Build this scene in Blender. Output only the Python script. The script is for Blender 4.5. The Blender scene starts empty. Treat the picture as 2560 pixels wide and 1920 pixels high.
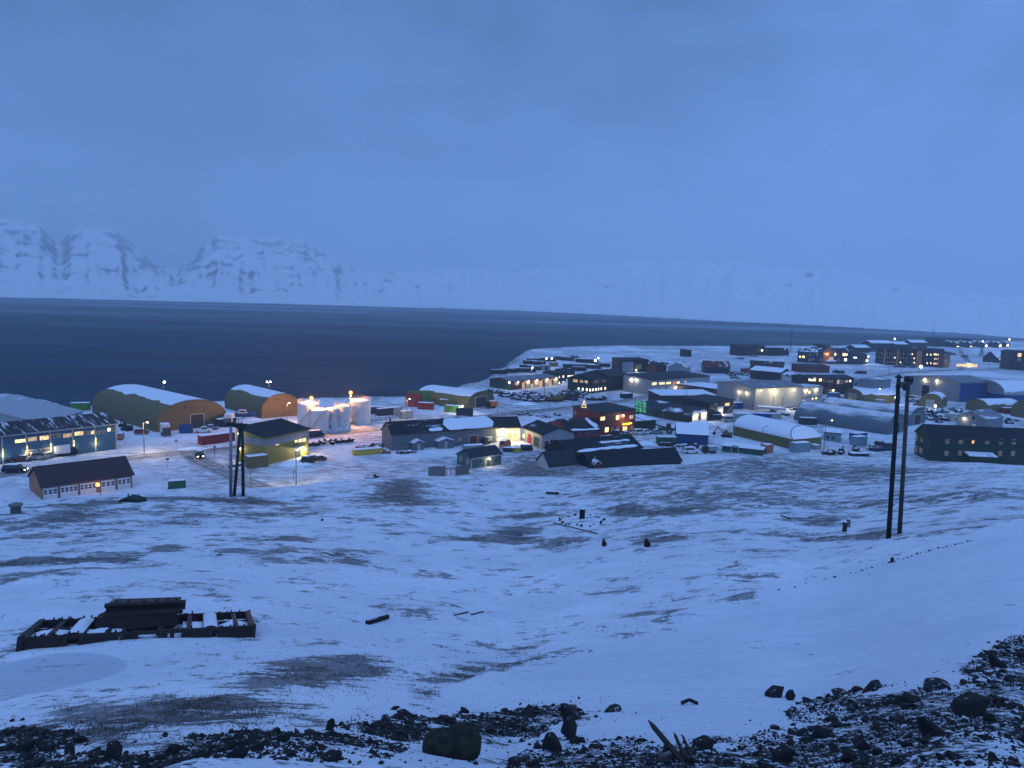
import bpy, math, random
import numpy as np
from mathutils import Vector, Matrix
random.seed(4); rng = np.random.default_rng(7)
SC = bpy.context.scene; COL = SC.collection
# ------------------------------------------------------------------ camera
FP, CX, CY, CAMZ, TZ = 1850.0, 1280.0, 960.0, 48.0, 4.0
PIT = math.atan(216/1850); ROL = math.radians(1.72)
_f = Vector((0, math.cos(PIT), -math.sin(PIT))); _u0 = Vector((0, math.sin(PIT), math.cos(PIT))); _r0 = Vector((1, 0, 0))
CR = _r0*math.cos(ROL)+_u0*math.sin(ROL); CU = -_r0*math.sin(ROL)+_u0*math.cos(ROL); CF = _f
cam = bpy.data.cameras.new('camera'); co = bpy.data.objects.new('camera', cam); COL.objects.link(co)
m = Matrix(((CR.x, CU.x, -CF.x, 0), (CR.y, CU.y, -CF.y, 0), (CR.z, CU.z, -CF.z, CAMZ), (0, 0, 0, 1)))
co.matrix_world = m
cam.sensor_width = 36; cam.lens = 36*FP/2560; cam.clip_start = 0.1; cam.clip_end = 60000
SC.camera = co
SC.render.resolution_x = 1024; SC.render.resolution_y = 768
SC.view_settings.view_transform = 'Standard'; SC.view_settings.look = 'None'
SC.view_settings.exposure = 0.0; SC.view_settings.gamma = 1
cy = SC.cycles
cy.use_denoising = True
try: cy.denoiser = 'OPENIMAGEDENOISE'; cy.denoising_input_passes = 'RGB_ALBEDO_NORMAL'
except Exception: pass
cy.max_bounces = 6; cy.diffuse_bounces = 2; cy.glossy_bounces = 2; cy.transmission_bounces = 2; cy.volume_bounces = 3
cy.sample_clamp_indirect = 2.0; cy.caustics_reflective = False; cy.caustics_refractive = False
# ------------------------------------------------------------------ sky: blue hour under overcast, twilight glow behind the camera
W = bpy.data.worlds.new('World'); SC.world = W; W.use_nodes = True
nt = W.node_tree; nt.nodes.clear()
def wn(t, **k):
    n = nt.nodes.new(t)
    for a, b in k.items(): setattr(n, a, b)
    return n
sky = wn('ShaderNodeTexSky'); sky.sky_type = 'NISHITA'; sky.sun_disc = False
sky.sun_elevation = math.radians(1.5); sky.sun_rotation = math.radians(195); sky.altitude = 50; sky.ozone_density = 6; sky.dust_density = 0.5
tc = wn('ShaderNodeTexCoord'); sx = wn('ShaderNodeSeparateXYZ'); nt.links.new(tc.outputs['Generated'], sx.inputs[0])
def wm(op, a, b=None, c=None, clamp=False):
    n = wn('ShaderNodeMath', operation=op); n.use_clamp = clamp
    for i, v in enumerate((a, b, c)):
        if v is None: continue
        if isinstance(v, (int, float)): n.inputs[i].default_value = v
        else: nt.links.new(v, n.inputs[i])
    return n.outputs[0]
rmp = wn('ShaderNodeValToRGB'); cr = rmp.color_ramp          # cloud deck colour by elevation
SKYC = [(0.0, (.118, .240, .565)), (.05, (.115, .236, .556)), (.20, (.104, .217, .518)), (.42, (.088, .192, .46)), (.60, (.19, .355, .77)), (1.0, (.235, .425, .91))]
for i, (p, c) in enumerate(SKYC):
    e = cr.elements[i] if i < 2 else cr.elements.new(p)
    e.position = p; e.color = (*c, 1)
nt.links.new(sx.outputs['Z'], rmp.inputs[0])
nz = wn('ShaderNodeTexNoise'); nz.inputs['Scale'].default_value = 3.0; nz.inputs['Detail'].default_value = 7; nz.inputs['Roughness'].default_value = .6; nz.inputs['Distortion'].default_value = .4
mp = wn('ShaderNodeMapping'); mp.inputs['Scale'].default_value = (1, 1, 2.2); mp.inputs['Location'].default_value = (.7, .2, .1)
nt.links.new(tc.outputs['Generated'], mp.inputs[0]); nt.links.new(mp.outputs[0], nz.inputs[0])
cl = wm('MULTIPLY_ADD', nz.outputs[0], 1.9, .05)                       # soft cloud mottling
side = wm('MULTIPLY_ADD', sx.outputs['X'], .30, .985)                   # lighter to the right
back = wm('MULTIPLY', wm('MULTIPLY', sx.outputs['Y'], -1, clamp=True), 1.1)   # twilight behind the camera
k = wm('ADD', wm('MULTIPLY', cl, side), back)
mul = wn('ShaderNodeVectorMath', operation='SCALE'); nt.links.new(rmp.outputs[0], mul.inputs[0]); nt.links.new(k, mul.inputs['Scale'])
b1 = wn('ShaderNodeBackground'); nt.links.new(mul.outputs[0], b1.inputs[0]); b1.inputs[1].default_value = 1.0
b2 = wn('ShaderNodeBackground'); nt.links.new(sky.outputs[0], b2.inputs[0]); b2.inputs[1].default_value = 0.004
ad = wn('ShaderNodeAddShader'); nt.links.new(b1.outputs[0], ad.inputs[0]); nt.links.new(b2.outputs[0], ad.inputs[1])
ow = wn('ShaderNodeOutputWorld'); nt.links.new(ad.outputs[0], ow.inputs[0])
W.cycles.sampling_method = 'MANUAL'; W.cycles.sample_map_resolution = 256
# faint broad fill lamp, added to lift the snow (twilight from behind)
sl = bpy.data.lights.new('twilight_fill', 'SUN'); sl.energy = 0.5; sl.angle = math.radians(50); sl.color = (.32, .50, 1.0)
so = bpy.data.objects.new('twilight_fill', sl); COL.objects.link(so); so.rotation_euler = (math.radians(38), 0, math.radians(-14))
# ------------------------------------------------------------------ pixel <-> world (photograph pixels 2560x1920)
def ray(px, py):
    d = CR*((px-CX)/FP)+CU*((CY-py)/FP)+CF
    return d
def proj(x, y, z):
    v = Vector((x, y, z-CAMZ)); w = v.dot(CF)
    return CX+FP*v.dot(CR)/w, CY-FP*v.dot(CU)/w
def on_plane(px, py, z=TZ):
    d = ray(px, py); t = (z-CAMZ)/d.z
    return (d.x*t, d.y*t)
REG = {1: (0, 920, .24412), 2: (500, 920, .24412), 3: (900, 920, .22904), 4: (1180, 840, .19293), 5: (1540, 840, .19293),
       6: (1900, 800, .21700), 7: (2200, 800, .22901), 8: (1950, 820, .13562), 9: (2150, 780, .18535), 0: (0, 1460, .32550)}
def Z(r):
    ox, oy, s = REG[r]
    return lambda x, y: (ox+x*s, oy+y*s)
a1, b1_, c3, d4, e5, g6, h7, k8, m9, w0 = (Z(i) for i in (1, 2, 3, 4, 5, 6, 7, 8, 9, 0))
b2_ = b1_
# ------------------------------------------------------------------ numpy noise
def _hash(ix, iy, s):
    h = (ix.astype(np.int64)*374761393+iy.astype(np.int64)*668265263+s*1442695041) & 0x7fffffff
    h = ((h ^ (h >> 13))*1274126177) & 0x7fffffff
    return ((h ^ (h >> 16)) & 0xffff)/65535.0
def vnoise(x, y, s=0):
    x = np.asarray(x, float); y = np.asarray(y, float)
    ix = np.floor(x); iy = np.floor(y); fx = x-ix; fy = y-iy
    fx = fx*fx*fx*(fx*(fx*6-15)+10); fy = fy*fy*fy*(fy*(fy*6-15)+10)
    a = _hash(ix, iy, s); b = _hash(ix+1, iy, s); c = _hash(ix, iy+1, s); d = _hash(ix+1, iy+1, s)
    return a+(b-a)*fx+(c-a)*fy+(a-b-c+d)*fx*fy
def fbm(x, y, o=4, s=0, g=.5):
    t = 0; a = 1; n = 0
    for i in range(o):
        t = t+a*vnoise(x*2**i+17.3*i, y*2**i-9.1*i, s+i); n += a; a *= g
    return t/n
def sstep(a, b, x):
    t = np.clip((x-a)/(b-a), 0, 1); return t*t*(3-2*t)
# ------------------------------------------------------------------ terrain height
HILL = [  # photograph column: (row, distance) pairs down the hillside, last pair is the crest
 (0, [(1920, 9.5), (1840, 12.5), (1740, 18), (1640, 23), (1560, 28), (1450, 38), (1350, 57), (1290, 75), (1266, 86)]),
 (1280, [(1920, 8), (1800, 12.5), (1700, 18), (1600, 25), (1500, 33), (1400, 46), (1300, 72), (1230, 100), (1196, 122)]),
 (2000, [(1920, 7), (1800, 11), (1700, 16), (1600, 22), (1500, 29), (1400, 38), (1340, 47), (1280, 62), (1220, 88), (1180, 112), (1143, 150)]),
 (2560, [(1920, 6), (1800, 9), (1700, 12.5), (1620, 16.5), (1500, 23), (1400, 30), (1330, 39), (1260, 56), (1210, 80), (1180, 112), (1168, 150)])]
def pchip(xs, ys):
    xs = np.array(xs, float); ys = np.array(ys, float); h = np.diff(xs); dl = np.diff(ys)/h
    m_ = np.zeros_like(ys); m_[0] = dl[0]; m_[-1] = dl[-1]
    for i in range(1, len(xs)-1):
        if dl[i-1]*dl[i] > 0:
            w1 = 2*h[i]+h[i-1]; w2 = h[i]+2*h[i-1]; m_[i] = (w1+w2)/(w1/dl[i-1]+w2/dl[i])
    def f(x):
        i = np.clip(np.searchsorted(xs, x)-1, 0, len(xs)-2); t = np.clip((x-xs[i])/h[i], 0, 1)
        return ys[i]*(1+2*t)*(1-t)**2+h[i]*m_[i]*t*(1-t)**2+ys[i+1]*t*t*(3-2*t)+h[i]*m_[i+1]*t*t*(t-1)
    return f
PROF = []
for px, tab in HILL:
    rs, zs, th = [0, 1.2], [CAMZ-1.75, CAMZ-1.95], []
    for py, dd in tab:
        d = ray(px, py); hh = math.hypot(d.x, d.y); rs.append(dd); zs.append(CAMZ+d.z/hh*dd); th.append(math.atan2(d.x, d.y))
    rc, zc = rs[-1], zs[-1]
    rs += [rc+(zc-TZ)*.35/.29, rc+(zc-TZ)*.93/.30+4, rc+(zc-TZ)/.30+18, 9000]; zs += [zc-(zc-TZ)*.35, TZ+(zc-TZ)*.06, TZ, TZ-.001]
    PROF.append((sum(th)/len(th), pchip(rs, zs)))
COAST_PX = [(-900, 1120), (-300, 1030), (30, 992), (190, 1030), (240, 1024), (330, 1016), (545, 1013), (700, 1009), (800, 1006), (905, 1002), (1010, 1000), (1080, 990),
 (1150, 969), (1188, 963), (1211, 949), (1244, 931), (1276, 911), (1300, 891), (1296, 885), (1316, 878), (1373, 874.5), (1469, 870.5), (1546, 868.5), (1640, 869),
 (1733, 870), (1900, 869), (1974, 869), (2080, 868), (2200, 866), (2330, 862), (2440, 857), (2520, 855), (2700, 853), (3200, 862)]
COAST = np.array([on_plane(x, y, 1.5) for x, y in COAST_PX])
LAND = np.vstack([COAST, [[3500, 600], [3500, -3500], [-3500, -3500], [-3500, -200], [COAST[0, 0]-400, COAST[0, 1]-160]]])
def poly_sd(x, y, P):
    x = np.asarray(x, float); y = np.asarray(y, float); ins = np.zeros(x.shape, bool); md = np.full(x.shape, 1e18)
    for i in range(len(P)):
        ax, ay = P[i]; bx, by = P[(i+1) % len(P)]
        if ay != by:
            c = ((ay > y) != (by > y)) & (x < (bx-ax)*(y-ay)/(by-ay)+ax); ins ^= c
        dx, dy = bx-ax, by-ay; t = np.clip(((x-ax)*dx+(y-ay)*dy)/(dx*dx+dy*dy+1e-9), 0, 1)
        md = np.minimum(md, (x-ax-t*dx)**2+(y-ay-t*dy)**2)
    return np.where(ins, 1, -1)*np.sqrt(md)
def line_d(x, y, P):
    md = np.full(np.shape(x), 1e18)
    for i in range(len(P)-1):
        ax, ay = P[i]; bx, by = P[i+1]; dx, dy = bx-ax, by-ay
        t = np.clip(((x-ax)*dx+(y-ay)*dy)/(dx*dx+dy*dy), 0, 1); md = np.minimum(md, (x-ax-t*dx)**2+(y-ay-t*dy)**2)
    return np.sqrt(md)
ROADS_PX = [([(-160, 1218), (0, 1188), (150, 1167), (317, 1147), (415, 1136), (540, 1126), (600, 1118), (690, 1104), (773, 1092), (866, 1082), (942, 1074), (1090, 1056), (1225, 1040), (1289, 1033), (1400, 1022), (1431, 1018), (1546, 1004), (1600, 995), (1690, 972), (1800, 956), (1960, 947), (2130, 950), (2200, 941), (2270, 931), (2400, 925), (2600, 922)], 6.5),
 ([(470, 1132), (500, 1152), (573, 1187), (671, 1231), (760, 1262)], 5.5),
 ([(2400, 924), (2420, 905), (2405, 888), (2400, 872)], 5.0)]
ROADS = [([on_plane(*p) for p in pts], w) for pts, w in ROADS_PX]
def _smooth(P, n=6):
    P = [Vector(p) for p in P]; out = []
    for i in range(len(P)-1):
        p0 = P[max(i-1, 0)]; p1 = P[i]; p2 = P[i+1]; p3 = P[min(i+2, len(P)-1)]
        for k_ in range(n):
            t = k_/n; out.append(.5*((2*p1)+(p2-p0)*t+(2*p0-5*p1+4*p2-p3)*t*t+(3*p1-p0-3*p2+p3)*t**3))
    out.append(P[-1]); return [(p.x, p.y) for p in out]
ROADS = [(_smooth(p), w) for p, w in ROADS]
BENCH = None
def hill_z(x, y):
    r = np.hypot(x, y); th = np.arctan2(x, y)
    T = [p[0] for p in PROF]; vals = [p[1](r) for p in PROF]
    z = np.array(vals[0], float, copy=True)
    for i in range(len(T)-1):
        t = np.clip((th-T[i])/(T[i+1]-T[i]), 0, 1); t = t*t*(3-2*t)*.5+t*.5
        z = np.where(th > T[i], vals[i]*(1-t)+vals[i+1]*t, z)
    return z
def height(x, y):
    x = np.asarray(x, float); y = np.asarray(y, float); r = np.hypot(x, y)
    z = hill_z(x, y)
    up = np.clip((z-TZ)/6, 0, 1)
    z = z+up*(fbm(x/22, y/16, 3, 3)-.5)*1.5*sstep(32, 75, r)+up*(fbm(x/4.5, y/3.2, 3, 5)-.5)*.34*sstep(8, 30, r)+up*(fbm(x/1.2, y/1.0, 2, 9)-.5)*.10*sstep(6, 14, r)*sstep(70, 40, r)
    if BENCH is not None:
        d = poly_sd(x, y, BENCH_POLY); z = z+.42*sstep(-.7, .35, d)*np.exp(-np.clip(d, 0, 99)/3.5)*(r < 110)
    far = 1-up
    rd = np.minimum.reduce([line_d(x, y, p)-w/2 for p, w in ROADS])
    nb = sstep(1.5, 7, rd)
    z = z+far*nb*((fbm(x/14, y/14, 3, 11)-.5)*.5+.10)
    z = z+far*.35*np.exp(-((rd-2.2)/1.3)**2)*vnoise(x/9, y/9, 4)
    sd = poly_sd(x, y, LAND)
    sd = sd+(fbm(x/25, y/25, 3, 21)-.5)*10
    z = np.where(r > 150, -3+(z+3)*sstep(-7, 7, sd), z)
    return z
def hz(x, y): return float(height(np.array([x]), np.array([y]))[0])
def on_hill(px, py):
    d = ray(px, py); L = math.hypot(d.x, d.y)
    t = np.concatenate([np.linspace(4, 60, 900), np.linspace(60, 260, 1200)])/L
    x = d.x*t; y = d.y*t; z = CAMZ+d.z*t; hh = height(x, y); i = np.argmax(z < hh)
    return (float(x[i]), float(y[i])) if z[i] < hh[i] else on_plane(px, py)
BENCH_POLY = np.array([on_hill(*p) for p in [(880, 1860), (960, 1795), (1250, 1688), (1500, 1620), (1700, 1548), (1900, 1490), (2110, 1437), (2400, 1361), (2720, 1290)]]+[(90., 30.), (80., -40.), (-4., -40.)])
BENCH = [on_hill(*p) for p in [(960, 1800), (1250, 1690), (1500, 1622), (1700, 1550), (1900, 1492), (2110, 1438), (2230, 1404), (2400, 1362), (2560, 1322)]]
# ------------------------------------------------------------------ materials
MATS = {}
class NT:
    def __init__(s, name):
        s.m = bpy.data.materials.new(name); s.m.use_nodes = True; s.t = s.m.node_tree; s.t.nodes.clear()
        s.out = s.n('ShaderNodeOutputMaterial')
    def n(s, t, **k):
        n = s.t.nodes.new(t)
        for a, b in k.items(): setattr(n, a, b)
        return n
    def l(s, a, b): s.t.links.new(a, b)
    def set(s, sock, v):
        if isinstance(v, bpy.types.NodeSocket): s.l(v, sock)
        else: sock.default_value = v
    def math(s, op, a, b=None, c=None, clamp=False):
        n = s.n('ShaderNodeMath', operation=op); n.use_clamp = clamp
        for i, v in enumerate((a, b, c)):
            if v is not None: s.set(n.inputs[i], v)
        return n.outputs[0]
    def ss(s, v, a, b):
        n = s.n('ShaderNodeMapRange', interpolation_type='SMOOTHSTEP'); s.set(n.inputs[0], v); s.set(n.inputs[1], a); s.set(n.inputs[2], b); return n.outputs[0]
    def mix(s, f, a, b):
        n = s.n('ShaderNodeMix', data_type='RGBA'); s.set(n.inputs[0], f)
        for i, v in ((6, a), (7, b)): s.set(n.inputs[i], v if isinstance(v, bpy.types.NodeSocket) else (*v[:3], 1))
        return n.outputs[2]
    def coord(s, kind='Object', scale=(1, 1, 1), rot=0, loc=(0, 0, 0)):
        c = s.n('ShaderNodeTexCoord'); mp = s.n('ShaderNodeMapping'); mp.inputs['Scale'].default_value = scale; mp.inputs['Rotation'].default_value = (0, 0, rot); mp.inputs['Location'].default_value = loc
        s.l(c.outputs[kind], mp.inputs[0]); return mp.outputs[0]
    def noise(s, vec, scale, detail=4, rough=.55, dist=0):
        n = s.n('ShaderNodeTexNoise'); s.l(vec, n.inputs[0]); n.inputs['Scale'].default_value = scale; n.inputs['Detail'].default_value = detail; n.inputs['Roughness'].default_value = rough; n.inputs['Distortion'].default_value = dist
        return n.outputs[0]
    def bump(s, h, st=.3, d=.05):
        b = s.n('ShaderNodeBump'); b.inputs['Strength'].default_value = st; b.inputs['Distance'].default_value = d; s.l(h, b.inputs['Height']); return b.outputs[0]
    def pbr(s, col, rough=.7, spec=.3, metal=0, normal=None):
        p = s.n('ShaderNodeBsdfPrincipled'); s.set(p.inputs['Base Color'], col if isinstance(col, bpy.types.NodeSocket) else (*col[:3], 1))
        s.set(p.inputs['Roughness'], rough); s.set(p.inputs['Specular IOR Level'], spec); s.set(p.inputs['Metallic'], metal)
        if normal is not None: s.l(normal, p.inputs['Normal'])
        s.l(p.outputs[0], s.out.inputs[0]); return p
SNOWC = (.80, .82, .86)
COLS = dict(blue_clad=(.03, .095, .17), grey_clad=(.17, .19, .22), ochre=(.130, .104, .040), olive=(.15, .13, .035), rust_ochre=(.19, .112, .045), brick=(.40, .155, .075), tile=(.05, .028, .032),
 red=(.15, .022, .02), darkred=(.12, .025, .022), green=(.02, .055, .035), dark_green=(.009, .030, .015), black=(.008, .009, .011), dark=(.012, .015, .020), charcoal=(.026, .030, .035),
 white=(.62, .62, .60), pale=(.24, .255, .26), palegrey=(.31, .32, .315), steel=(.17, .19, .21), metal_blue=(.10, .135, .155), yellow_green=(.20, .175, .03), wall_blue=(.115, .14, .15), teal=(.045, .115, .125),
 navy=(.012, .022, .05), royal=(.015, .05, .17), greyroof=(.36, .375, .40), lime=(.075, .20, .025), c_green=(.06, .18, .035), c_red=(.21, .025, .025), c_dkgreen=(.022, .085, .05), orange=(.5, .14, .03), yellow=(.48, .34, .05),
 brown=(.13, .055, .028), wood=(.17, .115, .07), greywood=(.15, .14, .125), rust=(.03, .022, .02), tyre=(.012, .012, .013), glass=(.02, .028, .035), pole=(.055, .045, .038), pole_light=(.22, .22, .21), lightblue=(.17, .25, .28), concrete=(.30, .30, .29), stone=(.10, .10, .095), cream=(.5, .45, .33), asph=(.06, .06, .065), skyblue=(.06, .14, .20))
def paint(key, rough=.6, spec=.25, metal=0, stripe=0, axis='X'):
    nm = key+(f'_s{stripe}{axis}' if stripe else '')
    if nm in MATS: return MATS[nm]
    t = NT('paint_'+nm); v = t.coord('Object'); n = t.noise(v, .7, 5); n2 = t.noise(v, 6, 3)
    c = COLS[key]; f = t.math('MULTIPLY_ADD', n, .5, .75); f = t.math('MULTIPLY', f, t.math('MULTIPLY_ADD', n2, .3, .85))
    nrm = None
    if stripe:
        w = t.n('ShaderNodeTexWave', bands_direction=axis); t.l(v, w.inputs[0]); w.inputs['Scale'].default_value = stripe; w.inputs['Distortion'].default_value = .3; w.inputs['Detail'].default_value = 1
        f = t.math('MULTIPLY', f, t.math('MULTIPLY_ADD', w.outputs[1], .22, .86)); nrm = t.bump(w.outputs[1], .4, .04)
    sc = t.n('ShaderNodeVectorMath', operation='SCALE'); sc.inputs[0].default_value = c; t.l(f, sc.inputs['Scale'])
    t.pbr(sc.outputs[0], rough, spec, metal, nrm); MATS[nm] = t.m; return t.m
def roofm(key, cov=.3, streak=(.35, .12, .3), edge=.12, sc=1.0):
    nm = f'roof_{key}_{cov}_{streak}'
    if nm in MATS: return MATS[nm]
    t = NT(nm[:50]); v = t.coord('Object', streak); n = t.noise(v, 1.0*sc, 6, .6); n3 = t.noise(t.coord('Object'), 2.5, 3)
    h = t.math('ADD', t.math('MULTIPLY', n, .85), t.math('MULTIPLY', n3, .15)); th = .5+(.5-cov)*.62
    f = t.ss(h, th-edge*.5, th+edge*.5)
    w = t.n('ShaderNodeTexWave', bands_direction='X'); t.l(t.coord('Object'), w.inputs[0]); w.inputs['Scale'].default_value = .7; w.inputs['Distortion'].default_value = .2
    c = COLS[key]; base = t.mix(w.outputs[1], [x*.8 for x in c], [x*1.25 for x in c])
    t.pbr(t.mix(f, base, SNOWC), t.mix(f, (.7,)*3, (.85,)*3), .12, 0, t.bump(t.math('ADD', f, t.math('MULTIPLY', n3, .3)), .4, .06)); MATS[nm] = t.m; return t.m
def snowm():
    if 'snow' in MATS: return MATS['snow']
    t = NT('snow'); v = t.coord('Object'); n = t.noise(v, .9, 5); n2 = t.noise(v, 9, 3)
    t.pbr(t.mix(n, (.70, .73, .78), (.84, .86, .89)), .75, .2, 0, t.bump(t.math('MULTIPLY_ADD', n2, .3, n), .35, .08)); MATS['snow'] = t.m; return t.m
def emit(key, col, st, var=.5, cell=1.2):
    ck = '*'+key
    if ck in MATS: return MATS[ck]
    t = NT('glow_'+key); n = t.noise(t.coord('Object'), cell, 3, .6); e = t.n('ShaderNodeEmission'); e.inputs[0].default_value = (*col, 1)
    t.l(t.math('MULTIPLY', t.ss(n, .30-.2*(1-var), .70), st) if var else t.math('MULTIPLY_ADD', n, .01, st), e.inputs[1])
    if var:
        b = t.n('ShaderNodeEmission'); b.inputs[0].default_value = (col[0]*.8, col[1]*.7, col[2]*.6, 1); b.inputs[1].default_value = st*(1-var)*.55
        a = t.n('ShaderNodeAddShader'); t.l(e.outputs[0], a.inputs[0]); t.l(b.outputs[0], a.inputs[1]); t.l(a.outputs[0], t.out.inputs[0])
    else: t.l(e.outputs[0], t.out.inputs[0])
    t.m.cycles.emission_sampling = 'NONE'; MATS[ck] = t.m; return t.m
def G(key):
    E = dict(warm=((1, .70, .34), 1.7, .6), warmdim=((1, .72, .46), .75, .6), yellow=((1, .78, .36), 2.3, .45), white=((1, .90, .70), 3.2, .5), dim=((.75, .76, .78), .13, .6), cool=((.85, .95, 1), 2.4, .5), orange=((1, .45, .14), 1.7, .6),
      green=((.15, .9, .58), .55, .8), sign=((1, .82, .04), 4.0, 0), bulb=((1, .86, .58), 14, 0), bulbw=((1, .96, .9), 14, 0), bulbo=((1, .37, .09), 4.2, 0), tail=((1, .03, .02), 4, 0), head=((1, .93, .8), 9, 0), redglow=((1, .18, .12), 1.2, .4), halodim=((1, .8, .5), 4, 0))
    c, s_, v = E[key]; return emit(key, c, s_, v)
def mat(k):
    if k is None: return None
    if not isinstance(k, str): return k
    if k == 'snow': return snowm()
    if k.startswith('*'): return G(k[1:])
    if k == 'glass': return paint('glass', .15, .6)
    if k.startswith('|'): return paint(k[1:], .55, .3, 0, 1.1)
    if k.startswith('-'): return paint(k[1:], .6, .3, 0, 2.0, 'Z')
    return paint(k)
# ------------------------------------------------------------------ mesh builder
class MB:
    def __init__(s): s.v = []; s.f = []
    def add(s, vs, fs):
        o = len(s.v); s.v += [tuple(v) for v in vs]; s.f += [tuple(i+o for i in f) for f in fs]; return s
    def box(s, x0, y0, z0, x1, y1, z1):
        return s.add([(x0, y0, z0), (x1, y0, z0), (x1, y1, z0), (x0, y1, z0), (x0, y0, z1), (x1, y0, z1), (x1, y1, z1), (x0, y1, z1)],
                     [(3, 2, 1, 0), (4, 5, 6, 7), (0, 1, 5, 4), (1, 2, 6, 5), (2, 3, 7, 6), (3, 0, 4, 7)])
    def cbox(s, cx, cy_, cz, lx, ly, lz, rz=0, ry=0, rx=0):
        R = Matrix.Rotation(rz, 3, 'Z') @ Matrix.Rotation(ry, 3, 'Y') @ Matrix.Rotation(rx, 3, 'X')
        q = MB().box(-lx/2, -ly/2, -lz/2, lx/2, ly/2, lz/2); return s.add([R @ Vector(v)+Vector((cx, cy_, cz)) for v in q.v], q.f)
    def prism(s, poly, a, b, axis='y'):     # closed profile (u,z) extruded along the axis from a to b
        n = len(poly); P = (lambda u, t, z: (u, t, z)) if axis == 'y' else (lambda u, t, z: (t, u, z))
        vs = [P(u, a, z) for u, z in poly]+[P(u, b, z) for u, z in poly]
        fs = [tuple(range(n)), tuple(range(2*n-1, n-1, -1))]+[(i, (i+1) % n, n+(i+1) % n, n+i)[::-1] for i in range(n)]
        return s.add(vs, fs)
    def tube(s, p0, p1, r0, r1=None, n=8, caps=True):
        r1 = r0 if r1 is None else r1; p0 = Vector(p0); p1 = Vector(p1); d = (p1-p0).normalized()
        u = d.orthogonal().normalized(); w = d.cross(u); vs = []
        for p, r in ((p0, r0), (p1, r1)): vs += [p+(u*math.cos(2*math.pi*i/n)+w*math.sin(2*math.pi*i/n))*r for i in range(n)]
        fs = [(i, (i+1) % n, n+(i+1) % n, n+i) for i in range(n)]
        if caps: fs += [tuple(range(n-1, -1, -1)), tuple(range(n, 2*n))]
        return s.add(vs, fs)
    def lathe(s, prof, n=20, c=(0, 0, 0)):
        vs = []; fs = []
        for r, z in prof: vs += [(c[0]+r*math.cos(2*math.pi*i/n), c[1]+r*math.sin(2*math.pi*i/n), c[2]+z) for i in range(n)]
        for j in range(len(prof)-1): fs += [(j*n+i, j*n+(i+1) % n, (j+1)*n+(i+1) % n, (j+1)*n+i) for i in range(n)]
        fs += [tuple(range(n-1, -1, -1)), tuple(range((len(prof)-1)*n, len(prof)*n))]
        return s.add(vs, fs)
    def ball(s, c, r, n=8, sq=(1, 1, 1)):
        prof = [(max(.001, math.sin(math.pi*i/6))*r, -math.cos(math.pi*i/6)*r) for i in range(7)]
        q = MB().lathe(prof, n); return s.add([(c[0]+x*sq[0], c[1]+y*sq[1], c[2]+z*sq[2]) for x, y, z in q.v], q.f)
    def mesh(s, name, smooth=False):
        me = bpy.data.meshes.new(name); me.from_pydata(s.v, [], s.f)
        if smooth: me.shade_smooth() if hasattr(me, 'shade_smooth') else None
        return me
    def build(s, name, mt, parent=None, smooth=False, fix=True):
        me = s.mesh(name); 
        if fix:
            import bmesh
            b = bmesh.new(); b.from_mesh(me); bmesh.ops.recalc_face_normals(b, faces=b.faces); b.to_mesh(me); b.free()
        if smooth: me.polygons.foreach_set('use_smooth', [True]*len(me.polygons))
        me.materials.append(mat(mt)); return link(name, me, parent)
def link(name, me, parent=None, loc=None, rz=0):
    o = bpy.data.objects.new(name, me); COL.objects.link(o); o.parent = parent
    if loc is not None: o.location = loc
    if rz: o.rotation_euler = (0, 0, rz)
    return o
def tag(o, label=None, cat=None, group=None, kind=None):
    for k_, v in (('label', label), ('category', cat), ('group', group), ('kind', kind)):
        if v: o[k_] = v
    return o
def thing(name, label, cat, loc, rz=0, group=None):
    o = link(name, None, None, loc, rz); o.empty_display_size = .3; return tag(o, label, cat, group)
def lamp(parent, loc, col, power, radius=.15, name='lamp_light', spot=None):
    l = bpy.data.lights.new(name, 'SPOT' if spot else 'POINT'); l.energy = power*.68; l.color = col; l.shadow_soft_size = radius
    if spot: l.spot_size = math.radians(spot); l.spot_blend = .6
    o = bpy.data.objects.new(name, l); COL.objects.link(o); o.parent = parent; o.location = loc; return o
LC = dict(warm=(1, .72, .40), white=(1, .90, .72), cool=(1, .96, .92), orange=(1, .42, .12), yellow=(1, .80, .42), green=(.3, 1, .7))
def npmesh(name, v, f, mt, smooth=True, attrs=None):
    me = bpy.data.meshes.new(name); v = np.asarray(v, np.float32); f = np.asarray(f, np.int32); k_ = f.shape[1]
    me.vertices.add(len(v)); me.vertices.foreach_set('co', v.ravel()); me.loops.add(f.size); me.loops.foreach_set('vertex_index', f.ravel())
    me.polygons.add(len(f)); me.polygons.foreach_set('loop_start', np.arange(0, f.size, k_, dtype=np.int32)); me.polygons.foreach_set('loop_total', np.full(len(f), k_, np.int32))
    me.update(calc_edges=True); me.validate()
    me.polygons.foreach_set('use_smooth', np.full(len(me.polygons), smooth))
    for a, d in (attrs or {}).items():
        at = me.attributes.new(a, 'FLOAT', 'POINT'); at.data.foreach_set('value', np.asarray(d, np.float32))
    me.materials.append(mat(mt)); return me
def gridf(nr, nc):
    i = np.arange(nr-1)[:, None]; j = np.arange(nc-1)[None, :]; a = (i*nc+j)
    return np.stack([a, a+1, a+nc+1, a+nc], -1).reshape(-1, 4)
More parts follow.
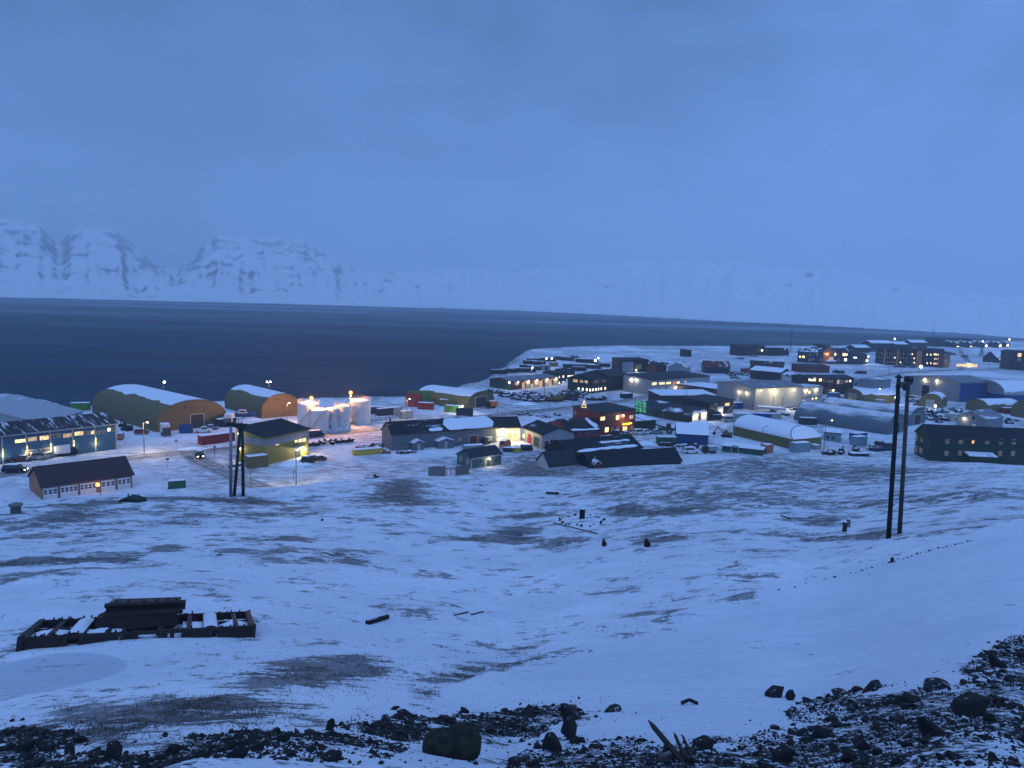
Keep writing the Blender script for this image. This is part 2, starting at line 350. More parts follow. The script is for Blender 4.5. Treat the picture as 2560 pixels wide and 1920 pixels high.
# ------------------------------------------------------------------ ground
PATCH = [(120,1300,110,22,.7),(190,1285,60,15,.6),(330,1272,90,9,.5),(600,1252,90,12,.9),(500,1290,130,18,.5),(720,1275,150,16,.45),(1000,1222,62,26,1.2),(960,1250,90,15,.7),(1060,1258,90,12,.6),(40,1405,70,9,.9),
 (200,1398,160,10,1),(240,1360,60,25,.5),(90,1345,80,9,.4),(700,1348,115,10,1),(420,1366,40,12,.9),(860,1395,90,24,.8),(700,1385,120,18,.5),(560,1372,60,9,.5),(320,1405,60,9,.6),(150,1425,120,9,.6),
 (1290,1338,60,22,1.1),(1190,1350,110,9,.9),(1430,1353,90,13,.8),(1330,1290,75,7,1),(1560,1277,45,17,1.2),(1690,1278,110,10,1.1),(1640,1343,60,14,1),(1700,1350,70,9,.7),(2040,1305,60,12,1),(2060,1345,70,11,.8),(2190,1335,50,14,.9),(1900,1330,120,8,.5),(1780,1240,170,20,.55),(1500,1232,100,12,.5),
 (1900,1160,300,16,.6),(2150,1180,200,16,.5),(2300,1250,220,22,.45),(2450,1300,120,18,.5),(1650,1578,110,22,.8),(1870,1488,70,13,.8),(1700,1510,140,16,.35),(2000,1260,140,14,.4),(1560,1195,160,10,.4),(1420,1190,80,7,.6),(1300,1188,60,6,.6),
 (780,1690,170,48,.85),(900,1660,90,26,.7),(480,1247,180,5,1.0),(230,1262,90,5,1.0),(1330,1190,60,8,.8),(290,1825,110,36,1.0),(420,1775,130,26,.75),(180,1770,80,22,.55),(600,1790,170,36,.8),(1300,1655,90,22,.7),(1150,1690,110,26,.65),(1060,1735,40,14,.6),(1340,1640,80,20,.4),(90,1830,110,18,.6),(1240,1700,70,14,.4),(520,1750,90,14,.5),(2520,1412,110,10,.45),(2380,1435,120,6,.4)]
SMOOTH_PX = [(880, 1860), (960, 1795), (1250, 1688), (1500, 1620), (1700, 1548), (1900, 1490), (2110, 1437), (2400, 1361), (2720, 1290), (2720, 1960), (880, 1960)]
ICE = [(80, 1692, 175, 46, 1), (1050, 1470, 90, 16, .372), (1120, 1496, 120, 14, .372)]
SCREE_PX = [[(-40, 1832), (70, 1838), (160, 1850), (176, 1890), (290, 1908), (300, 1990), (-40, 1990)],
 [(280, 1935), (390, 1890), (404, 1856), (499, 1846), (616, 1834), (677, 1827), (738, 1838), (850, 1826), (960, 1814), (1010, 1822), (960, 1850), (946, 1868), (985, 1890), (880, 1896), (846, 1893), (700, 1925), (640, 1990), (280, 1990)],
 [(930, 1818), (1000, 1806), (1108, 1788), (1200, 1790), (1290, 1783), (1380, 1765), (1440, 1762), (1470, 1797), (1400, 1800), (1334, 1827), (1225, 1858), (1190, 1842), (1082, 1845), (952, 1850)],
 [(1270, 1925), (1347, 1893), (1377, 1856), (1464, 1866), (1542, 1854), (1612, 1880), (1724, 1866), (1794, 1853), (1880, 1860), (1960, 1840), (2011, 1812), (2024, 1770), (2050, 1750), (2127, 1731), (2205, 1727), (2283, 1727), (2400, 1722), (2477, 1700), (2446, 1677), (2480, 1640), (2560, 1600), (2720, 1560), (2720, 2000), (1270, 2000)]]
SCREE = [np.array([on_hill(*p) for p in poly]) for poly in SCREE_PX]
SMOOTH = np.array([on_hill(*p) for p in SMOOTH_PX])
def scree_d(x, y): return np.maximum.reduce([poly_sd(x, y, P) for P in SCREE])
def blob(x, y, px, py, rx, ry):     # smooth bump centred where the pixel meets the hill, sized in metres along and across the view
    cx, cy_ = on_hill(px, py); x1, y1 = on_hill(px, py-ry); x0, y0 = on_hill(px, py+ry)
    dv = Vector((cx, cy_)); D = dv.length; dv /= D; rl = max(.3, min(math.hypot(x1-x0, y1-y0)/2, D*.35)); rt = rx*math.hypot(D, CAMZ-hz(cx, cy_))/FP
    u = (x-cx)*dv.y-(y-cy_)*dv.x; w = (x-cx)*dv.x+(y-cy_)*dv.y
    return np.exp(-((u/rt)**2+(w/rl)**2)*1.1)
R_ = np.concatenate([np.linspace(.0, 2.5, 6)[:-1], np.geomspace(2.5, 230, 430), np.geomspace(233, 1500, 190), np.geomspace(1600, 4000, 10)])
A_ = np.radians(np.concatenate([np.linspace(-180, -44, 24)[:-1], np.linspace(-44, 44, 760), np.linspace(44, 180, 24)[1:]]))
RR, AA = np.meshgrid(R_, A_, indexing='ij'); X = (RR*np.sin(AA)).ravel(); Y = (RR*np.cos(AA)).ravel(); Hh = height(X, Y)
near = (RR.ravel() < 260) & (np.abs(AA.ravel()) < .8)
bare = np.zeros_like(X); ice = np.zeros_like(X); smo = np.zeros_like(X); scr = np.zeros_like(X)
for q in PATCH: bare[near] += q[4]*blob(X[near], Y[near], *q[:4])
for q in ICE: ice[near] = np.maximum(ice[near], blob(X[near], Y[near], *q[:4])*q[4])
smo[near] = sstep(-1.2, 1.2, poly_sd(X[near], Y[near], SMOOTH)); scr[near] = sstep(-.35, .5, scree_d(X[near], Y[near])+(fbm(X[near]/1.1, Y[near]/1.1, 3, 31)-.5)*1.6)
up_ = np.clip((Hh-TZ-.6)/3, 0, 1); bare = bare*.92+up_*(.07+.15*sstep(36, 72, RR.ravel()))
rd_ = np.minimum.reduce([line_d(X, Y, p)-w for p, w in ROADS])
dirt = (1-up_)*np.clip(sstep(14, 1, rd_)*.6+1.0*sstep(.34, .62, fbm(X/26, Y/26, 4, 41))*sstep(60, 0, X*-1+-40), 0, 1)
sd_ = poly_sd(X, Y, LAND); shore = sstep(14, 0, sd_+(fbm(X/18, Y/18, 3, 44)-.5)*16)*(RR.ravel() > 160)
t = NT('snowy_ground'); v = t.coord('Object')
def at(n): a = t.n('ShaderNodeAttribute', attribute_name=n); return a.outputs['Fac']
nA = t.noise(t.coord('Object', (.26, .50, .4), .12), 1.0, 8, .66, .3); nB = t.noise(t.coord('Object', (.75, 1.4, .9), .1), 1.6, 8, .7, .2); nC = t.noise(v, 11, 5, .65); nD = t.noise(v, .12, 4); nE = t.noise(t.coord('Object', (2.2, 3.0, 2), .15), 2.0, 6, .7); nF = t.noise(v, 6.5, 5, .7); nG = t.noise(t.coord('Object', (.55, .42, .5), .3), 1.0, 3, .6)
mixn = t.math('ADD', t.math('ADD', t.math('MULTIPLY', t.math('SUBTRACT', nA, .5), 1.9), t.math('MULTIPLY', t.math('SUBTRACT', nE, .5), 1.0)), t.math('ADD', t.math('MULTIPLY', t.math('SUBTRACT', nB, .5), 1.9), t.math('ADD', t.math('MULTIPLY', t.math('SUBTRACT', nC, .5), .8), t.math('ADD', t.math('MULTIPLY', t.math('SUBTRACT', nF, .5), 1.1), t.math('MULTIPLY', t.math('SUBTRACT', nG, .5), 1.7)))))
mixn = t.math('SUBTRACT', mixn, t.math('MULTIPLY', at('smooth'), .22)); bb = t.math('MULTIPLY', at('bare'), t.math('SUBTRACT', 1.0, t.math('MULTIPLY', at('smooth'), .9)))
fb = t.math('MULTIPLY', t.ss(t.math('ADD', t.math('MULTIPLY', bb, .72), mixn), .33, .56), t.math('MULTIPLY_ADD', t.ss(t.math('ADD', t.math('MULTIPLY', nF, .35), t.math('ADD', t.math('MULTIPLY', nE, .25), t.math('MULTIPLY', nG, .4))), .60, .44), .30, .68))
snowc = t.mix(t.ss(t.math('ADD', t.math('MULTIPLY', nA, .6), t.math('ADD', t.math('MULTIPLY', nD, .5), t.math('MULTIPLY', t.math('SUBTRACT', nE, .5), .5))), .35, .80), (.64, .67, .72), (.86, .88, .91)); snowc = t.mix(t.math('MULTIPLY', t.ss(nC, .35, .75), .22), snowc, (.62, .65, .70))
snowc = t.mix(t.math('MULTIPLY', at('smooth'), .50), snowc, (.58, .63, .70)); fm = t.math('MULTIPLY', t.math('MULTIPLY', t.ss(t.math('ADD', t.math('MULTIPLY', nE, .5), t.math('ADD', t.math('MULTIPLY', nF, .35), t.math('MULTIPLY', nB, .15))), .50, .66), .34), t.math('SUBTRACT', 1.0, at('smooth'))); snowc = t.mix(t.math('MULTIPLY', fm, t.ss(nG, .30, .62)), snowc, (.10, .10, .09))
heath = t.mix(nF, (.022, .024, .022), (.085, .083, .072))
col = t.mix(fb, snowc, heath)
col = t.mix(t.math('MULTIPLY', t.ss(t.math('ADD', at('ice'), t.math('MULTIPLY', t.math('SUBTRACT', nE, .5), .08)), .34, .40), .72), col, t.mix(nC, (.40, .44, .50), (.50, .54, .60)))
fs_ = t.ss(t.math('ADD', t.math('MULTIPLY', at('scree'), .52), t.math('ADD', t.math('MULTIPLY', t.math('SUBTRACT', t.noise(v, 5.5, 7, .72), .5), 2.2), t.math('MULTIPLY', t.math('SUBTRACT', nC, .5), 1.3))), .36, .52)
fs_ = t.math('MULTIPLY', fs_, t.ss(at('scree'), .02, .3))
col = t.mix(fs_, col, t.mix(t.noise(v, 24, 4), (.016, .017, .017), (.07, .07, .066)))
nT = t.noise(t.coord('Object', (.16, .5, 1), .5), 1.6, 5, .6)
fd = t.math('MULTIPLY', at('dirt'), t.ss(nT, .38, .60)); col = t.mix(t.math('MULTIPLY', fd, .72), col, (.13, .13, .135))
fr = t.math('MULTIPLY', at('shore'), t.ss(t.noise(v, .6, 5), .42, .60)); col = t.mix(t.math('MULTIPLY', fr, .8), col, (.07, .07, .07))
h = t.math('ADD', t.math('MULTIPLY', t.noise(t.coord('Object', (.8, 2.2, 1), .2), 1.4, 5), 1.0), t.math('ADD', t.math('MULTIPLY', nC, .25), t.math('MULTIPLY', fb, .5)))
t.pbr(col, .8, .15, 0, t.bump(h, .7, .16))
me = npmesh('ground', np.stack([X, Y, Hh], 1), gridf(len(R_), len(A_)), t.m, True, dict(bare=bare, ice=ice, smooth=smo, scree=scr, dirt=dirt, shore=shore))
tag(link('ground', me), kind='structure')
GRID = Hh.reshape(len(R_), len(A_))
def height_g(x, y):
    x = np.asarray(x, float); y = np.asarray(y, float); r = np.hypot(x, y); a = np.arctan2(x, y)
    i = np.clip(np.searchsorted(R_, r)-1, 0, len(R_)-2); j = np.clip(np.searchsorted(A_, a)-1, 0, len(A_)-2)
    u = np.clip((r-R_[i])/(R_[i+1]-R_[i]), 0, 1); v = np.clip((a-A_[j])/(A_[j+1]-A_[j]), 0, 1)
    return GRID[i, j]*(1-u)*(1-v)+GRID[i+1, j]*u*(1-v)+GRID[i, j+1]*(1-u)*v+GRID[i+1, j+1]*u*v
def hz(x, y): return float(height_g(np.array([x]), np.array([y]))[0])
_TT = np.concatenate([np.linspace(3, 60, 900), np.linspace(60.1, 260, 900)])
def on_hill(px, py):
    d = ray(px, py); L = math.hypot(d.x, d.y); t = _TT/L; x = d.x*t; y = d.y*t; z = CAMZ+d.z*t; dz = z-height_g(x, y); i = int(np.argmax(dz < 0))
    if dz[i] >= 0: return on_plane(px, py)
    if i == 0: return float(x[0]), float(y[0])
    f = dz[i-1]/(dz[i-1]-dz[i]); return float(x[i-1]+(x[i]-x[i-1])*f), float(y[i-1]+(y[i]-y[i-1])*f)
# roads
t = NT('packed_snow_road'); v = t.coord('UV'); sp = t.n('ShaderNodeSeparateXYZ'); t.l(v, sp.inputs[0]); n1 = t.noise(t.coord('UV', (.12, 5, 1)), 1.0, 5, .6); n2 = t.noise(t.coord('Object'), .5, 5)
edge = t.ss(t.math('ABSOLUTE', t.math('SUBTRACT', sp.outputs[1], .5)), .38, .5)
f = t.math('MULTIPLY', t.ss(t.math('ADD', n1, t.math('MULTIPLY', t.math('SUBTRACT', n2, .5), .7)), .28, .62), t.math('SUBTRACT', 1.0, edge))
t.pbr(t.mix(f, (.50, .50, .51), (.14, .128, .115)), .7, .2, 0, t.bump(n1, .3, .05)); roadm = t.m
for P, w in ROADS:
    vs, uv, fs = [], [], []; L = 0
    for i, p in enumerate(P):
        q0 = P[max(i-1, 0)]; q1 = P[min(i+1, len(P)-1)]; dx, dy = q1[0]-q0[0], q1[1]-q0[1]; n_ = math.hypot(dx, dy); nx, ny = -dy/n_, dx/n_
        if i: L += math.hypot(p[0]-P[i-1][0], p[1]-P[i-1][1])
        for k_ in range(5):
            s_ = (k_/4-.5)*w; x, y = p[0]+nx*s_, p[1]+ny*s_; vs.append((x, y, hz(x, y)+.07)); uv.append((L/w, k_/4))
        if i: o_ = (i-1)*5; fs += [(o_+k_, o_+k_+1, o_+k_+6, o_+k_+5) for k_ in range(4)]
    me = bpy.data.meshes.new('road'); me.from_pydata(vs, [], fs); ul = me.uv_layers.new(name='UVMap')
    for lp in me.loops: ul.data[lp.index].uv = uv[lp.vertex_index]
    me.materials.append(roadm); tag(link('road', me), kind='structure')
# sea
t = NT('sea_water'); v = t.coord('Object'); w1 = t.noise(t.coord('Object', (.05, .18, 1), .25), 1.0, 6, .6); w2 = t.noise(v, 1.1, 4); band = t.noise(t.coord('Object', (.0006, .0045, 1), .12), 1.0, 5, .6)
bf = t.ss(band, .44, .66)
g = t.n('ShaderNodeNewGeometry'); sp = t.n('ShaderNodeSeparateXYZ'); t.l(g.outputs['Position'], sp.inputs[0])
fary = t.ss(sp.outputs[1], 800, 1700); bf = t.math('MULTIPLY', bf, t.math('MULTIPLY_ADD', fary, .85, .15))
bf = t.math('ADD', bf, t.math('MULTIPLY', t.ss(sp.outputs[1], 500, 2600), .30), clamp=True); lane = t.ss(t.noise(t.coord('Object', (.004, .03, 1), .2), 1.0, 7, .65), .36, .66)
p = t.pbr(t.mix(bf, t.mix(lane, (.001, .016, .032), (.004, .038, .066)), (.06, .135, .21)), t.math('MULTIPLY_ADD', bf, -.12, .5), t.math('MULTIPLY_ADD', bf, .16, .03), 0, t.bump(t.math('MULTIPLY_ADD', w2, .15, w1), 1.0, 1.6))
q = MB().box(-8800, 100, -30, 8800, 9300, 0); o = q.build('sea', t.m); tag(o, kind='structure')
# far mountains across the fjord
SHORE_PX = [(-900, 716), (0, 743), (640, 758), (1280, 776), (1700, 797), (2200, 823), (2400, 833), (2560, 846), (2700, 858), (3300, 905)]
shp = np.array([on_plane(x, y, 0) for x, y in SHORE_PX]); sth = np.arctan2(shp[:, 0], shp[:, 1]); srr = np.hypot(shp[:, 0], shp[:, 1])
TOP = [(-900, 520), (-300, 530), (0, 552), (70, 560), (130, 590), (150, 618), (175, 600), (208, 580), (290, 588), (340, 628), (400, 675), (440, 690), (490, 650), (540, 604), (650, 600), (760, 610), (830, 660), (870, 690), (960, 690), (1060, 684), (1160, 690), (1300, 690), (1500, 668), (1700, 660), (1900, 676), (2100, 690), (2300, 740), (2450, 760), (2700, 770), (3300, 800)]
na, nr = 620, 150
th = np.linspace(math.radians(-50), math.radians(50), na); s_ = np.linspace(0, 1, nr)
r0 = np.interp(th, sth, srr)+(fbm(th*90, th*0, 3, 51)-.5)*120
tpx = np.array([p[0] for p in TOP], float); tth = np.array([math.atan2(ray(px, 800).x, ray(px, 800).y) for px in tpx])
tel = np.array([ray(px, py).z/math.hypot(ray(px, py).x, ray(px, py).y) for px, py in TOP]); el = np.interp(th, tth, tel)+(fbm(th*60, th*0, 4, 55)-.5)*.012
S, TH = np.meshgrid(s_, th, indexing='ij'); DEP = 4300.0; Rg = r0[None, :]+S**1.35*DEP*1.15; rp = r0+DEP
hp = CAMZ+el*rp; hp = np.maximum(hp, 90)
tt = (Rg-r0[None, :])/DEP; MX, MY = Rg*np.sin(TH), Rg*np.cos(TH)
prof = np.interp(tt, [0, .05, .14, .40, .75, 1, 1.2], [0, .03, .10, .46, .82, 1, 1.04])
rid = 1-np.abs(2*fbm(MX/420, MY/420, 5, 61)-1); gul = 1-np.abs(2*fbm(TH*38, Rg/2600, 3, 66)-1)
MZ = hp[None, :]*prof+(rid-.72)*230*np.clip(prof*1.4, 0, 1)*(1-.75*np.exp(-((tt-1)/.16)**2))+(gul-.7)*80*np.clip(tt*4, 0, 1)*np.clip(1.15-tt, 0, 1)*(.35+.65*(MX < 0))
MZ += (fbm(MX/60, MY/60, 4, 71)-.5)*16*np.clip(prof*2, 0, 1); MZ = np.where(S < .004, -4, np.maximum(MZ, -4+tt*40))
t = NT('snowy_mountain'); v = t.coord('Object'); g = t.n('ShaderNodeNewGeometry'); sp = t.n('ShaderNodeSeparateXYZ'); t.l(g.outputs['Normal'], sp.inputs[0])
na1 = t.noise(t.coord('Object', (.006, .006, .022), .3), 1.0, 8, .66, .3); na2 = t.noise(t.coord('Object', (.03, .03, .09)), 1.0, 5, .6)
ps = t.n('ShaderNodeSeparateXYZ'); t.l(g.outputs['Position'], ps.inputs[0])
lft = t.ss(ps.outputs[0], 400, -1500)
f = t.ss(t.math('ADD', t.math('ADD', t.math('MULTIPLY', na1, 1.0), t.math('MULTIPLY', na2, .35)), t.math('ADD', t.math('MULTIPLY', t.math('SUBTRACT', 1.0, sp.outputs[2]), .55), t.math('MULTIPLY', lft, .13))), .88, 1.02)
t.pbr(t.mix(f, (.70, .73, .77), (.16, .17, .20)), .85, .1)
me = npmesh('mountain_range', np.stack([MX.ravel(), MY.ravel(), MZ.ravel()], 1), gridf(nr, na), t.m, True); tag(link('mountain_range', me), kind='structure')
# haze
t = NT('haze_air'); vv = t.n('ShaderNodeVolumePrincipled'); vv.inputs['Color'].default_value = (.90, .97, 1, 1); vv.inputs['Density'].default_value = 0.00021; vv.inputs['Anisotropy'].default_value = .0
t.l(vv.outputs[0], t.out.inputs['Volume'])
q = MB().box(-9000, -4200, -31.5, 9000, 9600, 1150); o = q.build('haze', t.m); tag(o, kind='stuff')
# ------------------------------------------------------------------ building builders
def on_face(px, py, P, d, n):       # pixel -> (u, z) on the vertical plane through P with direction d
    r = ray(px, py); den = r.x*n[0]+r.y*n[1]; t = (P[0]*n[0]+P[1]*n[1])/den
    x, y, z = r.x*t, r.y*t, CAMZ+r.z*t; return (x-P[0])*d[0]+(y-P[1])*d[1], z-TZ
def top_at(P, px, py):              # height above town level where the vertical at P meets the row py
    z0, z1 = 0.0, 60.0
    for _ in range(40):
        zm = (z0+z1)/2
        if proj(P[0], P[1], TZ+zm)[1] > py: z0 = zm
        else: z1 = zm
    return z0
def frame(P0, P1):
    L = math.hypot(P1[0]-P0[0], P1[1]-P0[1]); d = ((P1[0]-P0[0])/L, (P1[1]-P0[1])/L); return L, d, (-d[1], d[0]), math.atan2(d[1], d[0])
def W2(p): return p if len(p) == 3 else on_plane(*p)     # (px,py) pixel or (x,y,0) metres
def facepos(face, L, D):
    if face == 'F': return lambda u, o, z: (u, -o, z)
    if face == 'L': return lambda u, o, z: (-o, D-u, z)
    if face == 'R': return lambda u, o, z: (L+o, u, z)
def fbox(mb, fp, u0, u1, z0, z1, o0, o1):
    a = fp(u0, o0, z0); b = fp(u1, o1, z1); mb.box(min(a[0], b[0]), min(a[1], b[1]), min(a[2], b[2]), max(a[0], b[0]), max(a[1], b[1]), max(a[2], b[2]))
def add_window(root, fp, u0, u1, z0, z1, m_, fm='white', mull=1, name='window'):
    if u1 < u0: u0, u1 = u1, u0
    if z1 < z0: z0, z1 = z1, z0
    t = .07; b = MB()
    fbox(b, fp, u0, u1, z0, z0+t, 0, .07); fbox(b, fp, u0, u1, z1-t, z1, 0, .07); fbox(b, fp, u0, u0+t, z0+t, z1-t, 0, .07); fbox(b, fp, u1-t, u1, z0+t, z1-t, 0, .07)
    for i in range(mull): uu = u0+(u1-u0)*(i+1)/(mull+1); fbox(b, fp, uu-.03, uu+.03, z0+t, z1-t, 0, .06)
    o = b.build(name, fm, root); p = MB(); fbox(p, fp, u0+t, u1-t, z0+t, z1-t, .005, .03); p.build('pane', m_, o); return o
def add_door(root, fp, u0, u1, z0, z1, m_, glaz=None, name='door'):
    if u1 < u0: u0, u1 = u1, u0
    b = MB(); fbox(b, fp, u0, u1, z0, z1, .004, .07)
    n = max(2, int((z1-z0)/.6))
    for i in range(1, n): zz = z0+(z1-z0)*i/n; fbox(b, fp, u0+.05, u1-.05, zz-.02, zz+.02, .06, .095)
    o = b.build(name, m_, root); f = MB(); fbox(f, fp, u0-.12, u0, z0, z1+.1, 0, .1); fbox(f, fp, u1, u1+.12, z0, z1+.1, 0, .1); fbox(f, fp, u0, u1, z1, z1+.12, 0, .1); f.build('door_frame', 'white' if m_ != 'white' else 'greywood', o)
    if glaz:
        nn, rows = glaz
        for r in range(rows):
            for i in range(nn):
                a = u0+(u1-u0)*(i+.18)/nn; c = u0+(u1-u0)*(i+.84)/nn; zz = z0+(z1-z0)*(.50+.20*r); g = MB(); fbox(g, fp, a, c, zz, zz+(z1-z0)*.15, .06, .10); g.build('door_window', 'glass', o)
    return o
def wall_lamp(root, fp, u, z, col='warm', power=250, r=.22, bulb='bulb', out=.45, lo=.35):
    b = MB(); fbox(b, fp, u-.12, u+.12, z+.1, z+.28, 0, out+.1); h = b.build('wall_lamp', 'charcoal', root)
    q = MB().ball(fp(u, out, z-.02), r, 8); q.build('bulb', '*'+bulb, h); lamp(h, fp(u, out+lo, z-.35), LC[col], power, .2)
def roof_prof(kind, D, he, rise, ov, t=.22):
    g = .004
    if kind == 'g': s_ = rise/(D/2); lo = he-ov*s_; return [(-ov, lo+g), (D/2, he+rise+g), (D+ov, lo+g), (D+ov, lo+t), (D/2, he+rise+t), (-ov, lo+t)]
    if kind == 'm': s_ = rise/D; return [(-ov, he-ov*s_+g), (D+ov, he+rise+ov*s_+g), (D+ov, he+rise+ov*s_+t), (-ov, he-ov*s_+t)]
    return [(-ov, he+g), (D+ov, he+g), (D+ov, he+t), (-ov, he+t)]
def house(name, label, P0, P1, D, he, rise=0, ridge='x', wall='|pale', roof=('dark', .3), ov=.35, wins=(), doors=(), lamps=(), cat='building', group=None, boards='charcoal', fm='palegrey', panels=()):
    P0 = W2(P0); P1 = W2(P1); L, d, n, rz = frame(P0, P1)
    if isinstance(he, tuple): he = top_at(P0, *he)
    if isinstance(D, tuple): q = on_plane(*D); D = abs((q[0]-P0[0])*n[0]+(q[1]-P0[1])*n[1])
    root = thing(name, label, cat, (P0[0], P0[1], TZ), rz, group)
    kind = {'x': 'g', 'y': 'g', 'm': 'm', 'my': 'm', 'f': 'f'}[ridge]; along_y = ridge in ('y', 'my'); S = L if along_y else D
    pr = [(0, -.8), (S, -.8), (S, he+(rise if kind == 'm' else 0))]+([(S/2, he+rise)] if kind == 'g' else [])+[(0, he)]
    w = MB()
    if along_y: w.prism(pr, 0, D, 'y')
    else: w.prism(pr, 0, L, 'x')
    w.build('wall', wall, root)
    r = MB(); rp = roof_prof(kind, S, he, rise, ov)
    if along_y: r.prism(rp, -ov, D+ov, 'y')
    else: r.prism(rp, -ov, L+ov, 'x')
    rm = roofm(*roof) if isinstance(roof, tuple) else roof
    ro = r.build('roof', rm, root)
    f = MB()                                   # eaves gutter / fascia along the front and rake boards
    if not along_y: f.box(-ov-.03, -ov-.09, he-.12 if kind != 'g' else he-ov*rise/(S/2)-.05, L+ov+.03, -ov-.004, he+.12)
    else: f.box(-ov-.09, -ov-.03, he-.12, -ov-.004, D+ov, he+.1)
    f.build('fascia', boards, ro)
    PL = {'F': (P0, d, n), 'L': ((P0[0]+n[0]*D, P0[1]+n[1]*D), (-n[0], -n[1]), (-d[0], -d[1])), 'R': (P1, n, d)}
    def uz(face, px, py):
        Pp, dd, nn = PL[face]; nn = (-dd[1], dd[0]); return on_face(px, py, Pp, dd, nn)
    for wd in wins:                           # (face, (x0,y0), (x1,y1), material[, mullions])
        face, p0, p1, m_ = wd[:4]; fp = facepos(face, L, D); yc = (p0[1]+p1[1])/2; xc = (p0[0]+p1[0])/2
        u0 = uz(face, p0[0], yc)[0]; u1 = uz(face, p1[0], yc)[0]; z1 = uz(face, xc, p0[1])[1]; z0 = uz(face, xc, p1[1])[1]
        FL = L if face == 'F' else D; u0, u1 = (max(.05, min(FL-.05, q)) for q in (u0, u1))
        if abs(u1-u0) < .1: continue
        add_window(root, fp, u0, u1, z0, z1, m_, fm, wd[4] if len(wd) > 4 else 1)
    for dr in doors:                          # (face, x0, x1, ymid, z0, z1, material[, glazing])
        face, xa, xb, ym, z0, z1, m_ = dr[:7]; fp = facepos(face, L, D); u0 = uz(face, xa, ym)[0]; u1 = uz(face, xb, ym)[0]
        add_door(root, fp, u0, u1, z0, z1, m_, dr[7] if len(dr) > 7 else None)
    for lm in lamps:                          # (face, (x,y), colour, power[, radius, bulb])
        face, p, c_, pw = lm[:4]; fp = facepos(face, L, D); u, z = uz(face, *p); FL = L if face == 'F' else D
        wall_lamp(root, fp, max(.2, min(FL-.2, u)), min(z, he+.3), c_, pw, *(lm[4:] if len(lm) > 4 else ()))
    for pn in panels:                         # (name, face, u0 fraction, u1 fraction, z0, z1, material): cladding fields of another colour
        nm, face, ua, ub, z0, z1, m_ = pn; FL = L if face == 'F' else D; b = MB(); fbox(b, facepos(face, L, D), ua*FL, ub*FL, z0, z1, .003, .05); b.build(nm, m_, root)
    root['_d'] = (L, D, he); return root, L, D, he, uz
def roof_snow(root, L, D, he, rise, bands, seed=0, ov=.35):   # settled snow on the front slope of a gable roof: bands of (u0, u1, v0, v1) fractions
    ro = [c for c in root.children if c.name.startswith('roof')][0]
    for bi, (u0, u1, v0, v1) in enumerate(bands):
        n1, n2 = max(6, int((u1-u0)*L*1.6)), 8; vs = []
        for i in range(n1):
            f = i/(n1-1); e0 = v0+(vnoise([i/3.1], [bi+.5], seed)[0]-.5)*.10; e1 = v1+(vnoise([i/2.7], [bi+4.5], seed)[0]-.5)*.10
            tp = min(1, f/.06, (1-f)/.06)
            for j in range(n2):
                v = (e0+e1)/2+(e1-e0)*(j/(n2-1)-.5)*max(.08, tp); y = -ov+(D/2+ov)*v; vs.append((u0*L+(u1-u0)*L*f, y, he+rise*y/(D/2)+.235+.09*math.sin(math.pi*j/(n2-1))*max(.1, tp)))
        MB().add(vs, [tuple(map(int, q)) for q in gridf(n1, n2)]).build('roof_snow', 'snow', ro, True)
def arch_prof(W_, H, n=24, knee=.30, p=2.25):
    pts = []
    for i in range(n+1):
        a = math.pi*i/n; c, s_ = math.cos(a), math.sin(a)
        x = -math.copysign(abs(c)**(2/p), c); z = abs(s_)**(2/p); pts.append((W_/2+x*W_/2, H*(knee+(1-knee)*z) if z > 1e-6 else H*knee))
    return pts
def dustm(key, H):
    t = NT('dusted_'+key); v = t.coord('Object'); sp = t.n('ShaderNodeSeparateXYZ'); t.l(v, sp.inputs[0]); n = t.noise(t.coord('Object', (.5, .12, .5)), 1.2, 6, .65); n2 = t.noise(v, 3, 4)
    g = t.n('ShaderNodeNewGeometry'); gs = t.n('ShaderNodeSeparateXYZ'); t.l(g.outputs['Normal'], gs.inputs[0])
    f = t.ss(t.math('ADD', gs.outputs[2], t.math('ADD', t.math('MULTIPLY', t.math('SUBTRACT', n, .5), .9), t.math('MULTIPLY', t.math('SUBTRACT', n2, .5), .3))), .62, 1.0)
    w = t.n('ShaderNodeTexWave', bands_direction='Y'); t.l(v, w.inputs[0]); w.inputs['Scale'].default_value = .8
    c = COLS[key]; t.pbr(t.mix(t.math('MULTIPLY', f, .8), t.mix(w.outputs[1], [x*.8 for x in c], [x*1.1 for x in c]), SNOWC), .5, .25, 0, t.bump(w.outputs[1], .3, .05)); return t.m
